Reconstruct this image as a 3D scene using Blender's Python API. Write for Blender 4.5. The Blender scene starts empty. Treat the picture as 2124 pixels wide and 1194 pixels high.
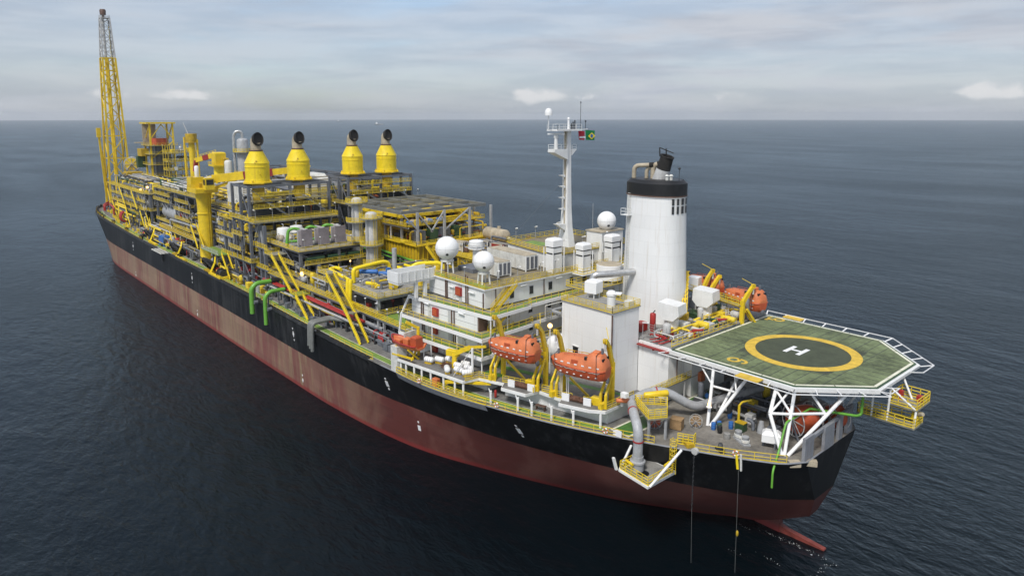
import bpy, bmesh, math, random
from mathutils import Vector, Matrix
R = math.radians
random.seed(7)
SC = bpy.context.scene
COL = SC.collection

# ---------------------------------------------------------------- camera
cam_d = bpy.data.cameras.new('camera')
cam = bpy.data.objects.new('camera', cam_d)
COL.objects.link(cam)
SC.camera = cam
cam_d.sensor_width = 36.0
cam_d.sensor_fit = 'HORIZONTAL'
cam_d.lens = 36.0 * 1437.7 / 2124.0
cam_d.shift_y = -137.2 / 2124.0
cam_d.clip_start = 1.0
cam_d.clip_end = 60000.0
cam.location = (-56.874, 94.24, 64.596)
cam.rotation_euler = (math.pi / 2 - 0.150523, 0.0, -0.723627 - math.pi / 2)

# ---------------------------------------------------------------- sky, sun, exposure
SUN_EL, SUN_AZ = 54.0, 112.0           # azimuth measured from +x towards +y
world = bpy.data.worlds.new('World')
SC.world = world
world.use_nodes = True
nt = world.node_tree
nt.nodes.clear()
def N(tree, kind, **kw):
    n = tree.nodes.new(kind)
    for k, v in kw.items():
        setattr(n, k, v)
    return n
def setin(n, **kw):
    for k, v in kw.items():
        n.inputs[k.replace('_', ' ')].default_value = v
def math_node(tree, op, a, b=None, clamp=False):
    n = N(tree, 'ShaderNodeMath', operation=op, use_clamp=clamp)
    for i, v in enumerate((a, b)):
        if v is None:
            continue
        if isinstance(v, (int, float)):
            n.inputs[i].default_value = v
        else:
            tree.links.new(v, n.inputs[i])
    return n.outputs[0]
def ramp(tree, fac, stops, interp='EASE'):
    n = N(tree, 'ShaderNodeValToRGB')
    n.color_ramp.interpolation = interp
    el = n.color_ramp.elements
    while len(el) < len(stops):
        el.new(0.5)
    for e, (p, c) in zip(el, stops):
        e.position = p
        e.color = c if isinstance(c, tuple) else (c, c, c, 1)
    tree.links.new(fac, n.inputs[0])
    return n.outputs[0]
def mixcol(tree, fac, a, b, mode='MIX'):
    n = N(tree, 'ShaderNodeMix', data_type='RGBA', blend_type=mode)
    for sock, v in ((n.inputs[0], fac), (n.inputs[6], a), (n.inputs[7], b)):
        if isinstance(v, (int, float)):
            sock.default_value = v
        elif isinstance(v, tuple):
            sock.default_value = v if len(v) == 4 else v + (1,)
        else:
            tree.links.new(v, sock)
    return n.outputs[2]
def noise(tree, vec, scale, detail=4, rough=0.55, dist=0.0):
    n = N(tree, 'ShaderNodeTexNoise')
    setin(n, Scale=scale, Detail=detail, Roughness=rough, Distortion=dist)
    tree.links.new(vec, n.inputs['Vector'])
    return n.outputs['Fac']
def mapping(tree, vec, scale=(1, 1, 1), loc=(0, 0, 0), rot=(0, 0, 0)):
    n = N(tree, 'ShaderNodeMapping')
    n.inputs['Scale'].default_value = scale
    n.inputs['Location'].default_value = loc
    n.inputs['Rotation'].default_value = rot
    tree.links.new(vec, n.inputs['Vector'])
    return n.outputs[0]

tc = N(nt, 'ShaderNodeTexCoord')
sep = N(nt, 'ShaderNodeSeparateXYZ')
nt.links.new(tc.outputs['Generated'], sep.inputs[0])
zz = math_node(nt, 'MAXIMUM', sep.outputs[2], 0.004)
comb = N(nt, 'ShaderNodeCombineXYZ')
nt.links.new(sep.outputs[0], comb.inputs[0]); nt.links.new(sep.outputs[1], comb.inputs[1]); nt.links.new(zz, comb.inputs[2])
sky = N(nt, 'ShaderNodeTexSky', sky_type='NISHITA', sun_disc=False)
sky.sun_elevation = R(SUN_EL)
sky.sun_rotation = R(90.0 - SUN_AZ)
sky.altitude = 60.0
sky.air_density, sky.dust_density, sky.ozone_density = 1.0, 1.6, 1.5
nt.links.new(comb.outputs[0], sky.inputs[0])
# high streaky cloud sheet lying in level bands
v1 = mapping(nt, comb.outputs[0], (2.2, 2.2, 17.0), (3.1, 0.4, 0.0))
n1 = noise(nt, v1, 1.0, 8, 0.62, 0.35)
v2 = mapping(nt, comb.outputs[0], (1.2, 1.2, 5.0), (1.0, 5.0, 0.6))
n2 = noise(nt, v2, 1.0, 4, 0.55, 0.3)
cf = math_node(nt, 'ADD', math_node(nt, 'MULTIPLY', n1, 0.55), math_node(nt, 'MULTIPLY', n2, 0.5))
cover = ramp(nt, cf, [(0.36, 0.25), (0.52, 0.72), (0.66, 1.0)])
# low heaped clouds standing on the horizon
v3 = mapping(nt, comb.outputs[0], (1, 1, 1.7))
n3 = noise(nt, v3, 17.0, 9, 0.66, 0.3)
n3b = noise(nt, mapping(nt, comb.outputs[0], (1, 1, 0.6)), 5.0, 3, 0.55)
band = ramp(nt, sep.outputs[2], [(0.0, 0.2), (0.012, 0.75), (0.026, 1.0), (0.05, 0.75), (0.085, 0.0)])
heap = math_node(nt, 'MULTIPLY', math_node(nt, 'ADD', math_node(nt, 'MULTIPLY', n3, 0.5), math_node(nt, 'MULTIPLY', n3b, 0.9)), band)
heapm = ramp(nt, heap, [(0.69, 0.0), (0.80, 0.8)])
skyc = mixcol(nt, 1.0, sky.outputs[0], (0.95, 1.0, 1.06), 'MULTIPLY')
shade = noise(nt, v1, 2.3, 5, 0.6, 0.3)
cloudc = mixcol(nt, ramp(nt, shade, [(0.35, 0.0), (0.65, 1.0)]), (2.95, 3.25, 3.8), (3.75, 3.95, 4.35))
c1 = mixcol(nt, cover, skyc, cloudc)
c2 = mixcol(nt, heapm, c1, (5.2, 5.2, 5.25))
bg = N(nt, 'ShaderNodeBackground')
bg.inputs['Strength'].default_value = 0.124
nt.links.new(c2, bg.inputs['Color'])
wo = N(nt, 'ShaderNodeOutputWorld')
nt.links.new(bg.outputs[0], wo.inputs[0])

sun_d = bpy.data.lights.new('sun', 'SUN')
sun_d.energy = 2.6
sun_d.angle = R(12.0)
sun_d.color = (1.0, 0.96, 0.9)
sun = bpy.data.objects.new('sun', sun_d)
COL.objects.link(sun)
sd = Vector((math.cos(R(SUN_EL)) * math.cos(R(SUN_AZ)), math.cos(R(SUN_EL)) * math.sin(R(SUN_AZ)), math.sin(R(SUN_EL))))
sun.rotation_euler = sd.to_track_quat('Z', 'Y').to_euler()
sun.location = (0, 0, 300)
vs = SC.view_settings
vs.view_transform = 'Standard'
vs.look = 'None'
vs.exposure = 0.33
vs.gamma = 1.0
vs.use_curve_mapping = False

# ---------------------------------------------------------------- materials
M = {}
def mat(name, col, rough=0.5, metal=0.0, var=0.14, scale=0.6, streak=0.0, streakcol=(0.12, 0.05, 0.02), spec=0.5, bump=0.0, emit=None):
    m = bpy.data.materials.new(name)
    m.use_nodes = True
    t = m.node_tree
    b = t.nodes['Principled BSDF']
    g = N(t, 'ShaderNodeNewGeometry')
    p = g.outputs['Position']
    n1 = noise(t, p, scale, 5, 0.6)
    n2 = noise(t, p, scale * 7.0, 3, 0.6)
    f = math_node(t, 'ADD', math_node(t, 'MULTIPLY', n1, 0.65), math_node(t, 'MULTIPLY', n2, 0.35))
    lo = tuple(max(0, c * (1 - 2.2 * var)) for c in col)
    hi = tuple(min(1, c * (1 + 1.3 * var)) for c in col)
    c = mixcol(t, ramp(t, f, [(0.32, 0.0), (0.68, 1.0)], 'LINEAR'), lo, hi)
    if streak:
        sv = mapping(t, p, (1.0, 1.0, 0.06))
        s1 = noise(t, sv, 1.6, 5, 0.65)
        s2 = noise(t, p, 0.25, 2, 0.5)
        s = math_node(t, 'MULTIPLY', ramp(t, math_node(t, 'ADD', math_node(t, 'MULTIPLY', s1, 0.7), math_node(t, 'MULTIPLY', s2, 0.3)), [(0.5, 0.0), (0.66, 1.0)]), streak)
        c = mixcol(t, s, c, streakcol)
    t.links.new(c, b.inputs['Base Color'])
    b.inputs['Roughness'].default_value = rough
    b.inputs['Metallic'].default_value = metal
    b.inputs['Specular IOR Level'].default_value = spec
    if bump:
        bn = N(t, 'ShaderNodeBump')
        bn.inputs['Strength'].default_value = bump
        bn.inputs['Distance'].default_value = 0.05
        t.links.new(n2, bn.inputs['Height'])
        t.links.new(bn.outputs[0], b.inputs['Normal'])
    if emit:
        b.inputs['Emission Color'].default_value = emit[0] + (1,)
        b.inputs['Emission Strength'].default_value = emit[1]
    M[name] = m
    return m
RUST = (0.16, 0.06, 0.025)
mat('white', (0.74, 0.745, 0.73), 0.45, var=0.05, streak=0.16, streakcol=(0.40, 0.34, 0.26))
mat('white_clean', (0.80, 0.80, 0.79), 0.35, var=0.02)
mat('white_dirty', (0.62, 0.62, 0.58), 0.6, var=0.14, scale=0.9, streak=0.35, streakcol=(0.32, 0.22, 0.12))
mat('light_grey', (0.50, 0.50, 0.49), 0.55, var=0.1, streak=0.2, streakcol=(0.25, 0.18, 0.1))
mat('steel_grey', (0.135, 0.145, 0.165), 0.55, var=0.16, scale=1.5)
mat('bulwark_grey', (0.23, 0.24, 0.26), 0.55, var=0.12, streak=0.2)
mat('dark_steel', (0.035, 0.037, 0.04), 0.6, var=0.25, scale=1.2)
mat('black', (0.012, 0.012, 0.013), 0.45, var=0.25)
mat('soot', (0.02, 0.018, 0.016), 0.85, var=0.4, scale=1.2)
mat('yellow', (0.74, 0.52, 0.014), 0.45, var=0.1, scale=0.8, streak=0.12, streakcol=(0.22, 0.12, 0.02))
mat('yellow_bright', (0.86, 0.65, 0.012), 0.4, var=0.05, streak=0.06, streakcol=(0.4, 0.26, 0.02))
mat('yellow_dirty', (0.50, 0.33, 0.015), 0.55, var=0.22, scale=1.0, streak=0.4, streakcol=(0.14, 0.08, 0.02))
mat('stack_yellow', (0.84, 0.63, 0.012), 0.48, var=0.09, scale=0.5, streak=0.3, streakcol=(0.42, 0.25, 0.03))
mat('rail_yellow', (0.76, 0.56, 0.03), 0.5, var=0.12)
mat('orange', (0.60, 0.17, 0.06), 0.55, var=0.12, scale=0.7, streak=0.14, streakcol=(0.45, 0.10, 0.04))
mat('orange_dark', (0.47, 0.085, 0.03), 0.4, var=0.1)
mat('red', (0.36, 0.025, 0.022), 0.42, var=0.15)
mat('crane_red', (0.28, 0.025, 0.02), 0.5, var=0.12)
mat('deck_grey', (0.17, 0.165, 0.155), 0.75, var=0.22, scale=0.35, bump=0.2)
mat('aft_deck', (0.20, 0.185, 0.16), 0.75, var=0.26, scale=0.3, streak=0.0, bump=0.2)
mat('plate_grey', (0.27, 0.265, 0.25), 0.7, var=0.2, scale=0.5)
mat('grating', (0.25, 0.24, 0.18), 0.7, var=0.25, scale=0.8)
mat('walk_green', (0.17, 0.27, 0.05), 0.6, var=0.16, scale=0.6)
mat('walk_dark_green', (0.06, 0.16, 0.03), 0.6, var=0.18, scale=0.6)
mat('pipe_green', (0.13, 0.36, 0.04), 0.4, var=0.08)
mat('dark_green', (0.03, 0.075, 0.03), 0.5, var=0.2)
mat('heli_green', (0.138, 0.172, 0.082), 0.88, var=0.34, scale=0.2)
mat('heli_dark', (0.058, 0.07, 0.04), 0.85, var=0.15, scale=0.5)
mat('heli_yellow', (0.66, 0.44, 0.05), 0.7, var=0.16, scale=0.8)
mat('heli_line', (0.70, 0.69, 0.55), 0.7, var=0.1)
mat('silver', (0.55, 0.55, 0.54), 0.38, metal=0.65, var=0.15, scale=1.2)
mat('pipe_grey', (0.36, 0.37, 0.38), 0.45, var=0.14, scale=0.8, streak=0.15, streakcol=(0.2, 0.13, 0.08))
mat('tan', (0.42, 0.36, 0.26), 0.7, var=0.2, scale=0.8)
mat('brown_pipe', (0.13, 0.075, 0.055), 0.55, var=0.2)
mat('blue', (0.03, 0.14, 0.42), 0.5, var=0.12)
mat('glass', (0.02, 0.024, 0.028), 0.12, var=0.05)
mat('rubber', (0.02, 0.02, 0.021), 0.7, var=0.3, scale=2.0)
mat('rope', (0.08, 0.08, 0.075), 0.85, var=0.4, scale=3.0)
mat('net_brown', (0.16, 0.075, 0.045), 0.8, var=0.3, scale=2.0)
mat('wood', (0.30, 0.19, 0.09), 0.75, var=0.2, scale=1.0)
mat('lamp_lit', (1.0, 0.75, 0.4), 0.5, var=0.0, emit=((1.0, 0.52, 0.16), 3.2))
mat('flag_green', (0.0, 0.22, 0.06), 0.8, var=0.05)
mat('flag_red', (0.5, 0.02, 0.04), 0.8, var=0.05)
mat('rudder_red', (0.20, 0.042, 0.03), 0.5, var=0.2)
mat('roof_brown', (0.22, 0.185, 0.12), 0.75, var=0.22)
mat('mauve_grey', (0.25, 0.22, 0.23), 0.6, var=0.14)
mat('dull_grey', (0.17, 0.175, 0.165), 0.5, var=0.15)
mat('concrete', (0.33, 0.31, 0.27), 0.8, var=0.15)

def custom(name):
    m = bpy.data.materials.new(name)
    m.use_nodes = True
    t = m.node_tree
    M[name] = m
    g = N(t, 'ShaderNodeNewGeometry')
    return m, t, t.nodes['Principled BSDF'], g.outputs['Position']
def plates(t, p, col, w, h, k=0.16, seam=0.35):
    """slight tone change from plate to plate and a faint weld line between them"""
    s_ = N(t, 'ShaderNodeSeparateXYZ'); t.links.new(p, s_.inputs[0])
    c_ = N(t, 'ShaderNodeCombineXYZ')
    t.links.new(math_node(t, 'ADD', s_.outputs[0], s_.outputs[1]), c_.inputs[0]); t.links.new(s_.outputs[2], c_.inputs[1])
    br = N(t, 'ShaderNodeTexBrick', offset=0.5)
    setin(br, Scale=1.0, Mortar_Size=0.035, Mortar_Smooth=0.6, Bias=0.0, Brick_Width=w, Row_Height=h)
    br.inputs['Color1'].default_value = (1 - k, 1 - k, 1 - k, 1)
    br.inputs['Color2'].default_value = (1, 1, 1, 1)
    br.inputs['Mortar'].default_value = (1 - seam, 1 - seam, 1 - seam, 1)
    t.links.new(c_.outputs[0], br.inputs['Vector'])
    return mixcol(t, 1.0, col, br.outputs['Color'], 'MULTIPLY')
m, t, b, p = custom('white_plated')
f1 = noise(t, p, 0.35, 5, 0.6)
f2 = noise(t, mapping(t, p, (1.3, 1.3, 0.06)), 1.3, 6, 0.68)
cc = mixcol(t, f1, (0.74, 0.745, 0.735), (0.82, 0.82, 0.81))
cc = mixcol(t, ramp(t, f2, [(0.52, 0.0), (0.74, 0.45)]), cc, (0.50, 0.42, 0.32))
cc = plates(t, p, cc, 5.5, 2.45, 0.04, 0.13)
t.links.new(cc, b.inputs['Base Color'])
b.inputs['Roughness'].default_value = 0.42
# weathered boot-top paint: pinkish faded red, ochre runs, brighter wet band at the waterline
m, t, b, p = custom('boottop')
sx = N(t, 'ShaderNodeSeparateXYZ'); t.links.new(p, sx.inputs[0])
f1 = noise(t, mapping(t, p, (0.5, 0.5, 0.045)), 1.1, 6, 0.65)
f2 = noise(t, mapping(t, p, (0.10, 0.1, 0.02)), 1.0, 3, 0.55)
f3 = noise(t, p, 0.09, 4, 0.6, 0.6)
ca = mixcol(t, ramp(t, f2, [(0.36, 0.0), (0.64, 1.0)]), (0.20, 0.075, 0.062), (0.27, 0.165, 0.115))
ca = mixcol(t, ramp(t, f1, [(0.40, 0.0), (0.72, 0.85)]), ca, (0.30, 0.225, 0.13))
cb = mixcol(t, ramp(t, f3, [(0.4, 0.0), (0.62, 1.0)]), (0.105, 0.026, 0.021), (0.15, 0.055, 0.043))  # darker red aft: weathered paint, with part of the stern's shade painted in
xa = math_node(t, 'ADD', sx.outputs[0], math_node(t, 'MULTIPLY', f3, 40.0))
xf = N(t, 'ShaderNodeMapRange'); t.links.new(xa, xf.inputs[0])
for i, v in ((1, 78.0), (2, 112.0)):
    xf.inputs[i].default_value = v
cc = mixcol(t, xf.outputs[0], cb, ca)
zw = math_node(t, 'ADD', sx.outputs[2], math_node(t, 'MULTIPLY', f1, 0.9))
wf = N(t, 'ShaderNodeMapRange'); t.links.new(zw, wf.inputs[0])
for i, v in ((1, 1.0), (2, 1.7), (3, 1.0), (4, 0.0)):
    wf.inputs[i].default_value = v
cc = mixcol(t, math_node(t, 'MULTIPLY', wf.outputs[0], 0.85), cc, (0.22, 0.024, 0.022))
cc = plates(t, p, cc, 11.0, 2.3)
t.links.new(cc, b.inputs['Base Color'])
b.inputs['Roughness'].default_value = 0.55
# black topside paint with pale runs and scuffs
m, t, b, p = custom('topside')
f1 = noise(t, mapping(t, p, (0.7, 0.7, 0.05)), 1.0, 6, 0.65)
f2 = noise(t, p, 0.06, 4, 0.6)
cc = mixcol(t, ramp(t, math_node(t, 'MULTIPLY', f1, math_node(t, 'ADD', f2, 0.45)), [(0.45, 0.0), (0.68, 0.8)]), (0.0055, 0.0058, 0.0068), (0.04, 0.04, 0.04))
cc = plates(t, p, cc, 11.0, 2.6)
t.links.new(cc, b.inputs['Base Color'])
b.inputs['Roughness'].default_value = 0.5
b.inputs['Specular IOR Level'].default_value = 0.35
# sea: dark water body under a wave-broken mirror; reflectance levels off towards the horizon as waves hide each other
m, t, b, p = custom('sea_water')
t.nodes.remove(b)
d1 = noise(t, mapping(t, p, (0.036, 0.070, 1), rot=(0, 0, R(50))), 1.0, 7, 0.6, 0.1)
d2 = noise(t, mapping(t, p, (0.24, 0.42, 1), rot=(0, 0, R(35))), 1.0, 6, 0.62, 0.2)
d3 = noise(t, mapping(t, p, (1.0, 1.8, 1), rot=(0, 0, R(60))), 1.0, 4, 0.6, 0.2)
wind = ramp(t, noise(t, mapping(t, p, (0.004, 0.011, 1), rot=(0, 0, R(48))), 1.0, 5, 0.6, 0.4), [(0.3, 0.22), (0.7, 0.95)])
h = math_node(t, 'ADD', math_node(t, 'ADD', math_node(t, 'MULTIPLY', d1, 1.7), math_node(t, 'MULTIPLY', math_node(t, 'MULTIPLY', d2, 1.35), wind)), math_node(t, 'MULTIPLY', math_node(t, 'MULTIPLY', d3, 0.27), wind))
bn = N(t, 'ShaderNodeBump')
bn.inputs['Strength'].default_value = 0.8
bn.inputs['Distance'].default_value = 1.0
t.links.new(h, bn.inputs['Height'])
body = N(t, 'ShaderNodeBsdfDiffuse')
body.inputs['Color'].default_value = (0.0006, 0.0030, 0.0046, 1)
gl = N(t, 'ShaderNodeBsdfGlossy')
gl.inputs['Color'].default_value = (0.79, 0.91, 1.0, 1)
gl.inputs['Roughness'].default_value = 0.14
fr_n = N(t, 'ShaderNodeFresnel')
fr_n.inputs['IOR'].default_value = 1.333
for n_ in (body, gl, fr_n):
    t.links.new(bn.outputs[0], n_.inputs['Normal'])
fac = math_node(t, 'DIVIDE', math_node(t, 'MULTIPLY', fr_n.outputs[0], 0.84), math_node(t, 'ADD', math_node(t, 'MULTIPLY', fr_n.outputs[0], 0.6), 1.0))
mx = N(t, 'ShaderNodeMixShader')
t.links.new(fac, mx.inputs[0]); t.links.new(body.outputs[0], mx.inputs[1]); t.links.new(gl.outputs[0], mx.inputs[2])
t.links.new(mx.outputs[0], t.nodes['Material Output'].inputs['Surface'])

# ---------------------------------------------------------------- mesh helpers
class MB:
    def __init__(s):
        s.v, s.f = [], []
    def add(s, vs, fs):
        o = len(s.v)
        s.v.extend([tuple(x) for x in vs])
        s.f.extend([tuple(i + o for i in q) for q in fs])
        return s
    def box(s, x0, x1, y0, y1, z0, z1):
        return s.add([(x0, y0, z0), (x1, y0, z0), (x1, y1, z0), (x0, y1, z0), (x0, y0, z1), (x1, y0, z1), (x1, y1, z1), (x0, y1, z1)],
                     [(0, 3, 2, 1), (4, 5, 6, 7), (0, 1, 5, 4), (1, 2, 6, 5), (2, 3, 7, 6), (3, 0, 4, 7)])
    def cbox(s, c, sx, sy, sz, rz=0.0, cham=0.0):
        """box centred in xy on c, standing on c.z, turned by rz, top edges optionally chamfered"""
        hx, hy = sx / 2, sy / 2
        k = cham
        if k:
            pts = [(-hx, -hy, 0), (hx, -hy, 0), (hx, hy, 0), (-hx, hy, 0), (-hx, -hy, sz - k), (hx, -hy, sz - k), (hx, hy, sz - k), (-hx, hy, sz - k),
                   (-hx + k, -hy + k, sz), (hx - k, -hy + k, sz), (hx - k, hy - k, sz), (-hx + k, hy - k, sz)]
            fs = [(0, 3, 2, 1), (8, 9, 10, 11)] + [(i, (i + 1) % 4, 4 + (i + 1) % 4, 4 + i) for i in range(4)] + [(4 + i, 4 + (i + 1) % 4, 8 + (i + 1) % 4, 8 + i) for i in range(4)]
        else:
            pts = [(-hx, -hy, 0), (hx, -hy, 0), (hx, hy, 0), (-hx, hy, 0), (-hx, -hy, sz), (hx, -hy, sz), (hx, hy, sz), (-hx, hy, sz)]
            fs = [(0, 3, 2, 1), (4, 5, 6, 7)] + [(i, (i + 1) % 4, 4 + (i + 1) % 4, 4 + i) for i in range(4)]
        ca, sa = math.cos(rz), math.sin(rz)
        return s.add([(c[0] + x * ca - y * sa, c[1] + x * sa + y * ca, c[2] + z) for x, y, z in pts], fs)
    def bar(s, p, q, w, h=None):
        p, q = Vector(p), Vector(q)
        h = h or w
        d = (q - p)
        if d.length < 1e-6:
            return s
        d.normalize()
        up = Vector((0, 0, 1)) if abs(d.z) < 0.95 else Vector((1, 0, 0))
        a = d.cross(up).normalized() * (w / 2)
        c = a.cross(d).normalized() * (h / 2)
        return s.add([p - a - c, p + a - c, p + a + c, p - a + c, q - a - c, q + a - c, q + a + c, q - a + c],
                     [(0, 1, 2, 3), (7, 6, 5, 4), (0, 4, 5, 1), (1, 5, 6, 2), (2, 6, 7, 3), (3, 7, 4, 0)])
    def tube(s, p, q, r, r2=None, n=8, cap=True):
        p, q = Vector(p), Vector(q)
        r2 = r if r2 is None else r2
        d = (q - p).normalized()
        up = Vector((0, 0, 1)) if abs(d.z) < 0.95 else Vector((1, 0, 0))
        a = d.cross(up).normalized()
        c = a.cross(d).normalized()
        vs = []
        for pt, rr in ((p, r), (q, r2)):
            for i in range(n):
                t = 2 * math.pi * i / n
                vs.append(pt + a * (rr * math.cos(t)) + c * (rr * math.sin(t)))
        fs = [(i, i + n, (i + 1) % n + n, (i + 1) % n) for i in range(n)]
        if cap:
            fs += [tuple(range(n)), tuple(range(2 * n - 1, n - 1, -1))]
        return s.add(vs, fs)
    def path(s, pts, r, n=8, bend=0.0, seg=4):
        """pipe along a polyline; bend rounds the corners"""
        P = [Vector(x) for x in pts]
        if bend:
            Q = [P[0]]
            for i in range(1, len(P) - 1):
                a, b_, c = P[i - 1], P[i], P[i + 1]
                k = min(bend, (a - b_).length * 0.48, (c - b_).length * 0.48)
                s0 = b_ + (a - b_).normalized() * k
                s1 = b_ + (c - b_).normalized() * k
                for j in range(seg + 1):
                    u = j / seg
                    Q.append(s0 * (1 - u) ** 2 + b_ * (2 * u * (1 - u)) + s1 * u ** 2)
            Q.append(P[-1])
            P = Q
        rings = []
        ref = None
        for i, pt in enumerate(P):
            d = (P[min(i + 1, len(P) - 1)] - P[max(i - 1, 0)]).normalized()
            if ref is None:
                ref = Vector((0, 0, 1)) if abs(d.z) < 0.9 else Vector((1, 0, 0))
            a = d.cross(ref)
            if a.length < 1e-4:
                a = d.cross(Vector((0.3, 0.8, 0.5)))
            a.normalize()
            c = a.cross(d).normalized()
            ref = c
            rings.append([pt + a * (r * math.cos(2 * math.pi * k / n)) + c * (r * math.sin(2 * math.pi * k / n)) for k in range(n)])
        vs = [v for g in rings for v in g]
        fs = []
        for i in range(len(rings) - 1):
            for k in range(n):
                fs.append((i * n + k, (i + 1) * n + k, (i + 1) * n + (k + 1) % n, i * n + (k + 1) % n))
        fs += [tuple(range(n)), tuple(range(len(vs) - 1, len(vs) - n - 1, -1))]
        return s.add(vs, fs)
    def prism(s, poly, z0, z1):
        n = len(poly)
        zf0 = z0 if callable(z0) else (lambda x, y: z0)
        zf1 = z1 if callable(z1) else (lambda x, y: z1)
        a = sum(poly[i][0] * poly[(i + 1) % n][1] - poly[(i + 1) % n][0] * poly[i][1] for i in range(n))
        if a < 0:
            poly = poly[::-1]
        return s.add([(x, y, zf0(x, y)) for x, y in poly] + [(x, y, zf1(x, y)) for x, y in poly],
                     [tuple(range(n - 1, -1, -1)), tuple(range(n, 2 * n))] + [(i, (i + 1) % n, (i + 1) % n + n, i + n) for i in range(n)])
    def extr(s, pts, off):
        """3-D outline pushed along a vector"""
        n = len(pts)
        o = Vector(off)
        P = [Vector(x) for x in pts]
        return s.add(P + [x + o for x in P], [tuple(range(n - 1, -1, -1)), tuple(range(n, 2 * n))] + [(i, (i + 1) % n, (i + 1) % n + n, i + n) for i in range(n)])
    def lathe(s, prof, c, n=24, axis=None, cap=True, sx=1.0, sy=1.0):
        c = Vector(c)
        ax = Vector(axis).normalized() if axis else Vector((0, 0, 1))
        up = Vector((0, 0, 1)) if abs(ax.z) < 0.95 else Vector((0, 1, 0))
        a = up.cross(ax).normalized()
        b_ = ax.cross(a).normalized()
        vs = []
        for r, z in prof:
            for i in range(n):
                t = 2 * math.pi * i / n
                vs.append(c + ax * z + a * (r * sx * math.cos(t)) + b_ * (r * sy * math.sin(t)))
        fs = []
        for j in range(len(prof) - 1):
            for i in range(n):
                fs.append((j * n + i, j * n + (i + 1) % n, (j + 1) * n + (i + 1) % n, (j + 1) * n + i))
        if cap:
            fs += [tuple(range(n - 1, -1, -1)), tuple(range(len(vs) - n, len(vs)))]
        return s.add(vs, fs)
    def sphere(s, c, r, n=24, m=14):
        return s.lathe([(r * math.sin(math.pi * j / m) + 1e-4, -r * math.cos(math.pi * j / m)) for j in range(m + 1)], c, n)
    def vessel(s, p, q, r, n=20):
        """drum with domed ends"""
        p, q = Vector(p), Vector(q)
        L = (q - p).length
        k = r * 0.5
        prof = [(0.02, -k), (r * 0.5, -k * 0.86), (r * 0.86, -k * 0.5), (r, 0), (r, L), (r * 0.86, L + k * 0.5), (r * 0.5, L + k * 0.86), (0.02, L + k)]
        return s.lathe(prof, p, n, axis=q - p)
    def rail(s, pts, h=1.15, closed=False, step=1.7, w=0.07, kick=True, bars=(0.5, 1.0)):
        P = [Vector(x) for x in pts]
        if closed:
            P.append(P[0])
        for a, b_ in zip(P, P[1:]):
            L = (b_ - a).length
            if L < 0.05:
                continue
            for k in bars:
                s.bar(a + Vector((0, 0, h * k)), b_ + Vector((0, 0, h * k)), w)
            if kick:
                s.bar(a + Vector((0, 0, 0.1)), b_ + Vector((0, 0, 0.1)), 0.03, 0.16)
            n = max(1, round(L / step))
            for i in range(n):
                q = a.lerp(b_, i / n)
                s.bar(q, q + Vector((0, 0, h)), w)
        s.bar(P[-1], P[-1] + Vector((0, 0, h)), w)
        return s
    def build(s, name, material, parent=None, smooth=False, label=None, kind=None):
        o = None
        if parent is not None:
            o = WLOC[parent.name]
        me = bpy.data.meshes.new(name)
        if o is not None and o.length > 0:
            me.from_pydata([(x - o.x, y - o.y, z - o.z) for x, y, z in s.v], [], s.f)
        else:
            me.from_pydata(s.v, [], s.f)
        me.materials.append(M[material] if isinstance(material, str) else material)
        if smooth:
            for q in me.polygons:
                q.use_smooth = True
            if smooth != 'all':
                me.set_sharp_from_angle(angle=R(38))
        ob = bpy.data.objects.new(name, me)
        COL.objects.link(ob)
        if parent is not None:
            ob.parent = parent
            WLOC[ob.name] = o
        else:
            WLOC[ob.name] = Vector((0, 0, 0))
        if label:
            ob['label'] = label
        if kind:
            ob['kind'] = kind
        return ob
WLOC = {}
def thing(name, label, cat, loc=(0, 0, 0), group=None):
    o = bpy.data.objects.new(name, None)
    o.empty_display_size = 0.5
    o.location = loc
    COL.objects.link(o)
    o['label'] = label
    o['category'] = cat
    o['kind'] = 'thing'
    if group:
        o['group'] = group
    WLOC[o.name] = Vector(loc)
    return o
def tag(o, label, cat, group=None):
    o['label'] = label
    o['category'] = cat
    if group:
        o['group'] = group
    return o
def solo(mb, name, material, label, cat, group=None, smooth=False, base=None):
    """a thing that is one mesh; its origin goes to its base"""
    xs = [v[0] for v in mb.v]; ys = [v[1] for v in mb.v]; zs = [v[2] for v in mb.v]
    c = Vector(base) if base else Vector(((min(xs) + max(xs)) / 2, (min(ys) + max(ys)) / 2, min(zs)))
    mb.v = [(x - c.x, y - c.y, z - c.z) for x, y, z in mb.v]
    o = mb.build(name, material, None, smooth)
    o.location = c
    WLOC[o.name] = c
    return tag(o, label, cat, group)
def copy_tree(o, parent=None):
    c = o.copy()
    COL.objects.link(c)
    if parent is not None:
        c.parent = parent
    for ch in list(o.children):
        copy_tree(ch, c)
    return c
def place(o, loc, rz=0.0, label=None, scale=None, copy=True, group=None):
    c = copy_tree(o) if copy else o
    c.location = loc
    c.rotation_euler = (0, 0, rz)
    if scale:
        c.scale = (scale,) * 3 if isinstance(scale, (int, float)) else scale
    if label:
        c['label'] = label
    if group:
        c['group'] = group
    return c
def lerp(a, b_, t):
    return a + (b_ - a) * t
def interp(tab, x):
    if x <= tab[0][0]:
        return tab[0][1]
    for (x0, y0), (x1, y1) in zip(tab, tab[1:]):
        if x <= x1:
            return lerp(y0, y1, (x - x0) / (x1 - x0))
    return tab[-1][1]
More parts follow.
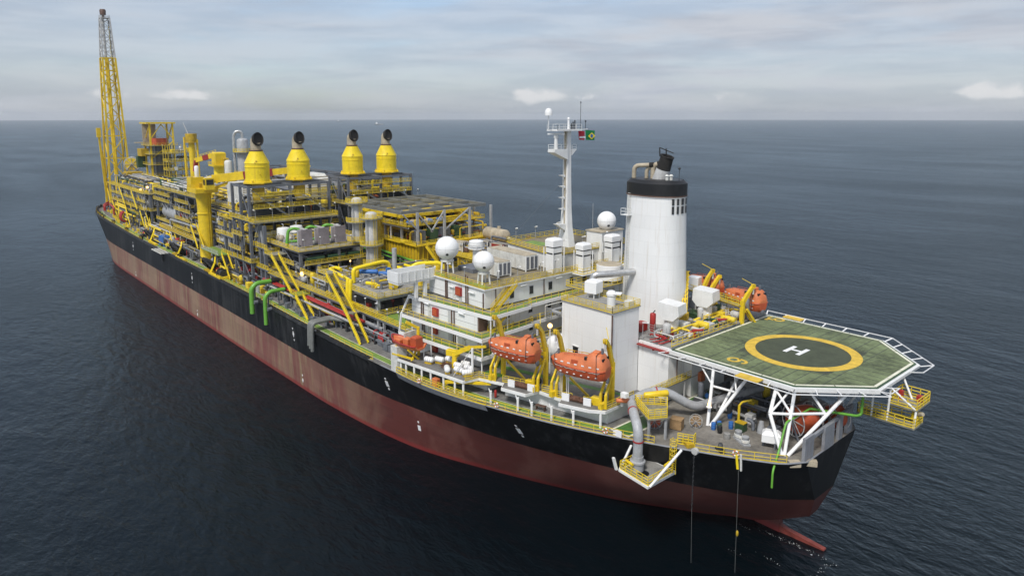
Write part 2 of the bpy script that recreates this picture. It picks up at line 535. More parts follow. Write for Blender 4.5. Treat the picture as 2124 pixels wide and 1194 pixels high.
def smooth_tab(tab, n=3):
    """Catmull-Rom through the table"""
    out = []
    for i in range(len(tab) - 1):
        p0 = tab[max(i - 1, 0)]; p1 = tab[i]; p2 = tab[i + 1]; p3 = tab[min(i + 2, len(tab) - 1)]
        for k in range(n):
            u = k / n
            x = lerp(p1[0], p2[0], u)
            m1 = (p2[1] - p0[1]) / max(1e-6, p2[0] - p0[0]) * (p2[0] - p1[0])
            m2 = (p3[1] - p1[1]) / max(1e-6, p3[0] - p1[0]) * (p2[0] - p1[0])
            y = (2 * u ** 3 - 3 * u ** 2 + 1) * p1[1] + (u ** 3 - 2 * u ** 2 + u) * m1 + (-2 * u ** 3 + 3 * u ** 2) * p2[1] + (u ** 3 - u ** 2) * m2
            out.append((x, y))
    out.append(tab[-1])
    return out

# ---------------------------------------------------------------- sea
me = MB()
rings = [0, 60, 140, 300, 700, 1600, 4000, 9000, 14500]
n = 72
vs, fs = [(-56.9, 94.2, 0.0)], []
for r_ in rings[1:]:
    for i in range(n):
        a = 2 * math.pi * i / n
        vs.append((-56.9 + r_ * math.cos(a), 94.2 + r_ * math.sin(a), 0.0))
for i in range(n):
    fs.append((0, 1 + i, 1 + (i + 1) % n))
for j in range(len(rings) - 2):
    for i in range(n):
        fs.append((1 + j * n + i, 1 + (j + 1) * n + i, 1 + (j + 1) * n + (i + 1) % n, 1 + j * n + (i + 1) % n))
me.add(vs, fs)
sea = me.build('sea', 'sea_water', None, 'all')
sea['kind'] = 'structure'

# ---------------------------------------------------------------- hull
YC = -4.4
ZD, ZB, D1, D2, D3, RF = 17.0, 19.8, 22.8, 26.2, 29.7, 33.5
deck_tab = [(-16.3, 3.6), (-14.5, 6.4), (-12, 8.2), (-7.5, 10.8), (3.4, 16.3), (15.5, 21.3), (28, 25.0), (40, 27.0), (52, 28.1), (80, 28.3), (126, 27.3), (190, 27.0), (230, 26.9), (280, 27.2), (306, 27.4), (320, 26.3), (334, 22.2), (344, 15.0), (350, 6.0), (352, -4.4)]
bnd_tab = [(-15.6, -1.3), (-11.3, 3.2), (-5.4, 6.6), (0.8, 9.9), (8.9, 13.3), (25.9, 19.3), (38.4, 22.4), (50.8, 24.6), (62.2, 26.2), (80, 27.1), (126, 27.1), (190, 27.0), (270, 27.0), (295, 26.6), (310, 24.8), (324, 20.0), (334, 12.5), (340, 4.0), (341.5, -4.4)]
wl_tab = [(-6, -4.4), (-2.5, -2.5), (2.1, 0.9), (15.8, 9.2), (37.2, 18.5), (53.4, 23.6), (79, 26.3), (103, 26.8), (160, 27.0), (265, 27.0), (288, 26.4), (303, 24.0), (316, 18.5), (326, 10.5), (332, 2.5), (333.5, -4.4)]
bot_tab = [(10, -4.4), (20, 1.0), (40, 12.0), (60, 20.0), (85, 25.0), (120, 26.6), (260, 26.6), (284, 25.5), (300, 22.0), (314, 15.0), (324, 7.0), (330, -4.4)]
zdeck = lambda x: ZD + 0.0 if x < 230 else ZD + 3.0 * min(1.0, ((x - 230) / 95.0)) ** 1.5
NU = 96
def resample(tab):
    T = smooth_tab(tab, 6)
    # even spacing in "fraction of length", shared by all levels so the grid stays aligned
    x0, x1 = T[0][0], T[-1][0]
    out = []
    for i in range(NU + 1):
        u = i / NU
        # denser at both ends
        w = 0.5 - 0.5 * math.cos(math.pi * u)
        w = lerp(u, w, 0.85)
        x = lerp(x0, x1, w)
        out.append((x, interp(T, x)))
    return out
mid_tab = [(-14.2, -3.2), (-11.0, -0.6), (-6.5, 2.4), (0.5, 7.0), (12.0, 12.4), (26.0, 17.2), (38.4, 21.0), (52.0, 24.2), (64.0, 25.8), (80, 26.8), (126, 27.0), (190, 27.0), (268, 27.0), (291, 26.5), (307, 24.4), (320, 19.3), (330, 11.5), (336, 3.2), (337.5, -4.4)]
LV = [resample(deck_tab), resample(bnd_tab), resample(wl_tab), resample(bot_tab), resample(mid_tab)]
zs_ = [None, 9.2, 0.0, -4.0, 5.2]
def level_point(l, i, side):
    x, y = LV[l][i]
    z = zdeck(x) if l == 0 else zs_[l]
    if side < 0:
        y = 2 * YC - y
    return (x, y, z)
def strip(l0, l1, sub, bulge=0.0):
    mb = MB()
    for side in (1, -1):
        for k in range(sub):
            t0, t1 = k / sub, (k + 1) / sub
            for i in range(NU):
                q = []
                for (ii, tt) in ((i, t0), (i + 1, t0), (i + 1, t1), (i, t1)):
                    a = Vector(level_point(l0, ii, side)); c = Vector(level_point(l1, ii, side))
                    w = a.lerp(c, tt)
                    w.y += side * bulge * math.sin(math.pi * tt) * min(1.0, abs(w.y - YC) / 10)
                    q.append(w)
                mb.add(q if side < 0 else q[::-1], [(0, 1, 2, 3)])
    # close the flat transom
    for k in range(sub):
        t0, t1 = k / sub, (k + 1) / sub
        q = []
        for (sd_, tt) in ((1, t0), (-1, t0), (-1, t1), (1, t1)):
            q.append(Vector(level_point(l0, 0, sd_)).lerp(Vector(level_point(l1, 0, sd_)), tt))
        if (q[0] - q[1]).length > 0.05:
            mb.add(q, [(3, 2, 1, 0)])
    return mb
def weld(ob):
    bm = bmesh.new(); bm.from_mesh(ob.data)
    bmesh.ops.remove_doubles(bm, verts=bm.verts, dist=0.002)
    bm.to_mesh(ob.data); bm.free()
    for q in ob.data.polygons:
        q.use_smooth = True
    ob.data.set_sharp_from_angle(angle=R(35))
hull = thing('ship_hull', 'long black and faded red production ship hull floating on dark sea', 'ship hull', (150, YC, 0))
top = strip(0, 1, 4).build('black_topside', 'topside', hull, label='black painted upper hull side with pale vertical runs')
weld(top)
bt = strip(1, 4, 2)
bt2 = strip(4, 2, 2)
bt.add(bt2.v, bt2.f)
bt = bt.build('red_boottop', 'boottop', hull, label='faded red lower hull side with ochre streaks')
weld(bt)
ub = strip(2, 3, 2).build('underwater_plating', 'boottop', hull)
weld(ub)
# deck plate
mb = MB()
for i in range(NU):
    a = level_point(0, i, 1); b_ = level_point(0, i + 1, 1); c = level_point(0, i + 1, -1); d = level_point(0, i, -1)
    mb.add([a, b_, c, d], [(3, 2, 1, 0)])
dk = mb.build('main_deck', 'deck_grey', hull)
weld(dk)
def edge_y(x):
    return interp(DECKT, x)
DECKT = smooth_tab(deck_tab, 6)
# rounded gunwale bar along both sides
for side in (1, -1):
    pts = []
    for i in range(0, NU + 1):
        x, y = LV[0][i]
        if x < 58:
            continue
        pts.append((x, (y - 0.5) if side > 0 else 2 * YC - (y - 0.5), zdeck(x) - 0.25))
    MB().path(pts, 0.62, 8).build('rounded_gunwale', 'topside', hull, True)
pts = [(x, y - 0.1, ZD + 0.02) for x, y in [LV[0][i] for i in range(NU + 1)] if x < 58]
MB().path([(-16.2, YC, ZD + 0.05)] + pts, 0.13, 6).build('deck_edge_bar', 'bulwark_grey', hull)

# green painted walkways with white edge lines on the main deck (port and starboard)
def sheet_strip(pts_a, pts_b, z):
    mb = MB()
    for (a, b_, c, d) in zip(pts_a, pts_a[1:], pts_b[1:], pts_b):
        mb.add([(a[0], a[1], z(a[0])), (b_[0], b_[1], z(b_[0])), (c[0], c[1], z(c[0])), (d[0], d[1], z(d[0]))], [(3, 2, 1, 0)] if a[1] > d[1] else [(0, 1, 2, 3)])
    return mb
def edge_strip(x0, x1, in0, in1, dz, side=1, n=40):
    A, B_ = [], []
    for i in range(n + 1):
        x = lerp(x0, x1, i / n)
        y = edge_y(x)
        for L, k in ((A, in0), (B_, in1)):
            yy = y - k
            L.append((x, yy if side > 0 else 2 * YC - yy))
    return sheet_strip(A, B_, lambda x: zdeck(x) + dz)
for side in (1, -1):
    edge_strip(9, 320, 1.5, 3.0, 0.02, side).build('green_walkway', 'walk_green', hull)
    edge_strip(9, 320, 1.38, 1.5, 0.03, side).build('walkway_line', 'heli_line', hull)
    edge_strip(9, 320, 3.0, 3.12, 0.03, side).build('walkway_line', 'heli_line', hull)
for (x0, x1, y0, y1) in ((5.0, 8.6, 6.5, 16.2), (1.5, 7.6, -9.5, -2.0)):
    MB().box(x0, x1, y0, y1, ZD + 0.006, ZD + 0.03).build('deck_mark', 'heli_line', hull)
    MB().box(x0 + 0.35, x1 - 0.35, y0 + 0.35, y1 - 0.35, ZD + 0.01, ZD + 0.045).build('green_walkway', 'walk_dark_green', hull)
# deck edge railing
def edge_rail(x0, x1, inset=0.5, n=None, side=1):
    n = n or max(2, int(abs(x1 - x0) / 4))
    return [(lerp(x0, x1, i / n), (edge_y(lerp(x0, x1, i / n)) - inset) if side > 0 else 2 * YC - edge_y(lerp(x0, x1, i / n)) + inset, zdeck(lerp(x0, x1, i / n)) + 0.02) for i in range(n + 1)]
for (x0, x1) in ((-14.6, -4.0), (1.2, 52.0), (60, 78.0), (85, 118.0), (121, 152), (170, 187), (205, 212), (238, 312)):
    MB().rail(edge_rail(x0, x1, 0.55 if x0 > 55 else 0.25), step=2.0).build('deck_edge_railing', 'rail_yellow', hull)
MB().rail(edge_rail(20, 310, 0.6, side=-1), step=3.0).build('deck_edge_railing', 'rail_yellow', hull)
# white draught and tug marks on the plating
def hull_point(x, z):
    if z > 9.2:
        k = (z - 9.2) / (zdeck(x) - 9.2)
        return lerp(interp(bnd_s, x), edge_y(x), k)
    return lerp(interp(wl_s, x), interp(bnd_s, x), z / 9.2)
bnd_s, wl_s = smooth_tab(bnd_tab, 6), smooth_tab(wl_tab, 6)
def hull_mark(x, z, w, h, diamond=False):
    d = 0.05
    pts = ((-w / 2, 0), (0, -h / 2), (w / 2, 0), (0, h / 2)) if diamond else ((-w / 2, -h / 2), (w / 2, -h / 2), (w / 2, h / 2), (-w / 2, h / 2))
    P = [(x + a, hull_point(x + a, z + c) + d, z + c) for a, c in pts]
    return MB().extr(P, (0, -0.12, 0))
for (xx, dia) in ((249, 1), (175, 1), (97.5, 1), (56.5, 0), (24.0, 0)):
    zt = 13.2 if xx > 60 else 12.8
    hull_mark(xx, zt, 0.85 if dia else 0.75, 1.6 if dia else 1.2, dia).build('hull_mark', 'white_clean', hull)
    for s_ in (1, -1):
        hull_mark(xx, zt + s_ * (1.45 if dia else 1.15), 0.32, 0.38).build('hull_mark', 'white_clean', hull)
for (xx, zt) in ((248, 1.4), (172, 1.7), (95, 2.2), (50, 5.0)):
    hull_mark(xx, zt, 0.7, 1.1, xx > 60).build('hull_mark', 'white_clean', hull)
    hull_mark(xx, zt + 1.3, 0.35, 0.4).build('hull_mark', 'white_clean', hull)
# rudder and its horn above the water
mb = MB()
mb.extr([(-4.6, YC + 0.55, 3.2), (-9.2, YC + 0.55, 2.6), (-9.6, YC + 0.55, -3), (-5.2, YC + 0.55, -3)], (0, -1.1, 0))
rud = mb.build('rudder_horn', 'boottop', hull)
MB().extr([(-8.9, YC + 0.45, 1.3), (-10.6, YC + 0.45, 0.9), (-16.2, YC + 0.12, 0.22), (-16.4, YC, -3), (-8.9, YC + 0.45, -3)], (0, -0.8, 0)).build('rudder', 'rudder_red', hull, label='red rudder blade just breaking the surface')
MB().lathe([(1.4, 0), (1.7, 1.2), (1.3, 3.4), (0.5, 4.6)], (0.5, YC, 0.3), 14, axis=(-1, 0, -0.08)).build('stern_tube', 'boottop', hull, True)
# ---------------------------------------------------------------- accommodation block
acc = thing('accommodation_block', 'white stepped accommodation block with green walkways and yellow rails behind the lifeboats', 'deckhouse', (46, YC, ZD))
def S(y):
    return 2 * YC - y
MB().prism([(56.5, 20.6), (37.5, 19.2), (37.5, S(19.2)), (56.5, S(20.6))], ZD + 0.02, D3 - 0.63).build('lower_house', 'white_plated', acc)
uh = MB().prism([(55.5, 17.0), (38.0, 17.0), (38.0, S(18.5)), (55.5, S(18.5))], D3 + 0.3, RF - 0.02).build('upper_house', 'white_plated', acc)
MB().prism([(58.0, -6.0), (43.0, -3.8), (40.5, -3.8), (40.5, S(16)), (58.0, S(16))], RF + 0.25, 36.6).build('wheelhouse', 'white', acc)
slabs = {'d3': ([(56.9, 21.2), (34.0, 18.9), (34.9, 8.3), (35.6, 8.3), (36.9, S(18)), (56.9, S(21))], D3),
         'd2': ([(57.0, 23.0), (33.6, 21.3), (34.8, 8.0), (35.6, 8.0), (36.4, S(20)), (57.0, S(22))], D2),
         'd1': ([(57.0, 23.6), (33.9, 21.2), (34.5, 10), (35.5, S(20)), (57.0, S(22))], D1)}
for k, (poly, z) in slabs.items():
    sl = MB().prism(poly, z - 0.62, z).build('deck_slab', 'white_clean', acc)
    inner = [(x + (0.25 if x < 45 else -0.25), y - (0.2 if y > 0 else -0.2)) for x, y in poly]
    MB().prism(inner, z, z + 0.02).build('deck_coating', 'grating', sl)
    if k == 'd3':
        walk = [(50, 20.1), (35.0, 18.3), (37.2, S(17)), (38.0 - 0.1, S(17)), (37.7, 17.05), (50, 18.9)]
        g = [[(50, 20.4), (34.6, 18.5), (34.6, 17.3), (50, 19.1)], [(34.5, 17.3), (35.0, 9.0), (36.4, 9.0), (36.2, 17.3)], [(36.2, 8.6), (37.3, S(16)), (37.9, S(16)), (37.2, 8.6)]]
    elif k == 'd2':
        g = [[(50.5, 22.2), (34.3, 20.9), (34.3, 19.7), (50.5, 20.9)], [(34.2, 19.6), (35.1, 9), (36.2, 9), (36.0, 19.6)]]
    else:
        g = [[(52, 22.7), (34.6, 20.9), (34.6, 19.7), (52, 21.4)], [(34.3, 19.6), (35.2, 8), (36.5, 8), (36.3, 19.6)]]
    for q in g:
        MB().prism(q, z + 0.021, z + 0.04).build('green_walkway', 'walk_green', sl)
    rp = [(x + (0.15 if x < 45 else -0.15), y - (0.12 if y > 0 else -0.12), z + 0.03) for x, y in poly]
    MB().rail(rp, closed=True, step=2.0, w=0.065, kick=False, bars=(0.5, 1.0)).build('railing', 'rail_yellow', sl)
rfp = [(56.2, 17.4), (37.5, 17.4), (37.5, S(17)), (56.2, S(17))]
rf = MB().prism(rfp, RF - 0.02, RF + 0.24).build('roof', 'white', acc)
MB().prism([(56.0, 17.2), (37.7, 17.2), (37.7, S(16.8)), (56.0, S(16.8))], RF + 0.24, RF + 0.26).build('roof_coating', 'roof_brown', rf)
MB().prism([(55.5, 16.9), (38.0, 16.9), (38.0, 15.4), (55.5, 15.4)], RF + 0.26, RF + 0.28).build('green_walkway', 'walk_green', rf)
MB().rail([(x, y, RF + 0.25) for x, y in rfp], closed=True, step=1.7, bars=(0.35, 0.68, 1.0)).build('railing', 'rail_yellow', rf)
whp = [(58.2, -5.8), (43.0, -3.6), (40.3, -3.6), (40.3, S(16.2)), (58.2, S(16.2))]
wr = MB().prism(whp, 36.6, 36.8).build('wheelhouse_roof', 'roof_brown', acc)
MB().prism([(56, -8.6), (50, -8.0), (50, -12), (56, -12)], 36.8, 36.82).build('green_walkway', 'walk_green', wr)
MB().rail([(x, y, 36.8) for x, y in whp], closed=True, step=1.5, bars=(0.35, 0.68, 1.0)).build('railing', 'rail_yellow', wr)
# bridge wing box standing out to port
bw = MB().box(53.4, 57.0, 16.9, 25.6, 32.9, 33.3)
bw.box(53.3, 53.5, 17.0, 25.7, 33.3, 35.3).box(56.9, 57.1, 17.0, 25.7, 33.3, 35.3).box(53.5, 56.9, 25.5, 25.7, 33.3, 35.3)
bwo = bw.build('bridge_wing', 'white', acc)
for y in (18.6, 20.2, 21.8, 23.4, 25.0):
    MB().bar((53.25, y, 33.3), (53.25, y, 35.2), 0.1, 0.12).build('stiffener', 'white', bwo)
for y in (18.9, 21.0):
    MB().box(53.6, 54.2, y, y + 0.6, D3 + 0.03, 32.9).build('wing_post', 'white', acc)
# slanted end frames of the walkways at the forward end
for z0, z1, y0, y1 in ((D2, D3, 23.0, 21.0), (D1, D2, 23.5, 23.0)):
    MB().bar((56.7, y0, z0), (56.7, y1, z1), 0.3, 0.3).build('edge_post', 'white', acc)
# posts carrying the walkway edges
for (x, y, z0, z1) in ((34.25, 18.75, D2, D3), (34.0, 20.9, D1, D2), (34.4, 20.7, ZB, D1), (35.2, 14.0, D2, D3), (35.0, 14.5, ZB, D2), (40.5, 21.5, D1, D2), (47.5, 22.1, D1, D2), (53.5, 22.6, D1, D2), (40.5, 21.5, ZB, D1), (47.5, 22.4, ZB, D1)):
    MB().tube((x, y, z0), (x, y, z1 - 0.3), 0.13, n=8).build('post', 'white', acc)
# windows in the aft face, each with a frame and a pane
def window(parent, x, y, z, w=0.95, h=1.5, axis='x', s_=-1):
    if axis == 'x':
        fr = MB().box(x + s_ * 0.07, x, y - w / 2 - 0.1, y + w / 2 + 0.1, z - h / 2 - 0.1, z + h / 2 + 0.1).build('window', 'light_grey', parent)
        MB().box(x + s_ * 0.1, x + s_ * 0.071, y - w / 2, y + w / 2, z - h / 2, z + h / 2).build('pane', 'glass', fr)
    else:
        fr = MB().box(x - w / 2 - 0.1, x + w / 2 + 0.1, y, y + s_ * 0.07, z - h / 2 - 0.1, z + h / 2 + 0.1).build('window', 'light_grey', parent)
        MB().box(x - w / 2, x + w / 2, y + s_ * 0.071, y + s_ * 0.1, z - h / 2, z + h / 2).build('pane', 'glass', fr)
for y in (10.5, 5.5, 0.4, -5.6, -9.4, -14.4, -19):
    window(acc, 38.0, y, 31.7)
for y in (12.0, 6.2, 1.1, -2.4, -8.0, -13, -18):
    window(acc, 37.5, y, 28.2, 0.9, 1.4)
for y in (13, 6, -6, -12):
    window(acc, 37.5, y, 24.6, 0.9, 1.4)
for y in (12.5, 4.0, -4.0, -12, -20):
    window(acc, 37.5, y, 21.2, 0.9, 1.3)
for y in (-11.5, -14.5, -21):
    window(acc, 40.5, y, 35.2, 0.9, 1.2)
# port side: red hose boxes, brown drains, strip lamps, doors
def port_y(x, base):
    return lerp(19.2, 20.6, (x - 37.5) / 19.0) if base < D3 else 17.0
for (x, z, b_) in ((45.6, 31.9, D3 + 0.1), (49.0, 27.7, D2), (49.3, 24.2, D1), (49.4, 20.6, ZB)):
    y = port_y(x, b_)
    bx = MB().box(x - 0.85, x + 0.85, y, y + 0.4, z - 0.8, z + 0.8).build('hose_box', 'red', acc)
    MB().box(x - 0.7, x + 0.7, y + 0.4, y + 0.44, z - 0.65, z + 0.65).build('box_door', 'orange_dark', bx)
for (x, b_, t_) in ((49.8, D3, 37.2), (49.3, D3, 37.2), (43.4, D3, 36.2), (42.8, D3, 36.0), (38.25, D3, RF), (53.3, D2, D3), (52.7, D2, D3), (44.3, D2, D3), (43.6, D2, D3), (53.1, D1, D2), (52.5, D1, D2), (43.9, D1, D2), (43.2, D1, D2), (43.5, ZB, D1)):
    y = port_y(x, b_ + 0.1 if b_ == D3 else b_) + 0.2
    MB().tube((x, y, b_ + 0.05), (x, y, t_ - 0.65), 0.12, n=8).build('drain_pipe', 'brown_pipe', acc, True)
for (x, b_) in ((41.5, D3), (47.7, D3), (55, D2), (51.5, D2), (41.5, D2), (55, D1), (46.5, D1), (40.5, ZB)):
    y = port_y(x, b_ + 0.1 if b_ == D3 else b_)
    MB().tube((x - 0.8, y + 0.35, b_ + 2.75), (x + 0.8, y + 0.35, b_ + 2.75), 0.16, n=6).build('strip_lamp', 'white_clean', acc)
for (x, b_) in ((47.2, D3), (51.0, D2), (51.0, D1), (46.5, ZB), (41.0, D1)):
    y = port_y(x, b_ + 0.1 if b_ == D3 else b_)
    dr = MB().box(x - 0.5, x + 0.5, y, y + 0.09, b_ + 0.25, b_ + 2.3).build('door', 'white_dirty', acc)
    MB().box(x - 0.35, x - 0.22, y + 0.09, y + 0.16, b_ + 1.2, b_ + 1.35).build('handle', 'dark_steel', dr)
for (x, z0, z1) in ((45.3, D3 + 0.2, RF - 0.3), (45.0, D2 + 0.2, D3 - 0.5), (45.0, D1 + 0.2, D2 - 0.5)):
    y = port_y(x, z0)
    MB().box(x - 0.5, x + 0.4, y, y + 0.12, z0, z1).build('cable_tray', 'light_grey', acc)
for zz_ in (D3 + 1.35, D2 + 1.3):
    y0, y1 = (17.02, 17.02) if zz_ > D3 else (19.22, 20.62)
    x0, x1 = (38.1, 55.4) if zz_ > D3 else (37.6, 56.4)
    MB().bar((x0, y0, zz_), (x1, y1, zz_), 0.05, 0.08).build('plate_seam', 'light_grey', acc)
for y in (14.5, 2.2, -10):
    MB().tube((37.85, y, D3 + 0.1), (37.85, y, RF - 0.1), 0.1, n=6).build('drain_pipe', 'brown_pipe', acc)
for y in (8.0, -1.5):
    MB().tube((37.7, y - 1.1, 33.0), (37.7, y + 0.6, 33.0), 0.16, n=6).build('strip_lamp', 'white_clean', acc)
# recess with inner stair at the aft port corner
MB().box(37.3, 37.52, 16.9, 19.0, D2 + 0.05, D3 - 0.35).build('recess_edge', 'brown_pipe', acc)

def stair(parent, p, q, w=1.1, mat_='yellow', side=(0, 1, 0), tread='dark_steel', name='stair'):
    """ship's stair from p up to q; side is the unit vector across it"""
    p, q, sv = Vector(p), Vector(q), Vector(side)
    st = MB()
    for s_ in (-1, 1):
        st.bar(p + sv * (s_ * w / 2), q + sv * (s_ * w / 2), 0.2 if w > 1.4 else 0.12, 0.7 if w > 1.4 else 0.4)
    so = st.build(name, mat_, parent)
    tr = MB()
    n = max(4, int((q.z - p.z) / 0.3))
    run = (q - p); run.z = 0
    rd = run.normalized() * 0.14
    for i in range(1, n):
        c = p.lerp(q, i / n)
        a = sv * (w / 2 - 0.04)
        tr.add([c - a - rd, c + a - rd, c + a + rd, c - a + rd], [(0, 1, 2, 3)])
    tr.build('treads', tread, so)
    hr = MB()
    up = Vector((0, 0, 1.0))
    for s_ in (-1, 1):
        a, b_ = p + sv * (s_ * w / 2), q + sv * (s_ * w / 2)
        hr.bar(a + up, b_ + up, 0.07)
        hr.bar(a + up * 0.5, b_ + up * 0.5, 0.06)
        k = max(2, int((b_ - a).length / 1.6))
        for i in range(k + 1):
            c = a.lerp(b_, i / k)
            hr.bar(c, c + up, 0.06)
    hr.build('handrail', 'rail_yellow', so)
    return so
stair(acc, (36.4, 16.4, D3 + 0.05), (37.2, 10.4, RF + 0.2), 1.3, side=(1, 0, 0), tread='yellow_dirty')
stair(acc, (36.0, 17.5, D2 + 0.05), (36.6, 12.0, D3 + 0.0), 1.2, side=(1, 0, 0))
stair(acc, (36.2, 17.0, D1 + 0.05), (36.6, 11.8, D2 + 0.0), 1.2, side=(1, 0, 0))

# ---------------------------------------------------------------- roof equipment
def dome(label, c, r, base_z, legs=4, lr=None):
    o = thing('satellite_dome', label, 'radome', (c[0], c[1], base_z), 'white satellite radomes')
    MB().sphere(c, r, 32, 18).build('radome_shell', 'white_clean', o, 'all')
    sm = MB()
    for k in range(4):
        a = math.pi * k / 4
        sm.path([(c[0] + r * 1.004 * math.cos(t_) * math.cos(a), c[1] + r * 1.004 * math.cos(t_) * math.sin(a), c[2] + r * 1.004 * math.sin(t_)) for t_ in [2 * math.pi * j / 36 for j in range(37)]], 0.014, 4)
    sm.lathe([(r * 1.004, -0.03), (r * 1.006, 0), (r * 1.004, 0.03)], c, 32, cap=False)
    sm.build('seam', 'light_grey', o)
    lr = lr or r * 0.52
    pz = c[2] - r * 0.93
    MB().lathe([(lr * 1.1, 0), (lr * 1.1, 0.25), (lr * 0.95, 0.3), (lr * 0.95, 0.55)], (c[0], c[1], pz - 0.45), 20).build('support_ring', 'white_dirty', o, True)
    for k in range(legs):
        a = 2 * math.pi * (k + 0.4) / legs
        MB().tube((c[0] + lr * 1.15 * math.cos(a), c[1] + lr * 1.15 * math.sin(a), base_z), (c[0] + lr * 0.95 * math.cos(a), c[1] + lr * 0.95 * math.sin(a), pz - 0.4), 0.16, n=8).build('leg', 'white', o, True)
    a = R(60)
    d = Vector((math.cos(R(150)) * 0.72, math.cos(R(60)) * 0.9, -0.34)).normalized()
    p = Vector(c) + d * (r * 0.985)
    MB().tube(p, p + d * 0.05, 0.28, n=12).build('access_hatch', 'dark_steel', o)
    return o
dome('largest white radome on legs at the bridge wing end of the roof', (53.5, 14.0, 38.7), 2.35, RF + 0.27, 6)
dome('white radome on four legs above the yellow roof stair', (41.2, 14.6, 38.0), 1.98, RF + 0.27, 4)

rp = thing('radar_post', 'thick white post with round head beyond the two port radomes', 'radar post', (55.0, 5.4, RF + 0.3))
MB().lathe([(0.85, 0), (0.75, 2.0), (0.75, 3.4)], (55.0, 5.4, RF + 0.3), 16).build('column', 'white_clean', rp, True)
hd = MB().lathe([(0.9, 0), (1.7, 0.1), (1.7, 0.25), (1.15, 0.3), (1.15, 0.5), (1.5, 0.6), (1.5, 1.7), (0.9, 1.9)], (55.0, 5.4, RF + 3.7), 18).build('head', 'white_clean', rp, True)
MB().rail([(55 + 1.75 * math.cos(2 * math.pi * k / 10), 5.4 + 1.75 * math.sin(2 * math.pi * k / 10), RF + 3.9) for k in range(10)], h=0.9, closed=True, w=0.06, kick=False).build('railing', 'white', rp)
def container_unit(name, label, c, sx, sy, sz, rz, m_='white_dirty', end='steel_grey', z0=None):
    o = thing(name, label, 'container', c)
    MB().cbox((c[0], c[1], c[2] + 0.25), sx, sy, sz, rz).build('box', m_, o)
    MB().cbox((c[0], c[1], c[2] + 0.25 + sz), sx * 0.98, sy * 0.98, 0.12, rz).build('lid', 'tan', o)
    ca, sa = math.cos(rz), math.sin(rz)
    P = lambda u, v, z: (c[0] + u * ca - v * sa, c[1] + u * sa + v * ca, c[2] + z)
    for su in (-1, 1):
        for sv in (-1, 1):
            MB().bar(P(su * sx * 0.5, sv * sy * 0.5, 0), P(su * sx * 0.5, sv * sy * 0.5, sz + 0.3), 0.22).build('corner_post', 'white', o)
    d = MB()
    for k in range(3):
        v = lerp(-sy / 2 + 0.35, sy / 2 - 0.35, k / 2)
        d.bar(P(-sx / 2 - 0.04, v, 0.5), P(-sx / 2 - 0.04, v, sz), sy / 3.6, 0.06)
    d.build('end_panel', end, o)
    for k in range(2):
        v = lerp(-sy / 2, sy / 2, (k + 1) / 3)
        MB().bar(P(-sx / 2 - 0.12, v, 0.4), P(-sx / 2 - 0.12, v, sz + 0.1), 0.12).build('lock_bar', 'white', o)
    return o
container_unit('equipment_container', 'long white container with tan top on the roof beside the vent tower', (49.5, 0.2, RF + 0.27), 12.5, 3.2, 2.9, R(-2))
container_unit('equipment_container', 'short white container with grey end doors behind the roof stair radome', (45.8, 8.0, RF + 0.27), 6.0, 3.0, 2.7, R(-2))
MB_ = MB().cbox((51.5, 9.0, RF + 0.27), 5.0, 4.0, 0.9, 0.0, 0.1)
solo(MB_, 'roof_hatch', 'steel_grey', 'low dark grey roof hatch between the largest radome and the containers', 'hatch')
def vent_tower(label, c, h, w=3.2, d=2.4, hood=True):
    o = thing('vent_tower', label, 'ventilator', c, 'white ventilation towers along the roof edge')
    MB().cbox(c, d, w, h * 0.58, 0.0).build('trunk', 'white', o)
    MB().cbox((c[0], c[1], c[2] + h * 0.58), d * 0.9, w * 0.9, 0.35).build('louvre', 'dark_steel', o)
    MB().cbox((c[0], c[1], c[2] + h * 0.58 + 0.35), d, w, h * 0.16).build('band', 'white', o)
    MB().cbox((c[0], c[1], c[2] + h * 0.74 + 0.35), d * 0.9, w * 0.9, 0.25).build('louvre', 'dark_steel', o)
    MB().cbox((c[0], c[1], c[2] + h * 0.74 + 0.6), d * 1.1, w * 1.1, h * 0.26, 0, 0.35).build('hood', 'white_clean', o)
    for sx_ in (-1, 1):
        for sy_ in (-1, 1):
            MB().tube((c[0] + sx_ * d * 0.62, c[1] + sy_ * w * 0.62, c[2]), (c[0] + sx_ * d * 0.62, c[1] + sy_ * w * 0.62, c[2] + h * 0.8), 0.1, n=6).build('leg', 'white_clean', o)
    return o
vent_tower('white louvred vent tower nearest the long roof container', (40.0, -2.6, RF + 0.27), 6.2, 2.5, 2.1)
vent_tower('white louvred vent tower in front of the radar mast foot', (37.0, -8.0, RF + 0.27), 5.0, 2.3, 2.0)
vent_tower('white louvred vent tower below the starboard radome', (37.6, -17.6, RF + 0.27), 5.6, 2.5, 2.1)
# little balconies carrying the two aft vents
for y in (-8.0, -17.6):
    bl = MB().box(34.6, 38.0, y - 2.6, y + 2.6, RF - 0.28, RF - 0.03).build('vent_balcony', 'white', acc)
    MB().rail([(37.6, y - 2.5, RF + 0.02), (34.75, y - 2.5, RF + 0.02), (34.75, y + 2.5, RF + 0.02), (37.6, y + 2.5, RF + 0.02)], step=1.4).build('railing', 'rail_yellow', bl)
st = thing('dome_house', 'white box house carrying the starboard radome beside the funnel', 'deckhouse', (41.5, -20.0, RF + 0.26))
MB().box(39.6, 44.0, -23.5, -16.6, RF + 0.26, 40.1).build('wall', 'white', st)
MB().box(39.4, 44.2, -23.7, -16.4, 40.1, 40.3).build('roof', 'tan', st)
MB().box(39.45, 39.6, -22.8, -22.0, 36.0, 38.0).build('louvre', 'dark_steel', st)
dome('white radome on the box house left of the funnel', (41.3, -20.0, 41.9 + 0.3), 2.05, 40.3, 0, 1.1)

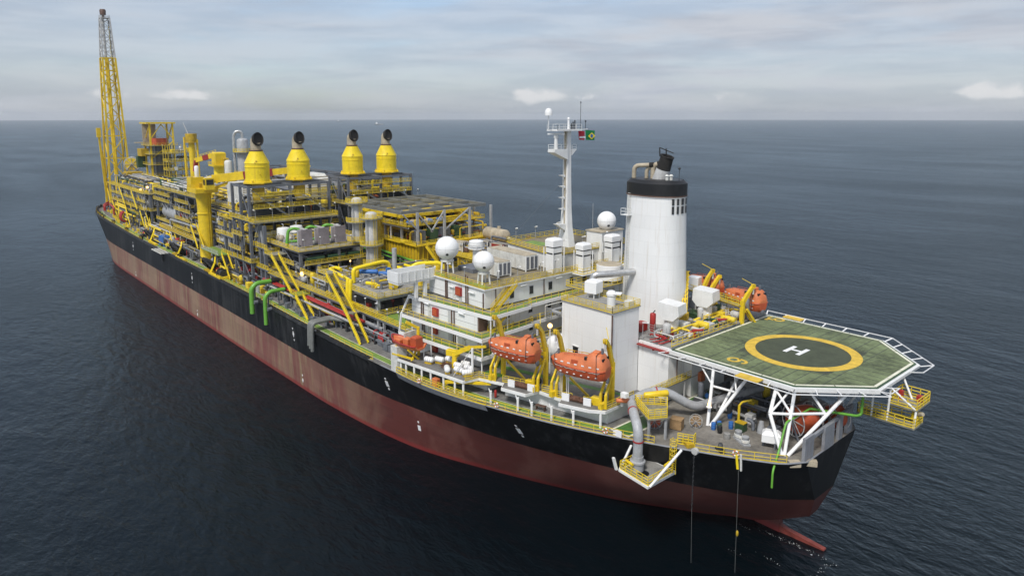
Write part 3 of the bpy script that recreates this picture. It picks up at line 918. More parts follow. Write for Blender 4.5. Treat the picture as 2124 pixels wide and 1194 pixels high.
# ---------------------------------------------------------------- radar mast
MX, MY, MZ = 46.3, -12.6, 36.82
mast = thing('radar_mast', 'tall white tapering signal mast standing on the wheelhouse roof', 'mast', (MX, MY, MZ))
mp = MB()
def mring(z, a, b_, dx=0.0):
    return [(MX - a + dx, MY - b_, z), (MX + a + dx, MY - b_, z), (MX + a + dx, MY + b_, z), (MX - a + dx, MY + b_, z)]
prof = [(MZ, 1.75, 0.95), (41.0, 1.1, 0.75), (45.0, 0.85, 0.65), (52.0, 0.7, 0.55), (60.6, 0.6, 0.5), (61.6, 0.6, 0.5)]
for (z0, a0, b0), (z1, a1, b1) in zip(prof, prof[1:]):
    mp.add(mring(z0, a0, b0) + mring(z1, a1, b1), [(0, 1, 5, 4), (1, 2, 6, 5), (2, 3, 7, 6), (3, 0, 4, 7)])
mp.add(mring(61.6, 0.6, 0.5), [(0, 1, 2, 3)])
mp.build('column', 'white', mast)
MB().box(MX - 0.25, MX + 0.1, MY + 0.45, MY + 0.8, MZ, 61.4).build('cable_trunk', 'tan', mast)
pl = MB().prism([(MX - 1.6, MY + 4.6), (MX + 1.6, MY + 4.6), (MX + 1.6, MY - 2.8), (MX - 1.6, MY - 2.8)], 61.6, 61.8).build('top_platform', 'white', mast)
MB().rail([(MX - 1.55, MY + 4.5, 61.8), (MX + 1.55, MY + 4.5, 61.8), (MX + 1.55, MY - 2.7, 61.8), (MX - 1.55, MY - 2.7, 61.8)], closed=True, h=1.2, w=0.06).build('railing', 'white', pl)
MB().tube((MX, MY - 0.3, 61.8), (MX, MY - 0.3, 64.0), 0.28, 0.2, n=10).sphere((MX, MY - 0.3, 64.1), 0.32, 10, 6).build('beacon', 'white_clean', mast, True)
yd = MB().bar((MX, MY + 4.4, 61.8), (MX, MY + 5.9, 62.0), 0.16)
yd.tube((MX, MY + 5.6, 61.9), (MX, MY + 5.6, 64.8), 0.09, n=6)
yd.build('yard_arm', 'white', mast)
MB().lathe([(0.8, 0), (0.8, 0.5), (0.75, 0.9), (0.5, 1.35), (0.02, 1.5)], (MX, MY + 5.6, 64.8), 16).build('small_radome', 'white_clean', mast, True)
MB().tube((MX, MY - 4.0, 61.5), (MX, MY - 4.0, 67.6), 0.05, n=6).sphere((MX, MY - 4.0, 67.6), 0.16, 8, 5).build('whip_aerial', 'dark_steel', mast)
MB().bar((MX, MY - 2.6, 61.7), (MX, MY - 6.2, 61.9), 0.2).build('yard_arm', 'white', mast)
MB().tube((MX, MY - 5.6, 61.8), (MX, MY - 5.6, 63.6), 0.06, n=6).sphere((MX, MY - 5.6, 63.6), 0.2, 8, 5).build('lantern', 'dark_steel', mast)
for k in range(3):
    MB().tube((MX + 0.6 - 0.5 * k, MY - 1.8, 61.8), (MX + 0.6 - 0.5 * k, MY - 1.8, 63.2 + 0.3 * k), 0.14, n=8).build('lantern', 'dark_steel', mast)
# radar platform with scanner
rpl = MB().extr([(MX - 1.0, MY + 0.8, 55.6), (MX - 1.0, MY + 0.8, 57.7), (MX - 1.0, MY + 4.8, 57.7), (MX - 1.0, MY + 4.8, 57.2)], (2.0, 0, 0)).build('radar_platform', 'white', mast)
MB().rail([(MX - 0.95, MY + 0.9, 57.7), (MX - 0.95, MY + 4.7, 57.7), (MX + 0.95, MY + 4.7, 57.7), (MX + 0.95, MY + 0.9, 57.7)], h=1.1, w=0.06).build('railing', 'white', rpl)
MB().lathe([(0.45, 0), (0.35, 2.4), (0.5, 2.5), (0.5, 2.9), (0.2, 3.2)], (MX, MY + 3.4, 57.7), 10).build('scanner_pedestal', 'white', mast, True)
MB().bar((MX - 0.9, MY + 1.8, 61.0), (MX + 0.9, MY + 5.0, 61.0), 0.4, 0.3).build('radar_scanner', 'white_clean', mast)
sp = MB().extr([(MX - 0.6, MY - 0.8, 56.4), (MX - 0.6, MY - 0.8, 57.6), (MX - 0.6, MY - 2.3, 57.6)], (1.2, 0, 0)).build('side_platform', 'white', mast)
MB().rail([(MX - 0.5, MY - 0.9, 57.6), (MX - 0.5, MY - 2.2, 57.6), (MX + 0.5, MY - 2.2, 57.6)], h=1.1, w=0.06).build('railing', 'white', sp)
for z in (45.2, 47.6, 50.0, 52.3):
    MB().extr([(MX - 0.3, MY + 0.8, z - 0.5), (MX - 0.3, MY + 0.8, z), (MX - 0.3, MY + 2.4, z)], (0.6, 0, 0)).build('lamp_bracket', 'white', mast)
MB().extr([(MX - 0.5, MY + 0.9, 40.4), (MX - 0.5, MY + 0.9, 41.8), (MX - 0.5, MY + 3.6, 42.0)], (1.0, 0, 0)).build('lamp_bracket', 'white', mast)
st_ = MB()
for (dx, dy, zt) in ((-6, 9, 50), (7, -9, 53), (9, 10, 52), (-5, -8, 50)):
    st_.tube((MX, MY, zt), (MX + dx, MY + dy, MZ), 0.025, n=4)
st_.build('stay_wires', 'steel_grey', mast)
# two flags on the yard, the green one with yellow lozenge and blue disc
def waved(c, w, h, m_, name, label, grp=None):
    mb = MB()
    nx = 8
    for i in range(nx):
        q = []
        for (ii, zz_) in ((i, 0), (i + 1, 0), (i + 1, h), (i, h)):
            u = ii / nx
            q.append((c[0] + 0.25 * math.sin(u * 7 + zz_), c[1] - u * w, c[2] + zz_ - 0.15 * u))
        mb.add(q, [(0, 1, 2, 3)])
    o = solo(mb, name, m_, label, 'flag', grp, True)
    return o
fl1 = waved((MX - 0.9, MY - 2.6, 59.7), 1.9, 1.9, 'flag_red', 'flag', 'red and white flag flying just right of the mast')
MB().add([(-0.16, 0.95 * k, 0.45) for k in (1, -1)] + [(-0.16, -0.95, 0.85), (-0.16, 0.95, 0.85)], [(0, 1, 2, 3)]).build('stripe', 'white_clean', None).parent = fl1
fl2 = waved((MX - 1.0, MY - 4.7, 59.6), 2.9, 2.1, 'flag_green', 'flag', 'green flag with yellow lozenge and blue disc at the yard end')
z0 = MB().add([(-0.34, 1.15, 0.98), (-0.34, 0, 0.25), (-0.34, -1.2, 0.98), (-0.34, 0, 1.75)], [(0, 1, 2, 3)]).build('lozenge', 'yellow_bright', None)
z0.parent = fl2
z1 = MB().lathe([(0.42, 0), (0.42, 0.02)], (-0.37, 0, 1.0), 14, axis=(1, 0, 0)).build('disc', 'blue', None)
z1.parent = fl2
# whip aerials on the roof
for i, (x, y, h, lab) in enumerate(((50.0, 5.5, 7.5, 'thin white whip aerial between the containers and the radomes'), (44.0, -18.5, 9.0, 'tall white whip aerial between mast and starboard radome'), (43.0, -24.5, 8.0, 'white whip aerial left of the funnel edge'))):
    b0 = RF + 0.27 if i == 0 else (36.82 if i == 1 else RF + 0.27)
    a_ = thing('whip_aerial', lab, 'aerial', (x, y, b0))
    MB().tube((x, y, b0), (x, y, b0 + 2.2), 0.09, n=6).build('base', 'white_clean', a_)
    MB().tube((x, y, b0 + 2.2), (x, y, b0 + h), 0.035, n=5).build('rod', 'light_grey', a_)

# ---------------------------------------------------------------- engine casing, funnel
cas = thing('engine_casing', 'tall plain white casing block with dark doorway behind the aft lifeboat', 'deckhouse', (20, 4, ZB))
MB().prism([(15.6, 8.0), (27.2, 8.0), (27.2, 0.9), (15.6, 0.9)], ZD + 0.1, 32.2).build('wall', 'white_plated', cas)
rr = MB().prism([(15.4, 8.2), (27.4, 8.2), (27.4, 0.7), (15.4, 0.7)], 32.2, 32.35).build('roof', 'plate_grey', cas)
MB().rail([(15.5, 8.1, 32.35), (27.3, 8.1, 32.35), (27.3, 0.8, 32.35), (15.5, 0.8, 32.35)], closed=True, step=1.5, bars=(0.35, 0.68, 1.0)).build('railing', 'rail_yellow', rr)
dr = MB().box(23.2, 24.4, 7.98, 8.08, 22.0, 24.6).build('doorway', 'black', cas)
MB().box(23.0, 24.6, 8.0, 8.14, 24.6, 24.75).build('lintel', 'white', cas)
MB().tube((15.45, 8.15, 20.2), (15.45, 8.15, 32.0), 0.13, n=8).build('drain_pipe', 'brown_pipe', cas)
low = MB().box(9.2, 15.55, -9.0, 0.85, ZD + 0.1, 26.2).build('lower_wall', 'white_plated', cas)
MB().box(9.0, 30.0, S(8.0) - 14, 0.4, 26.2, 26.45).build('casing_deck', 'plate_grey', cas)
MB().box(7.6, 9.15, -14, -3.6, ZD + 0.1, 25.2).build('lower_wall', 'white', cas)
MB().prism([(9.0, 1.6), (15.4, 1.6), (15.4, 0.9), (9.0, 0.9)], 25.6, 25.8).build('ledge', 'crane_red', cas)
MB().path([(12.5, 1.0, 25.3), (9.5, -2.5, 25.3)], 0.2, 8).build('red_pipe', 'red', cas)
MB().path([(8.9, -1.2, 25.2), (8.9, -1.2, 20.2)], 0.1, 6).build('drain_pipe', 'brown_pipe', cas)
MB().rail([(9.1, 0.3, 26.45), (9.1, -20, 26.45)], step=1.6).build('railing', 'rail_yellow', cas)
# things on the casing roof
v = thing('mushroom_vent', 'small white cowl vent on the casing roof', 'ventilator', (18.4, 5.0, 32.35))
MB().lathe([(0.75, 0), (0.75, 1.9), (0.9, 2.0), (0.9, 2.4), (0.55, 2.8)], (18.4, 5.0, 32.35), 14).build('stem', 'white', v, True)
MB().cbox((17.6, 4.6, 34.7), 1.7, 1.5, 0.16, 0.5).build('flap', 'white_clean', v)
v = thing('vent_box', 'white cube vent box at the forward corner of the casing roof', 'ventilator', (24.6, 2.6, 32.35))
MB().cbox((24.6, 2.6, 33.3), 2.4, 2.4, 2.3, 0.2, 0.3).build('box', 'white_clean', v)
for a, b_ in ((-0.7, -0.7), (0.7, 0.7), (-0.7, 0.7), (0.7, -0.7)):
    MB().bar((24.6 + a, 2.6 + b_, 32.35), (24.6 + a, 2.6 + b_, 33.35), 0.15).build('leg', 'white', v)
v = solo(MB().cbox((16.8, 2.2, 32.35), 1.0, 1.6, 1.0, 0, 0.15), 'roof_locker', 'white_dirty', 'small white locker near the aft edge of the casing roof', 'locker')
# funnel
FX, FY, FZ = 22.6, -12.5, 26.45
fun = thing('funnel', 'big white oval funnel with a black top band', 'funnel', (FX, FY, FZ))
def oval(z0, z1, a0, b0, a1, b1, dx0=0.0, dx1=0.0, n=56, m=6):
    mb = MB()
    rings_ = []
    for j in range(m + 1):
        t = j / m
        a, b_, dx = lerp(a0, a1, t), lerp(b0, b1, t), lerp(dx0, dx1, t)
        rings_.append([(FX + dx + a * math.copysign(abs(math.cos(2 * math.pi * i / n)) ** 0.85, math.cos(2 * math.pi * i / n)), FY + b_ * math.copysign(abs(math.sin(2 * math.pi * i / n)) ** 0.85, math.sin(2 * math.pi * i / n)), lerp(z0, z1, t)) for i in range(n)])
    mb.add([v_ for r_ in rings_ for v_ in r_], [(j * n + i, j * n + (i + 1) % n, (j + 1) * n + (i + 1) % n, (j + 1) * n + i) for j in range(m) for i in range(n)])
    return mb
oval(FZ, 50.2, 6.45, 4.7, 5.7, 4.3, 0, 0.1).build('casing', 'white_plated', fun, True)
fb = oval(50.2, 52.4, 5.85, 4.45, 5.85, 4.45, 0.1, 0.1)
fb.add(oval(52.4, 53.0, 5.85, 4.45, 5.2, 3.8, 0.1, 0.1, m=1).v, oval(52.4, 53.0, 1, 1, 1, 1, m=1).f)
n_ = 56
fb.add([(FX + 0.1 + 5.2 * math.cos(2 * math.pi * i / n_), FY + 3.8 * math.sin(2 * math.pi * i / n_), 53.0) for i in range(n_)], [tuple(range(n_))])
fb.build('black_band', 'black', fun, True)
oval(50.0, 50.25, 5.93, 4.53, 5.93, 4.53, 0.1, 0.1, m=1).build('band_edge', 'brown_pipe', fun, True)
# louvre openings at the aft end
for k in range(5):
    ang = R(180 - 26 + 13 * k)
    ca, sa = math.cos(ang), math.sin(ang)
    for (z0, z1) in ((47.0, 48.4), (48.6, 49.8)):
        mb = MB()
        e = 0.055
        P = []
        for dA in (-e, e):
            for zz_ in (z0, z1):
                c_, s_ = math.cos(ang + dA), math.sin(ang + dA)
                P.append((FX + 0.05 + 5.88 * math.copysign(abs(c_) ** 0.85, c_), FY + 4.44 * math.copysign(abs(s_) ** 0.85, s_), zz_))
        mb.add(P, [(0, 1, 3, 2)])
        mb.build('louvre', 'dark_steel', fun)
lad = MB()
for s_ in (-0.3, 0.3):
    lad.bar((FX + 3.4 + s_, FY + 4.35, FZ + 1), (FX + 3.3 + s_, FY + 4.0, 50.0), 0.09)
for k in range(46):
    z = FZ + 1.4 + 0.5 * k
    yy = lerp(FY + 4.35, FY + 4.0, (z - FZ - 1) / 23)
    lad.bar((FX + 3.05, yy, z), (FX + 3.7, yy, z), 0.06)
lad.build('ladder', 'white_dirty', fun)
# ladder cage platform on the port side
MB().box(FX + 2.6, FX + 4.4, FY + 3.9, FY + 5.2, 46.2, 46.3).build('inspection_platform', 'white', fun)
MB().rail([(FX + 2.6, FY + 4.0, 46.3), (FX + 2.6, FY + 5.1, 46.3), (FX + 4.4, FY + 5.1, 46.3), (FX + 4.4, FY + 3.8, 46.3)], w=0.06, kick=False).build('railing', 'white', fun)
# exhaust pipes on top
up_ = thing('funnel_uptake', 'raked black exhaust uptake standing on the funnel top', 'exhaust pipe', (FX - 0.6, FY - 0.4, 52.9))
MB().lathe([(1.5, 0), (1.3, 2.3)], (FX - 0.3, FY - 0.4, 52.7), 20, axis=(-0.33, 0, 1), cap=False).build('lower_uptake', 'light_grey', up_, True)
MB().lathe([(1.31, 0), (1.2, 2.4), (1.3, 2.4), (1.3, 2.6), (1.05, 2.6), (1.0, 0.6)], (FX - 0.3 - 0.33 * 2.18, FY - 0.4, 52.7 + 2.18), 20, axis=(-0.33, 0, 1), cap=False).build('sooty_top', 'soot', up_, True)
fr = MB().bar((FX - 1.0, FY + 0.8, 57.3), (FX - 0.9, FY + 0.8, 58.9), 0.16).bar((FX - 0.9, FY + 0.8, 58.9), (FX - 3.2, FY - 0.4, 57.9), 0.16).bar((FX - 1.0, FY - 1.2, 57.3), (FX - 0.9, FY - 1.2, 58.7), 0.16)
fr.build('cowl_frame', 'soot', up_)
for i, (pts, r_, lab) in enumerate((
        ([(FX + 4.6, FY + 1.2, 52.8), (FX + 4.6, FY + 1.2, 55.3), (FX + 2.0, FY + 0.4, 55.5), (FX + 1.2, FY + 0.1, 55.6)], 0.42, 'tan exhaust pipe bent over on the funnel top'),
        ([(FX + 2.4, FY + 0.2, 52.8), (FX + 2.4, FY + 0.2, 54.8), (FX + 1.2, FY - 0.4, 55.4)], 0.36, 'short tan pipe under the bent exhaust on the funnel'),
        ([(FX + 1.2, FY - 0.2, 52.8), (FX + 1.2, FY - 0.2, 55.4), (FX + 0.0, FY - 0.8, 55.9)], 0.48, 'tan pipe with sooty elbow next to the raked uptake'))):
    o = thing('exhaust_pipe', lab, 'exhaust pipe', pts[0], 'small exhaust pipes on the funnel')
    MB().path(pts, r_, 12, 1.0).build('pipe', 'tan', o, True)
    e0, e1 = Vector(pts[-2]), Vector(pts[-1])
    d = (e1 - e0).normalized()
    MB().tube(e1 - d * 0.5, e1 + d * 0.25, r_ * 1.12, n=12).build('sooty_mouth', 'soot', o, True)
for (x, y, lab) in ((FX - 2.9, FY + 1.0, 'white vent cap nearer the raked uptake on the funnel top'), (FX - 3.3, FY + 0.3, 'white vent cap farther from the raked uptake on the funnel top')):
    solo(MB().lathe([(0.3, 0), (0.3, 0.7), (0.42, 0.8), (0.2, 1.1)], (x, y, 52.95), 10), 'mushroom_ventilator', 'white_dirty', lab, 'ventilator', 'vent caps on the funnel', True)
solo(MB().tube((FX - 5.0, FY + 0.2, 52.9), (FX - 5.0, FY + 0.2, 55.2), 0.05, n=6).sphere((FX - 5.0, FY + 0.2, 55.2), 0.24, 8, 6), 'navigation_lamp', 'dark_steel', 'dark lamp on a thin post at the aft rim of the funnel top', 'lamp')
# steel pipe from funnel to deck, round white tank
pp = thing('vent_pipe', 'bare steel pipe bending down beside the funnel foot', 'pipe', (27.0, -1.0, 30))
MB().path([(24.0, -8.0, 35.6), (25.8, -2.6, 35.6), (27.3, -0.4, 35.6), (27.6, -0.2, 34.0), (27.6, -0.2, 30.0)], 0.62, 14, 1.5).build('pipe', 'silver', pp, True)
MB().tube((27.6, -0.2, 26.4), (27.6, -0.2, 30.0), 0.5, n=10).build('riser', 'silver', pp, True)
tk = thing('header_tank', 'squat round white tank with flat lid left of the funnel', 'tank', (32.6, -11.0, 26.45))
MB().lathe([(2.6, 0), (2.6, 2.9), (2.5, 3.0)], (32.6, -11.0, 32.3), 28).build('shell', 'white_clean', tk, True)
MB().lathe([(2.55, 0), (2.3, 0.12)], (32.6, -11.0, 35.3), 28).build('lid', 'tan', tk, True)
for k in range(5):
    a = 2 * math.pi * k / 5
    MB().tube((32.6 + 2.2 * math.cos(a), -11 + 2.2 * math.sin(a), 26.45), (32.6 + 2.2 * math.cos(a), -11 + 2.2 * math.sin(a), 32.3), 0.15, n=6).build('leg', 'white', tk)
pf = MB().box(29.6, 35.6, -16, -1.5, 31.6, 31.8)
pf = solo(pf, 'pipe_platform', 'grating', 'grating platform with yellow rails between casing and accommodation block', 'platform')
MB().rail([(29.7, -1.6, 31.8), (35.5, -1.6, 31.8), (35.5, -15.9, 31.8), (29.7, -15.9, 31.8)], closed=True, step=1.5).build('railing', 'rail_yellow', pf)
for (x, y) in ((29.9, -2.0), (29.9, -15.5), (35.0, -15.5)):
    MB().box(x - 0.15, x + 0.15, y - 0.15, y + 0.15, 26.4, 31.6).build('post', 'white', pf)
hf = solo(MB().vessel((28.5, 3.4, 23.5), (28.5, 8.6, 23.5), 1.9), 'drum_tank', 'white_clean', 'white drum with domed end peeping out beside the casing', 'tank', None, True)
# deck connecting casing and accommodation at boat deck level (inner part)
bd = thing('boat_deck', 'grey boat deck with white fascia carried on white posts above the hull edge', 'deck platform', (22, 15, ZD))
edge = [(50.6, 27.9), (42.9, 26.9), (33.6, 25.6), (33.0, 22.6), (28.2, 21.0), (27.0, 22.6), (22.3, 21.4), (22.0, 18.8), (17.0, 18.4), (16.2, 19.9), (11.4, 18.2), (9.3, 16.6), (9.5, 9.0)]
inner = [(15.5, 9.0), (15.5, 8.1), (37.4, 8.1), (37.4, 19.0), (50.6, 20.1)]
MB().prism(edge + inner, ZB - 0.45, ZB).build('slab', 'white', bd)
e2 = [(x + 0.1, y - 0.28) for x, y in edge]
MB().prism(e2 + [(15.4, 9.0), (15.4, 8.2), (37.2, 8.2), (37.2, 18.9), (50.4, 19.9)], ZB, ZB + 0.02).build('deck_coating', 'deck_grey', bd)
for q in ([(36.9, 17.5), (36.9, 16.0), (12.0, 9.2), (10.5, 9.8)], [(36.9, 16.0), (36.9, 9.0), (35.6, 9.0), (35.6, 15.6)], [(34.5, 20.8), (30.6, 19.6), (30.6, 18.2), (34.5, 19.0)]):
    MB().prism(q, ZB + 0.021, ZB + 0.045).build('green_walkway', 'walk_dark_green', bd)
for (x, y) in ((50.2, 27.4), (48.6, 27.3), (46.2, 27.1), (44.2, 26.8), (41.8, 26.5), (38.6, 26.0), (35.8, 25.6), (33.8, 25.3), (28.1, 23.9), (23.0, 22.4), (20.2, 21.9), (16.9, 20.7), (13.4, 19.4), (10.0, 16.9)):
    yy = min(y, edge_y(x) - 0.25)
    ps = MB().tube((x, yy, ZD + 0.02), (x, yy, ZB - 0.45), 0.2, n=8).build('post', 'white_clean', bd, True)
    MB().bar((x, yy, ZB - 1.4), (x + 1.0, yy - 0.4, ZB - 0.45), 0.12).build('knee_brace', 'white', ps)
for seg in ([(33.4, 25.2), (33.0, 22.5), (29.8, 21.4)], [(28.9, 20.6), (24.6, 19.0)], [(21.5, 18.4), (18.8, 17.6)], [(18.0, 18.4), (15.6, 17.4)], [(13.6, 16.9), (11.5, 16.0)], [(9.6, 16.0), (9.8, 9.2)]):
    MB().rail([(x, y, ZB + 0.02) for x, y in seg], step=1.3, bars=(0.35, 0.68, 1.0)).build('railing', 'rail_yellow', bd)
# main deck house under the boat deck
MB().prism([(10.2, 15.0), (29.4, 19.6), (31.0, 12), (31.0, 8.5), (10.2, 8.5)], ZD + 0.02, ZB - 0.46).build('deck_house', 'white', bd)
MB().prism([(33.0, 20.6), (37.4, 21.4), (50.6, 22.8), (50.6, 20.0), (33.0, 15.0)], ZD + 0.02, ZB - 0.46).build('deck_house', 'white', bd)
MB().box(29.5, 33.0, 8.5, 16.0, ZD + 0.02, ZD + 0.1).build('sill', 'plate_grey', bd)
# grey bulwark on the widened part of the hull edge
bw_ = []
for i in range(13):
    x = lerp(28.0, 50.8, i / 12)
    bw_.append((x, edge_y(x) + 0.2 + 0.5 * math.sin(math.pi * i / 12)))
mb = MB()
for (a, b_) in zip(bw_, bw_[1:]):
    mb.add([(a[0], a[1] - 0.55, ZD - 1.0), (b_[0], b_[1] - 0.55, ZD - 1.0), (b_[0], b_[1], ZD + 0.12), (a[0], a[1], ZD + 0.12), (a[0], a[1] - 0.5, ZD + 0.12), (b_[0], b_[1] - 0.5, ZD + 0.12)], [(1, 0, 3, 2), (2, 3, 4, 5)])
solo(mb, 'sponson_plate', 'bulwark_grey', 'grey flared sponson plate under the liferaft deck', 'hull fitting')
MB().rail([(x, y - 0.15, ZD + 0.13) for x, y in bw_], step=1.9).build('sponson_railing', 'rail_yellow', bd)
wl_ = MB().prism([(50.6, 28.0), (52.6, 28.1), (52.6, 24.5), (51.8, 24.5), (51.8, 25.8), (50.6, 25.8)], ZD + 0.02, D1 - 0.8)
wl_.build('end_wall', 'white_dirty', bd)

# ---------------------------------------------------------------- lifeboats and davits
def lifeboat_proto():
    o = thing('lifeboat', 'x', 'lifeboat', (0, 0, 0), 'orange enclosed lifeboats')
    L = 11.2
    st = []
    n = 22
    # stations along x (bow +x): half-beam, keel z, gunwale z, roof z
    T = [(-5.6, 0.95, 0.55, 1.95, 2.35), (-5.3, 1.35, 0.25, 1.9, 3.2), (-4.6, 1.62, 0.08, 1.82, 4.0), (-3.0, 1.75, 0.0, 1.75, 4.15), (-1.9, 1.78, 0.0, 1.75, 3.75), (-1.2, 1.8, 0.0, 1.75, 3.3), (0.6, 1.8, 0.0, 1.78, 3.22), (2.4, 1.68, 0.08, 1.85, 3.1), (3.8, 1.36, 0.25, 1.95, 2.95), (4.8, 0.9, 0.55, 2.05, 2.72), (5.4, 0.42, 0.95, 2.15, 2.5), (5.65, 0.08, 1.4, 2.2, 2.35)]
    def ring_h(t):
        x, b, k, g, r_ = t
        return [(x, b * s_ * u, z) for s_ in (1,) for u, z in ((1.0, g), (0.97, lerp(k, g, 0.62)), (0.72, lerp(k, g, 0.2)), (0.0, k))]
    hb = MB()
    R_ = []
    for t in T:
        h = ring_h(t)
        R_.append(h + [(x, -y, z) for x, y, z in h[-2::-1]])
    m_ = len(R_[0])
    hb.add([v for r_ in R_ for v in r_], [(i * m_ + j, i * m_ + j + 1, (i + 1) * m_ + j + 1, (i + 1) * m_ + j) for i in range(len(T) - 1) for j in range(m_ - 1)])
    hb.add(R_[0], [tuple(range(m_))])
    hb.build('hull', 'orange_dark', o, True)
    cb = MB()
    C_ = []
    for x, b, k, g, r_ in T:
        C_.append([(x, b * u * s_, z) for u, z, s_ in ((1.0, g, 1), (0.96, lerp(g, r_, 0.35), 1), (0.74, lerp(g, r_, 0.82), 1), (0.42, r_, 1), (0.42, r_, -1), (0.74, lerp(g, r_, 0.82), -1), (0.96, lerp(g, r_, 0.35), -1), (1.0, g, -1))])
    m_ = 8
    cb.add([v for r_ in C_ for v in r_], [(i * m_ + j, (i + 1) * m_ + j, (i + 1) * m_ + j + 1, i * m_ + j + 1) for i in range(len(T) - 1) for j in range(m_ - 1)])
    cb.add(C_[0], [tuple(range(m_ - 1, -1, -1))])
    cb.build('canopy', 'orange', o, True)
    fd = []
    for s_ in (1, -1):
        MB().path([(x, s_ * (b + 0.05), g) for x, b, k, g, r_ in T], 0.11, 6).build('fender', 'orange_dark', o, True)
    for s_ in (1, -1):
        for k in range(7):
            x = lerp(-4.4, 4.0, k / 6)
            b = interp([(t[0], t[1]) for t in T], x)
            MB().box(x - 0.26, x + 0.26, s_ * b * 0.965 - 0.05, s_ * b * 0.965 + 0.05, 2.26, 2.42).build('reflector', 'white_clean', o)
            if k < 6:
                MB().box(x + 0.1, x + 0.45, s_ * b * 0.94 - 0.06, s_ * b * 0.94 + 0.06, 0.86, 0.98).build('reflector', 'white_clean', o)
    for s_ in (1, -1):
        w = MB().box(-2.2, -1.75, s_ * 1.2 - 0.3, s_ * 1.2 + 0.3, 3.2, 3.62).build('window', 'glass', o)
        MB().box(-5.15, -4.9, s_ * 0.75 - 0.3, s_ * 0.75 + 0.3, 3.2, 3.6).build('window', 'glass', o)
    MB().cbox((-3.4, 0, 4.1), 1.2, 0.9, 0.25, 0, 0.08).build('hatch', 'orange', o)
    for s_ in (1, -1):
        MB().box(-0.5, 0.7, s_ * 1.62 - 0.06, s_ * 1.62 + 0.06, 2.0, 2.95).build('side_door', 'orange_dark', o)
        gp_ = []
        for k in range(21):
            x = lerp(-4.8, 4.4, k / 20)
            b = interp([(t[0], t[1]) for t in T], x)
            gp_.append((x, s_ * (b + 0.08), 1.72 - 0.16 * abs(math.sin(k * math.pi / 2.5))))
        MB().path(gp_, 0.03, 4).build('grab_line', 'white_dirty', o)
    MB().rail([(-1.4, 0.8, 3.2), (2.6, 0.66, 3.05)], h=0.35, w=0.05, kick=False, bars=(1.0,)).rail([(-1.4, -0.8, 3.2), (2.6, -0.66, 3.05)], h=0.35, w=0.05, kick=False, bars=(1.0,)).build('grab_rail', 'orange_dark', o)
    for x in (-4.3, 4.2):
        MB().path([(x, 1.8 if x < 0 else 1.35, 0.9), (x, 1.85 if x < 0 else 1.3, 2.0), (x + 0.4, 1.2 if x < 0 else 0.9, 4.0 if x < 0 else 2.95), (x + 0.4, 0, 4.3 if x < 0 else 3.1)], 0.06, 5).build('lashing', 'dark_steel', o)
    MB().cbox((-4.4, 0, 4.05), 0.3, 0.3, 0.8).build('lifting_hook', 'steel_grey', o)
    MB().cbox((4.3, 0, 2.75), 0.3, 0.3, 0.8).build('lifting_hook', 'steel_grey', o)
    MB().lathe([(0.1, 0), (0.45, 0.1), (0.45, 0.35)], (-5.75, 0, 0.35), 10, axis=(1, 0, 0)).build('propeller_guard', 'steel_grey', o)
    return o
lb = lifeboat_proto()
BS = (0.88, 1.0, 1.1)
place(lb, (13.9, 17.6, 24.3), R(15), 'orange enclosed lifeboat in the aft port davits in front of the casing', copy=False, scale=BS)
place(lb, (26.2, 20.6, 24.5), R(13), 'orange enclosed lifeboat in the forward port davits below the accommodation corner', scale=BS)
place(lb, (11.8, -26.8, 27.6), R(-14), 'orange enclosed lifeboat on the far side just above the helideck corner', scale=BS)
place(lb, (21.5, -27.4, 28.6), R(-12), 'orange enclosed lifeboat on the far side, half hidden behind yellow davit and white box', scale=BS)
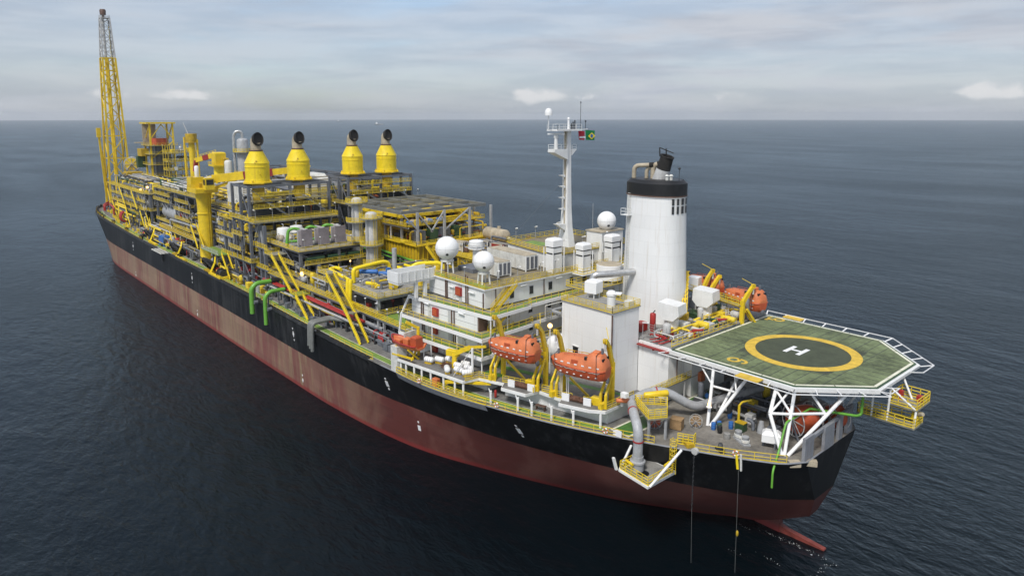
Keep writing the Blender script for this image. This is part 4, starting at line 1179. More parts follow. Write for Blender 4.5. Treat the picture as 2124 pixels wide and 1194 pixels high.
def davit_pair(label, cx, cy, ang, z0, top, s_=1):
    """gravity davit: two bent arms, winch, keel bar. s_=1 port, -1 starboard; outboard is +v"""
    o = thing('lifeboat_davit', label, 'davit', (cx, cy, z0), 'yellow lifeboat davits')
    ca, sa = math.cos(ang), math.sin(ang)
    def P(u, v, z):
        v *= s_
        return (cx + u * ca - v * sa, cy + u * sa + v * ca, z)
    for u in (-4.5, 4.3):
        fr_ = MB()
        # front leg pair (outboard) kinked, rear legs, and the curved arm
        for du in (-0.45, 0.45):
            fr_.bar(P(u + du, 1.0, z0), P(u + du, 0.9, z0 + 2.2), 0.3, 0.4)
            fr_.bar(P(u + du, 0.9, z0 + 2.1), P(u + du * 0.8, -1.3, z0 + 4.9), 0.3, 0.4)
        fr_.bar(P(u, 1.05, z0 + 0.02), P(u, 1.05, z0 + 0.9), 1.35, 0.7)
        fo = fr_.build('stand', 'yellow', o)
        MB().bar(P(u, -2.1, z0), P(u, -2.1, z0 + 6.6), 0.55, 0.75).bar(P(u, -2.2, z0 + 4.6), P(u, -0.4, z0 + 4.2), 0.3, 0.35).build('rear_post', 'yellow', o)
        MB().bar(P(u, -2.05, z0 + 6.2), P(u, -0.8, top - 1.4), 0.55, 0.7).bar(P(u, -0.9, top - 1.5), P(u, 0.45, top), 0.5, 0.6).bar(P(u, 0.3, top - 0.1), P(u, 0.75, top - 0.15), 0.7, 0.7).build('arm', 'yellow', o)
        MB().lathe([(0.42, -0.15), (0.42, 0.15)], P(u, 0.55, top - 0.1), 12, axis=(ca, sa, 0)).build('sheave', 'yellow_dirty', o)
        MB().tube(P(u, 0.55, top - 0.3), P(u * 0.9, 0.3, top - 2.6), 0.04, n=4).build('fall_wire', 'dark_steel', o)
        MB().tube(P(u, 0.5, top - 0.6), P(u, 0.5, top - 1.7), 0.18, n=8).build('fall_block', 'light_grey', o)
    MB().bar(P(-4.9, -2.1, z0 + 5.3), P(4.7, -2.1, z0 + 5.3), 0.3, 0.4).build('tie_beam', 'yellow', o)
    gy = MB().box(-0.01, 0.01, -0.01, 0.01, 0, 0.01)
    MB().bar(P(-4.4, -2.5, z0 + 5.6), P(4.2, -2.5, z0 + 5.6), 1.1, 0.08).build('gangway', 'grating', o)
    MB().rail([P(-4.4, -2.0, z0 + 5.64), P(4.2, -2.0, z0 + 5.64)], step=1.4).rail([P(-4.4, -3.0, z0 + 5.64), P(4.2, -3.0, z0 + 5.64)], step=1.4).build('gangway_railing', 'rail_yellow', o)
    MB().bar(P(-0.6, -1.9, z0), P(4.4, -1.8, z0 + 3.6), 0.3, 0.3).build('brace', 'yellow', o)
    w = MB().cbox(P(-3.0, 0.2, z0 + 0.02), 1.5, 1.0, 1.3, ang, 0.1).build('winch_frame', 'yellow', o)
    MB().lathe([(0.6, -0.5), (0.6, -0.4), (0.4, -0.38), (0.4, 0.38), (0.6, 0.4), (0.6, 0.5)], P(-3.6, -0.9, z0 + 0.85), 14, axis=(-sa, ca, 0)).build('winch_drum', 'dark_steel', o)
    MB().bar(P(-4.9, 0.2, top + 0.2), P(-3.6, -1.6, top + 1.4), 0.09).build('lamp_arm', 'rail_yellow', o)
    return o
davit_pair('yellow davit pair holding the aft port lifeboat', 14.9, 16.3, R(15), ZB + 0.03, 30.6)
davit_pair('yellow davit pair holding the forward port lifeboat', 26.9, 19.2, R(13), ZB + 0.03, 30.9)
davit_pair('yellow davit pair behind the helideck corner holding a starboard lifeboat', 12.8, -24.6, R(-14), 24.0, 33.2, -1)
davit_pair('yellow davit pair on the far side beside the funnel', 22.2, -25.4, R(-12), 24.6, 34.4, -1)
sbd = thing('starboard_boat_deck', 'white boat deck along the far side behind the funnel', 'deck platform', (18, -24, ZD))
MB().prism([(34, S(19.5)), (8.5, S(13.5)), (8.5, -16), (34, -16)], 23.6, 24.0).build('slab', 'white', sbd)
MB().prism([(33, S(18)), (9.5, S(12)), (9.5, -16), (33, -16)], ZD + 0.02, 23.6).build('wall', 'white', sbd)
MB().prism([(33.8, S(19.2)), (8.8, S(13.2)), (8.8, -16), (33.8, -16)], 24.0, 24.02).build('deck_coating', 'walk_dark_green', sbd)
MB().rail([(9.0, -16.2, 24.02), (9.0, S(12.6), 24.02)], step=1.5).build('railing', 'rail_yellow', sbd)
def clutter(o, x0, x1, y0, y1, z, n=26, hmax=2.6, pal=None, rr=(0.09, 0.32), dense=1.0):
    """crowded small pipework, valves, drums and cabinets of a process deck, too small to count"""
    pal = pal or (('silver', 6), ('pipe_grey', 4), ('rail_yellow', 8), ('dark_steel', 2), ('white_dirty', 2), ('steel_grey', 3), ('dark_green', 1), ('red', 0.6), ('tan', 1.2))
    tot = sum(w for _, w in pal)
    acc_ = {}
    def pick():
        r_ = random.random() * tot
        for m_, w in pal:
            r_ -= w
            if r_ <= 0:
                return acc_.setdefault(m_, MB())
        return acc_.setdefault(pal[0][0], MB())
    W = lambda: (random.uniform(x0, x1), random.uniform(y0, y1))
    for _ in range(int(n * dense)):
        k = random.random()
        mb = pick()
        x, y = W()
        h = random.uniform(0.4, hmax)
        r_ = random.uniform(*rr)
        if k < 0.5:          # pipe run with elbows
            pts = [(x, y, z + (0.05 if random.random() < 0.6 else h * 0.5))]
            pts.append((x, y, z + h))
            for _k in range(random.randint(1, 3)):
                p = pts[-1]
                if random.random() < 0.5:
                    pts.append((random.uniform(x0, x1), p[1], p[2]))
                else:
                    pts.append((p[0], random.uniform(y0, y1), p[2]))
                if random.random() < 0.3:
                    p = pts[-1]
                    pts.append((p[0], p[1], z + random.uniform(0.3, hmax)))
            if random.random() < 0.6:
                p = pts[-1]
                pts.append((p[0], p[1], z + 0.05))
            mb.path(pts, r_, 6, r_ * 2.2, 2)
        elif k < 0.62:       # small drum
            L = random.uniform(1.0, 3.0)
            q = random.uniform(0.4, 0.8)
            if random.random() < 0.5:
                mb.vessel((x, y, z + q + 0.5), (x, y, z + q + 0.5 + L), q, 10)
            else:
                mb.vessel((x - L / 2, y, z + q + 0.5), (x + L / 2, y, z + q + 0.5), q, 10)
        elif k < 0.82:       # cabinet or skid
            mb.cbox((x, y, z + 0.05), random.uniform(0.6, 2.4), random.uniform(0.6, 1.8), random.uniform(0.6, 2.0), 0, 0.06)
        elif k < 0.92:       # valve
            mb.tube((x, y, z + 0.05), (x, y, z + h), 0.1, n=6).lathe([(0.12, -0.25), (0.4, -0.2), (0.4, 0.2), (0.12, 0.25)], (x, y, z + h * 0.7), 8, axis=(random.choice(((1, 0, 0), (0, 1, 0)))))
        else:                # ladder-like rack
            for j in range(5):
                mb.bar((x, y, z + 0.3 + 0.4 * j), (x + 1.4, y, z + 0.3 + 0.4 * j), 0.08)
            mb.bar((x, y, z + 0.05), (x, y, z + 2.2), 0.1).bar((x + 1.4, y, z + 0.05), (x + 1.4, y, z + 2.2), 0.1)
    for m_, mb in acc_.items():
        mb.build('pipework', m_, o, True, kind='stuff')

# ---------------------------------------------------------------- helideck
HX, HY, HW, HL, HC, HZ = 8.6, 0.33, 31.0, 29.05, 8.1, 26.16
heli = thing('helideck', 'green octagonal helideck with yellow circle and white H on white legs', 'helideck', (HX - HL / 2, HY - HW / 2, ZD))
hp = [(HX, HY), (HX, HY - HW), (HX - HL + HC, HY - HW), (HX - HL, HY - HW + HC), (HX - HL, HY - HC), (HX - HL + HC, HY)]
def inset(poly, d):
    n = len(poly)
    cx = sum(p[0] for p in poly) / n; cy = sum(p[1] for p in poly) / n
    out = []
    for i in range(n):
        a, b_, c = Vector(poly[i - 1]), Vector(poly[i]), Vector(poly[(i + 1) % n])
        e1, e2 = (b_ - a).normalized(), (c - b_).normalized()
        n1 = Vector((-e1.y, e1.x)); n2 = Vector((-e2.y, e2.x))
        if n1.dot(Vector((cx, cy)) - b_) < 0:
            n1, n2 = -n1, -n2
        bis = (n1 + n2)
        out.append(tuple(b_ + bis * (d / (1 + n1.dot(n2)))))
    return out
outer = inset(hp, -0.7)
MB().prism(outer, HZ - 0.55, HZ - 0.12).build('deck_frame', 'white', heli)
MB().prism(inset(hp, -0.25), HZ - 0.12, HZ - 0.01).build('edge_plate', 'dark_green', heli)
# deck panels: planks across, split by the circle quarters as the dark drain joints show
MB().prism(hp, HZ - 0.01, HZ + 0.0).build('deck_plate', 'heli_green', heli)
cxh, cyh, rc = -6.1, -14.7, 8.9
def ringband(r0, r1, z0, z1, n=72, m_='heli_yellow', name='circle'):
    mb = MB()
    for i in range(n):
        a0, a1 = 2 * math.pi * i / n, 2 * math.pi * (i + 1) / n
        mb.add([(cxh + r * math.cos(a), cyh + r * math.sin(a), z1) for r, a in ((r0, a0), (r1, a0), (r1, a1), (r0, a1))], [(0, 1, 2, 3)])
    return mb.build(name, m_, heli)
mb = MB(); mb.lathe([(7.6, 0), (7.6, 0.008)], (cxh, cyh, HZ + 0.012), 72); mb.build('landing_net', 'heli_dark', heli)
for a in (45, 135, 225, 315):
    ca, sa = math.cos(R(a)), math.sin(R(a))
    q = [(cxh + ca * u - sa * v, cyh + sa * u + ca * v) for u, v in ((8.7, -2.0), (10.5, 0.0), (8.7, 2.0))]
    MB().prism(q, HZ + 0.002, HZ + 0.010).build('net_corner', 'heli_dark', heli)
ringband(7.35, 9.0, 0, HZ + 0.03, name='yellow_circle')
# the H
ha = R(0)
def hbox(u0, u1, v0, v1, name='letter_h'):
    return MB().box(cxh + 0.9 + u0, cxh + 0.9 + u1, cyh + 0.2 + v0, cyh + 0.2 + v1, HZ + 0.02, HZ + 0.035)
hb_ = hbox(0.75, 1.45, -1.9, 1.9)
hb_.add(hbox(-1.45, -0.75, -1.9, 1.9).v, hbox(0, 1, 0, 1).f).add(hbox(-0.75, 0.75, -0.3, 0.3).v, hbox(0, 1, 0, 1).f)
hb_.build('letter_h', 'white_clean', heli)
# white border line
wb_o, wb_i = inset(hp, 0.05), inset(hp, 0.5)
mb = MB()
for i in range(6):
    a, b_, c, d = wb_o[i], wb_o[(i + 1) % 6], wb_i[(i + 1) % 6], wb_i[i]
    L = (Vector(b_) - Vector(a)).length
    k = max(1, int(L / 4.5))
    for j in range(k):
        t0, t1 = (j + 0.012) / k, (j + 1 - 0.012) / k
        P = lambda p_, q_, t: (lerp(p_[0], q_[0], t), lerp(p_[1], q_[1], t), HZ + 0.02)
        q = [P(a, b_, t0), P(a, b_, t1), P(d, c, t1), P(d, c, t0)]
        mb.add(q, [(0, 1, 2, 3), (3, 2, 1, 0)][:1])
mb.build('border_line', 'heli_line', heli)
# drain joints of the deck panels
for k in range(13):
    off = -10.5 + 1.75 * k
    if abs(off) < 9.0:
        r0 = math.sqrt(max(0.0, 9.05 ** 2 - off ** 2))
        for s_ in (1, -1):
            x = cxh + off
            y0, y1 = cyh + s_ * max(r0, 9.05 - abs(off) * 0.0 if False else r0), (HY - 0.4 if s_ > 0 else HY - HW + 0.4)
            if x < HX - HL + HC:
                y1 = HY - 0.4 - (HX - HL + HC - x) if s_ > 0 else HY - HW + 0.4 + (HX - HL + HC - x)
            MB().box(x - 0.045, x + 0.045, min(y0, y1), max(y0, y1), HZ + 0.001, HZ + 0.012).build('panel_joint', 'dark_steel', heli)
for k in range(10):
    off = -7.9 + 1.75 * k
    r0 = math.sqrt(max(0.0, 9.05 ** 2 - off ** 2))
    for s_ in (1, -1):
        y = cyh + off
        x0, x1 = cxh + s_ * r0, (HX - 0.4 if s_ > 0 else HX - HL + 0.4)
        MB().box(min(x0, x1), max(x0, x1), y - 0.045, y + 0.045, HZ + 0.001, HZ + 0.012).build('panel_joint', 'dark_steel', heli)
# painted digits 9 and 6, as flat rings with tails
def digit(cx, cy, flip, m_='heli_yellow'):
    mb = MB()
    sg = -1 if flip else 1
    n = 18
    def band(pts):
        for (a, b_), (c, d) in zip(pts, pts[1:]):
            mb.add([(cx + sg * 1.2 * p[1], cy - sg * 1.2 * p[0], HZ + 0.022) for p in (a, b_, d, c)], [(0, 1, 2, 3), (3, 2, 1, 0)][:1])
    ring = [((0.5 * math.cos(t), 0.45 + 0.5 * math.sin(t)), (0.95 * math.cos(t), 0.45 + 0.9 * math.sin(t))) for t in [2 * math.pi * i / n for i in range(n + 1)]]
    band(ring)
    tail = [((0.5 * math.cos(t), -0.35 + 0.75 * math.sin(t)), (0.95 * math.cos(t), -0.35 + 1.15 * math.sin(t))) for t in [R(25) - R(165) * i / 10 for i in range(11)]]
    band(tail)
    return mb
digit(-1.2, -2.8, False).build('painted_digit', 'heli_yellow', heli)
digit(6.0, -29.0, True).build('painted_digit', 'heli_yellow', heli)
MB().box(6.9, 7.6, -28.0, -27.2, HZ + 0.02, HZ + 0.03).build('painted_mark', 'heli_yellow', heli)
# safety net frames round the edge
for (i, lo, hi) in ((0, 0.1, 0.45), (0, 0.82, 1.0), (1, 0, 1), (2, 0, 1), (3, 0, 0.25), (3, 0.86, 1.0), (4, 0, 1.0), (5, 0, 1.0)):
    a, b_ = Vector(outer[i]), Vector(outer[(i + 1) % 6])
    e = (b_ - a).normalized()
    nr = Vector((e.y, -e.x))
    if nr.dot(Vector((cxh, cyh)) - a) > 0:
        nr = -nr
    far = i in (1, 2)
    nf = MB()
    ext = 1.75
    zl_ = HZ - 0.35 if i in (5, 4) else HZ + 0.1
    p0, p1 = a.lerp(b_, lo), a.lerp(b_, hi)
    L = (p1 - p0).length
    k = max(1, round(L / 3.4))
    o0, o1 = p0 + nr * ext, p1 + nr * ext
    if lo == 0: o0 = o0 - e * 0.7
    if hi == 1: o1 = o1 + e * 0.7
    nf.bar((o0.x, o0.y, zl_), (o1.x, o1.y, zl_), 0.12)
    nf.bar((p0.x, p0.y, zl_ - 0.3), (p1.x, p1.y, zl_ - 0.3), 0.1)
    for j in range(k + 1):
        q = p0.lerp(p1, j / k); w = o0.lerp(o1, j / k)
        nf.bar((q.x, q.y, HZ - 0.35), (w.x, w.y, zl_), 0.2 if far else 0.12, 0.1)
    nf.build('safety_net_frame', 'white_clean', heli)

# yellow access flaps
MB().prism([(-4.2, HY + 0.75), (-7.9, HY + 0.75), (-7.9, HY + 2.5), (-4.2, HY + 2.5)], HZ - 0.3, HZ - 0.14).build('access_flap', 'heli_yellow', heli)
MB().prism([(6.0, HY - HW - 0.8), (2.4, HY - HW - 0.8), (2.4, HY - HW - 2.4), (6.0, HY - HW - 2.4)], HZ - 0.1, HZ + 0.05).build('access_flap', 'heli_yellow', heli)
# girders beneath
for x in (6, 0.5, -5, -10.5, -16):
    yl = HY - 0.5 if x > HX - HL + HC else HY - 4
    MB().box(x - 0.2, x + 0.2, HY - HW + (0.5 if x > -12 else 4), yl, HZ - 1.2, HZ - 0.56).build('girder', 'bulwark_grey', heli)
for y in (-1.5, -8, -15, -22, -29):
    MB().box(-19 if y < -3 and y > -27 else -11, 8, y - 0.18, y + 0.18, HZ - 1.15, HZ - 0.58).build('girder', 'bulwark_grey', heli)
# legs and braces, tubular
def leg(p, q, r=0.38, name='leg'):
    MB().tube(p, q, r * 0.68, n=12).build(name, 'white_clean', heli, True)
zt = HZ - 0.6
leg((-0.6, 3.9, ZD + 0.02), (0.9, 0.4, zt))
leg((-0.9, 3.6, ZD + 0.02), (-4.6, -1.6, zt))
leg((-1.1, 3.4, ZD + 0.02), (-1.6, -5.0, zt), 0.32)
leg((0.5, 1.5, 22.6), (-3.0, 0.6, 22.4), 0.26, 'brace')
leg((0.5, 1.4, 22.8), (4.8, -0.6, zt), 0.2, 'brace')
leg((-3.2, 0.4, 22.3), (-1.2, -2.0, zt), 0.2, 'brace')
leg((-13.0, 4.3, ZD + 0.02), (-10.2, 3.0, 22.0), 0.4)
leg((-10.2, 3.0, 22.0), (-9.2, -0.8, zt), 0.4)
leg((-13.3, 4.2, ZD + 0.02), (-12.4, 0.3, zt), 0.36)
leg((-13.6, 3.8, ZD + 0.02), (-17.6, -7.0, zt), 0.4)
leg((-10.2, 3.0, 22.0), (-12.8, 1.8, 22.4), 0.3, 'brace')
leg((-12.8, 1.8, 22.4), (-9.0, 0.0, 25.0), 0.26, 'brace')
leg((-12.8, 1.8, 22.4), (-15.6, -2.4, 22.2), 0.3, 'brace')
leg((-15.8, -2.6, 22.0), (-12.6, -2.6, zt), 0.3, 'brace')
leg((-10.2, 3.0, 22.0), (-11.6, -1.2, zt), 0.24, 'brace')
for (x, y) in ((-0.8, S(3.9)), (-13.2, S(4.4))):
    leg((x, y, ZD + 0.02), (x, y, zt))
    leg((x, y, ZD + 0.3), (x - 3.5, y - 4, zt), 0.32)
    leg((x, y, ZD + 0.3), (x - 3.0, y + 5, zt), 0.32)
MB().path([(-13.5, 7.7, 13.6), (-13.5, 7.7, 16.0), (-13.0, 5.4, 17.8), (-12.8, 3.2, 21.6), (-13.3, -3.0, 22.0)], 0.15, 10, 0.5).build('drain_pipe', 'pipe_green', heli, True)
MB().path([(-13.3, -3.0, 22.0), (-18.2, -7.4, 21.2), (-18.6, -8.0, 21.4), (-18.6, -8.2, 24.8), (-15.5, -5.0, 25.0)], 0.2, 10, 0.6).build('drain_pipe', 'pipe_green', heli, True)
MB().path([(-14.5, -4.0, 25.2), (-18.4, -9, 25.2), (-18.4, -12, 25.2)], 0.2, 8, 0.5).build('drain_pipe', 'pipe_green', heli, True)
# foam monitor platforms hanging off the aft corner of the helideck
mpf = thing('monitor_platform', 'yellow railed platform with walkway hanging off the far aft edge of the helideck', 'platform', (-22, -15, 21))
MB().box(-24.6, -20.6, -17.5, -12.2, 22.5, 22.7).build('upper_floor', 'grating', mpf)
MB().rail([(-20.7, -12.3, 22.7), (-24.5, -12.3, 22.7), (-24.5, -17.4, 22.7), (-20.7, -17.4, 22.7)], closed=True, step=1.2, h=1.5, bars=(0.3, 0.65, 1.0), w=0.1).build('upper_railing', 'rail_yellow', mpf)
MB().prism([(-16.5, -11.6), (-24.6, -11.6), (-24.6, -15.2), (-16.5, -13.4)], 19.9, 20.1).build('lower_walkway', 'grating', mpf)
MB().rail([(-16.6, -11.7, 20.1), (-24.5, -11.7, 20.1), (-24.5, -15.1, 20.1), (-16.6, -13.3, 20.1)], closed=True, step=1.3, h=1.4, bars=(0.3, 0.65, 1.0), w=0.1).build('lower_railing', 'rail_yellow', mpf)
for p, q in (((-24.4, -12.4, 22.5), (-24.4, -11.8, 20.0)), ((-20.8, -12.4, 25.4), (-20.8, -11.8, 20.0)), ((-18.6, -12.0, 25.2), (-18.6, -11.8, 20.0)), ((-20.7, -17.3, 25.5), (-24.4, -15.0, 20.0)), ((-20.6, -12.3, 25.2), (-24.4, -12.4, 22.6))):
    MB().tube(p, q, 0.16, n=8).build('hanger', 'white', mpf)
mo = MB().lathe([(0.35, 0), (0.35, 0.8), (0.55, 0.9), (0.55, 1.5), (0.3, 1.8)], (-24.0, -13.4, 20.1), 12).build('monitor', 'yellow', mpf, True)
MB().tube((-24.0, -13.4, 21.6), (-25.2, -12.8, 22.2), 0.28, n=10).build('monitor', 'tan', mpf, True)
MB().cbox((-23.6, -16.2, 22.7), 0.8, 0.8, 0.9).build('hose_box', 'red', mpf)
MB().cbox((-21.4, -15.0, 22.7), 0.6, 0.6, 1.4).build('hose_box', 'red', mpf)

# ---------------------------------------------------------------- aft mooring deck
mb = MB()
for i in range(24):
    x0, x1 = lerp(-16.1, 9.0, i / 24), lerp(-16.1, 9.0, (i + 1) / 24)
    mb.add([(x0, edge_y(x0) - 0.4, ZD + 0.012), (x1, edge_y(x1) - 0.4, ZD + 0.012), (x1, S(edge_y(x1)) + 0.4, ZD + 0.012), (x0, S(edge_y(x0)) + 0.4, ZD + 0.012)], [(3, 2, 1, 0)])
mb.build('mooring_deck_coating', 'aft_deck', hull)
# aft bulwark panels
for (x, y, w, h) in ((-15.9, 2.6, 2.6, 3.4), (-16.2, -3.0, 3.0, 3.6), (-16.1, -7.0, 1.2, 4.0), (-15.9, -10.6, 1.8, 4.2)):
    pn = MB().box(x - 0.2, x + 0.25, y - w / 2, y + w / 2, ZD + 0.02, ZD + h)
    pn.build('bulwark_panel', 'bulwark_grey', hull)
MB().bar((-15.9, 2.0, ZD + 2.9), (-16.0, -11.0, ZD + 3.8), 0.4, 0.5).build('bulwark_rail', 'bulwark_grey', hull)
for (x, y, rz) in ((-15.0, 4.6, 0.9), (-16.4, 2.6, 0.6)):
    MB().cbox((x, y, ZD - 0.7), 1.6, 0.9, 0.75, rz).build('roller_fairlead', 'tan', hull)
def on_deck(fn):
    return fn
# hose reels at the stern
def hose_reel(label, c, r, w, axis=(0, 1, 0), col='orange_dark', grp=None, spokes=8):
    o = thing('hose_reel', label, 'hose reel', (c[0], c[1], c[2] - r - 0.1), grp)
    A = Vector(axis).normalized()
    MB().lathe([(r * 0.3, -w / 2), (r * 0.82, -w / 2), (r * 0.86, -w * 0.3), (r * 0.88, 0), (r * 0.86, w * 0.3), (r * 0.82, w / 2), (r * 0.3, w / 2)], c, 26, axis=axis).build('hose_coil', col, o, True)
    rg = MB()
    up = Vector((0, 0, 1)); sd_ = up.cross(A).normalized()
    for s_ in (-1, 1):
        C = Vector(c) + A * (s_ * w * 0.56)
        pts = [C + sd_ * (r * math.cos(2 * math.pi * k / 20)) + up * (r * math.sin(2 * math.pi * k / 20)) for k in range(21)]
        rg.path(pts, r * 0.035, 5)
        for k in range(spokes):
            a = 2 * math.pi * k / spokes
            rg.bar(C, C + sd_ * (r * math.cos(a)) + up * (r * math.sin(a)), r * 0.05)
    rg.build('flange', 'light_grey', o)
    st_ = MB()
    for s_ in (-1, 1):
        C = Vector(c) + A * (s_ * w * 0.66)
        for k in (-1, 1):
            st_.bar(C, C + sd_ * (k * r * 0.7) - up * (r + 0.08), r * 0.09)
    st_.build('stand', 'steel_grey', o)
    return o
hose_reel('large orange hose reel behind the helideck stern leg', (-11.8, -4.0, ZD + 2.6), 2.4, 3.0, (0.4, 0.9, 0))
hose_reel('orange hose reel by the transom panels on the far side', (-14.2, -9.6, ZD + 2.2), 2.0, 2.0, (0.4, 0.9, 0))
hose_reel('small red hose reel under the yellow railed pipe platform', (4.6, 10.6, ZD + 1.25), 1.15, 1.2, (-0.7, 0.7, 0), 'orange_dark')
hose_reel('flat wooden cable drum lying against the helideck leg', (0.4, 5.6, ZD + 1.0), 0.95, 0.7, (-0.5, 0.8, 0), 'wood')
# white covered winch
o = thing('covered_winch', 'white canvas covered winch beside the stern railing', 'winch', (-10.6, 2.9, ZD))
MB().cbox((-10.6, 2.9, ZD + 0.9), 2.6, 1.9, 1.6, R(25), 0.45).build('cover', 'white_clean', o)
for a, b_ in ((-0.9, -0.6), (0.9, 0.6), (-0.9, 0.6), (0.9, -0.6)):
    MB().bar((-10.6 + a, 2.9 + b_, ZD), (-10.6 + a, 2.9 + b_, ZD + 1.0), 0.2).build('leg', 'steel_grey', o)
# mooring bitts
def bitts(label, c, rz, rope=True):
    o = thing('mooring_bitts', label, 'bollard', c, 'mooring bitts on the aft deck')
    MB().cbox(c, 3.2, 1.1, 0.35, rz, 0.1).build('base', 'pipe_grey', o)
    for k in (-1, 1):
        p = (c[0] + k * 1.0 * math.cos(rz), c[1] + k * 1.0 * math.sin(rz), c[2] + 0.3)
        MB().lathe([(0.42, 0), (0.42, 0.8), (0.52, 0.85), (0.52, 1.0)], p, 14).build('post', 'pipe_grey', o, True)
    if rope:
        r_ = MB()
        for j in range(4):
            pts = []
            for i in range(33):
                t = 2 * math.pi * i / 32
                pts.append((c[0] + 1.5 * math.cos(t) * math.cos(rz) - 0.55 * math.sin(2 * t) * math.sin(rz), c[1] + 1.5 * math.cos(t) * math.sin(rz) + 0.55 * math.sin(2 * t) * math.cos(rz), c[2] + 0.5 + 0.1 * j))
            r_.path(pts, 0.07, 5)
        r_.build('mooring_rope', 'white_dirty', o)
    return o
bitts('grey mooring bitts wrapped with white rope near the stern railing', (-7.0, 4.8, ZD + 0.02), R(150))
bitts('bare grey mooring bitts in shade under the helideck', (-6.0, -12.5, ZD + 0.02), R(60), False)
for (c, lab) in (((-4.9, 5.4, ZD + 0.02), 'short grey round vent stub in the middle of the open deck'), ((0.6, -4.2, ZD + 0.02), 'short grey round vent stub in the helideck shade')):
    solo(MB().lathe([(0.5, 0), (0.5, 0.8), (0.42, 0.85)], c, 14), 'deck_vent', 'plate_grey', lab, 'ventilator', None, True)
solo(MB().lathe([(0.65, 0), (0.45, 1.2), (0.32, 1.7), (0.3, 1.8)], (-7.3, -0.2, ZD + 0.02), 14), 'cone_vent', 'pipe_grey', 'grey conical vent left of the covered winch', 'ventilator', None, True)
# drums: blue and dark barrels
for i, (x, y, m_, lab) in enumerate(((-1.9, 4.3, 'blue', 'blue steel drum at the foot of the helideck leg'), (-2.7, 3.9, 'dark_green', 'dark green drum right of the blue drum'), (-2.2, 3.2, 'blue', 'blue drum half behind the dark green drum'), (-3.5, 2.0, 'blue', 'blue drum alone in the helideck shade'), (-3.2, 4.6, 'black', 'black drum in front of the dark green drum'), (-1.4, -1.2, 'blue', 'blue drum deep in the helideck shade'))):
    o = thing('oil_drum', lab, 'drum', (x, y, ZD + 0.02), 'drums on the aft deck')
    MB().lathe([(0.33, 0), (0.35, 0.02), (0.35, 0.37), (0.37, 0.4), (0.35, 0.43), (0.35, 0.73), (0.37, 0.76), (0.35, 0.79), (0.35, 1.08), (0.33, 1.1)], (x, y, ZD + 0.02), 16).build('shell', m_, o, True)
    MB().lathe([(0.06, 0), (0.06, 0.04)], (x + 0.2, y, ZD + 1.12), 8).build('bung', 'steel_grey', o)
for i, (x, y, m_, sz, lab) in enumerate(((-4.9, 1.5, 'dark_green', 1.2, 'dark green crate with yellow lid under the helideck'), (2.0, 8.3, 'wood', 1.5, 'stack of timber under the pipe platform'), (-1.0, -6.0, 'steel_grey', 1.5, 'grey locker under the helideck'), (1.2, -9.2, 'light_grey', 2.6, 'pale cabinet against the casing wall under the helideck'))):
    o = thing('deck_crate', lab, 'crate', (x, y, ZD + 0.02))
    MB().cbox((x, y, ZD + 0.12), sz * 1.2, sz, sz, 0.3 * i).build('box', m_, o)
    MB().cbox((x, y, ZD + 0.12 + sz), sz * 1.26, sz * 1.06, 0.1, 0.3 * i).build('lid', 'yellow_dirty' if i == 0 else m_, o)
    MB().cbox((x, y, ZD + 0.02), sz * 1.1, sz * 0.9, 0.1, 0.3 * i).build('skid', 'dark_steel', o)
# yellow davit post under the helideck
o = thing('deck_crane_post', 'slim yellow hand davit standing under the helideck', 'davit', (-3.6, 0.0, ZD))
MB().tube((-3.6, 0.0, ZD + 0.02), (-3.6, 0.0, ZD + 3.2), 0.2, n=10).build('post', 'yellow', o, True)
MB().path([(-3.6, 0, ZD + 3.2), (-3.9, -0.3, ZD + 3.8), (-5.0, -1.2, ZD + 4.2)], 0.16, 8, 0.3).build('jib', 'yellow', o, True)
# loading pipe, valve platform and hose platform outboard
lp = thing('loading_pipe', 'fat grey export pipe curving across the aft deck and down over the side', 'pipe', (3.2, 14.0, ZD))
MB().path([(2.6, 17.0, 13.1), (2.6, 17.0, 19.4), (5.0, 15.2, 20.6), (8.0, 12.0, 20.6)], 0.72, 16, 1.7, 7).build('riser', 'pipe_grey', lp, True)
MB().path([(8.0, 12.0, 20.6), (7.4, 8.6, 21.4), (5.6, 6.4, 21.4), (2.6, 2.6, 18.6), (2.4, -1.0, 18.4), (-1.0, -8.0, 19.6), (-1.5, -11, 19.6)], 0.72, 16, 2.2, 6).build('header', 'pipe_grey', lp, True)
for p, d in (((2.6, 17.0, 17.6), (0, 0, 1)), ((6.6, 7.6, 21.4), (0.6, 0.8, 0)), ((5.6, 14.6, 20.55), (-0.75, 0.66, -0.1))):
    P_ = Vector(p); D_ = Vector(d).normalized()
    MB().tube(P_ - D_ * 0.1, P_ + D_ * 0.1, 0.8, n=16).build('flange_ring', 'red', lp, True)
cp = MB()
cp.lathe([(0.95, 0), (0.95, 1.2), (1.15, 1.25), (1.15, 1.5), (0.85, 1.55), (0.85, 2.2)], (2.6, 17.0, 13.1), 16)
cp.build('hose_coupler', 'pipe_grey', lp, True)
hpf = thing('hose_platform', 'white and yellow railed hose platform hanging outside the hull at the stern quarter', 'platform', (1.6, 16, 12.6))
hpl = [(4.6, 18.9), (-1.4, 19.7), (-1.4, 13.0), (4.2, 13.0)]
MB().prism(hpl, 12.7, 13.05).build('frame', 'white', hpf)
MB().prism([(4.3, 18.6), (-1.1, 19.3), (-1.1, 13.2), (4.0, 13.2)], 13.05, 13.07).build('floor', 'plate_grey', hpf)
MB().rail([(4.3, 14.0, 13.07), (4.45, 18.7, 13.07), (-1.25, 19.5, 13.07), (-1.25, 13.6, 13.07)], step=1.2, h=1.3, bars=(0.35, 0.68, 1.0), w=0.09).build('railing', 'rail_yellow', hpf)
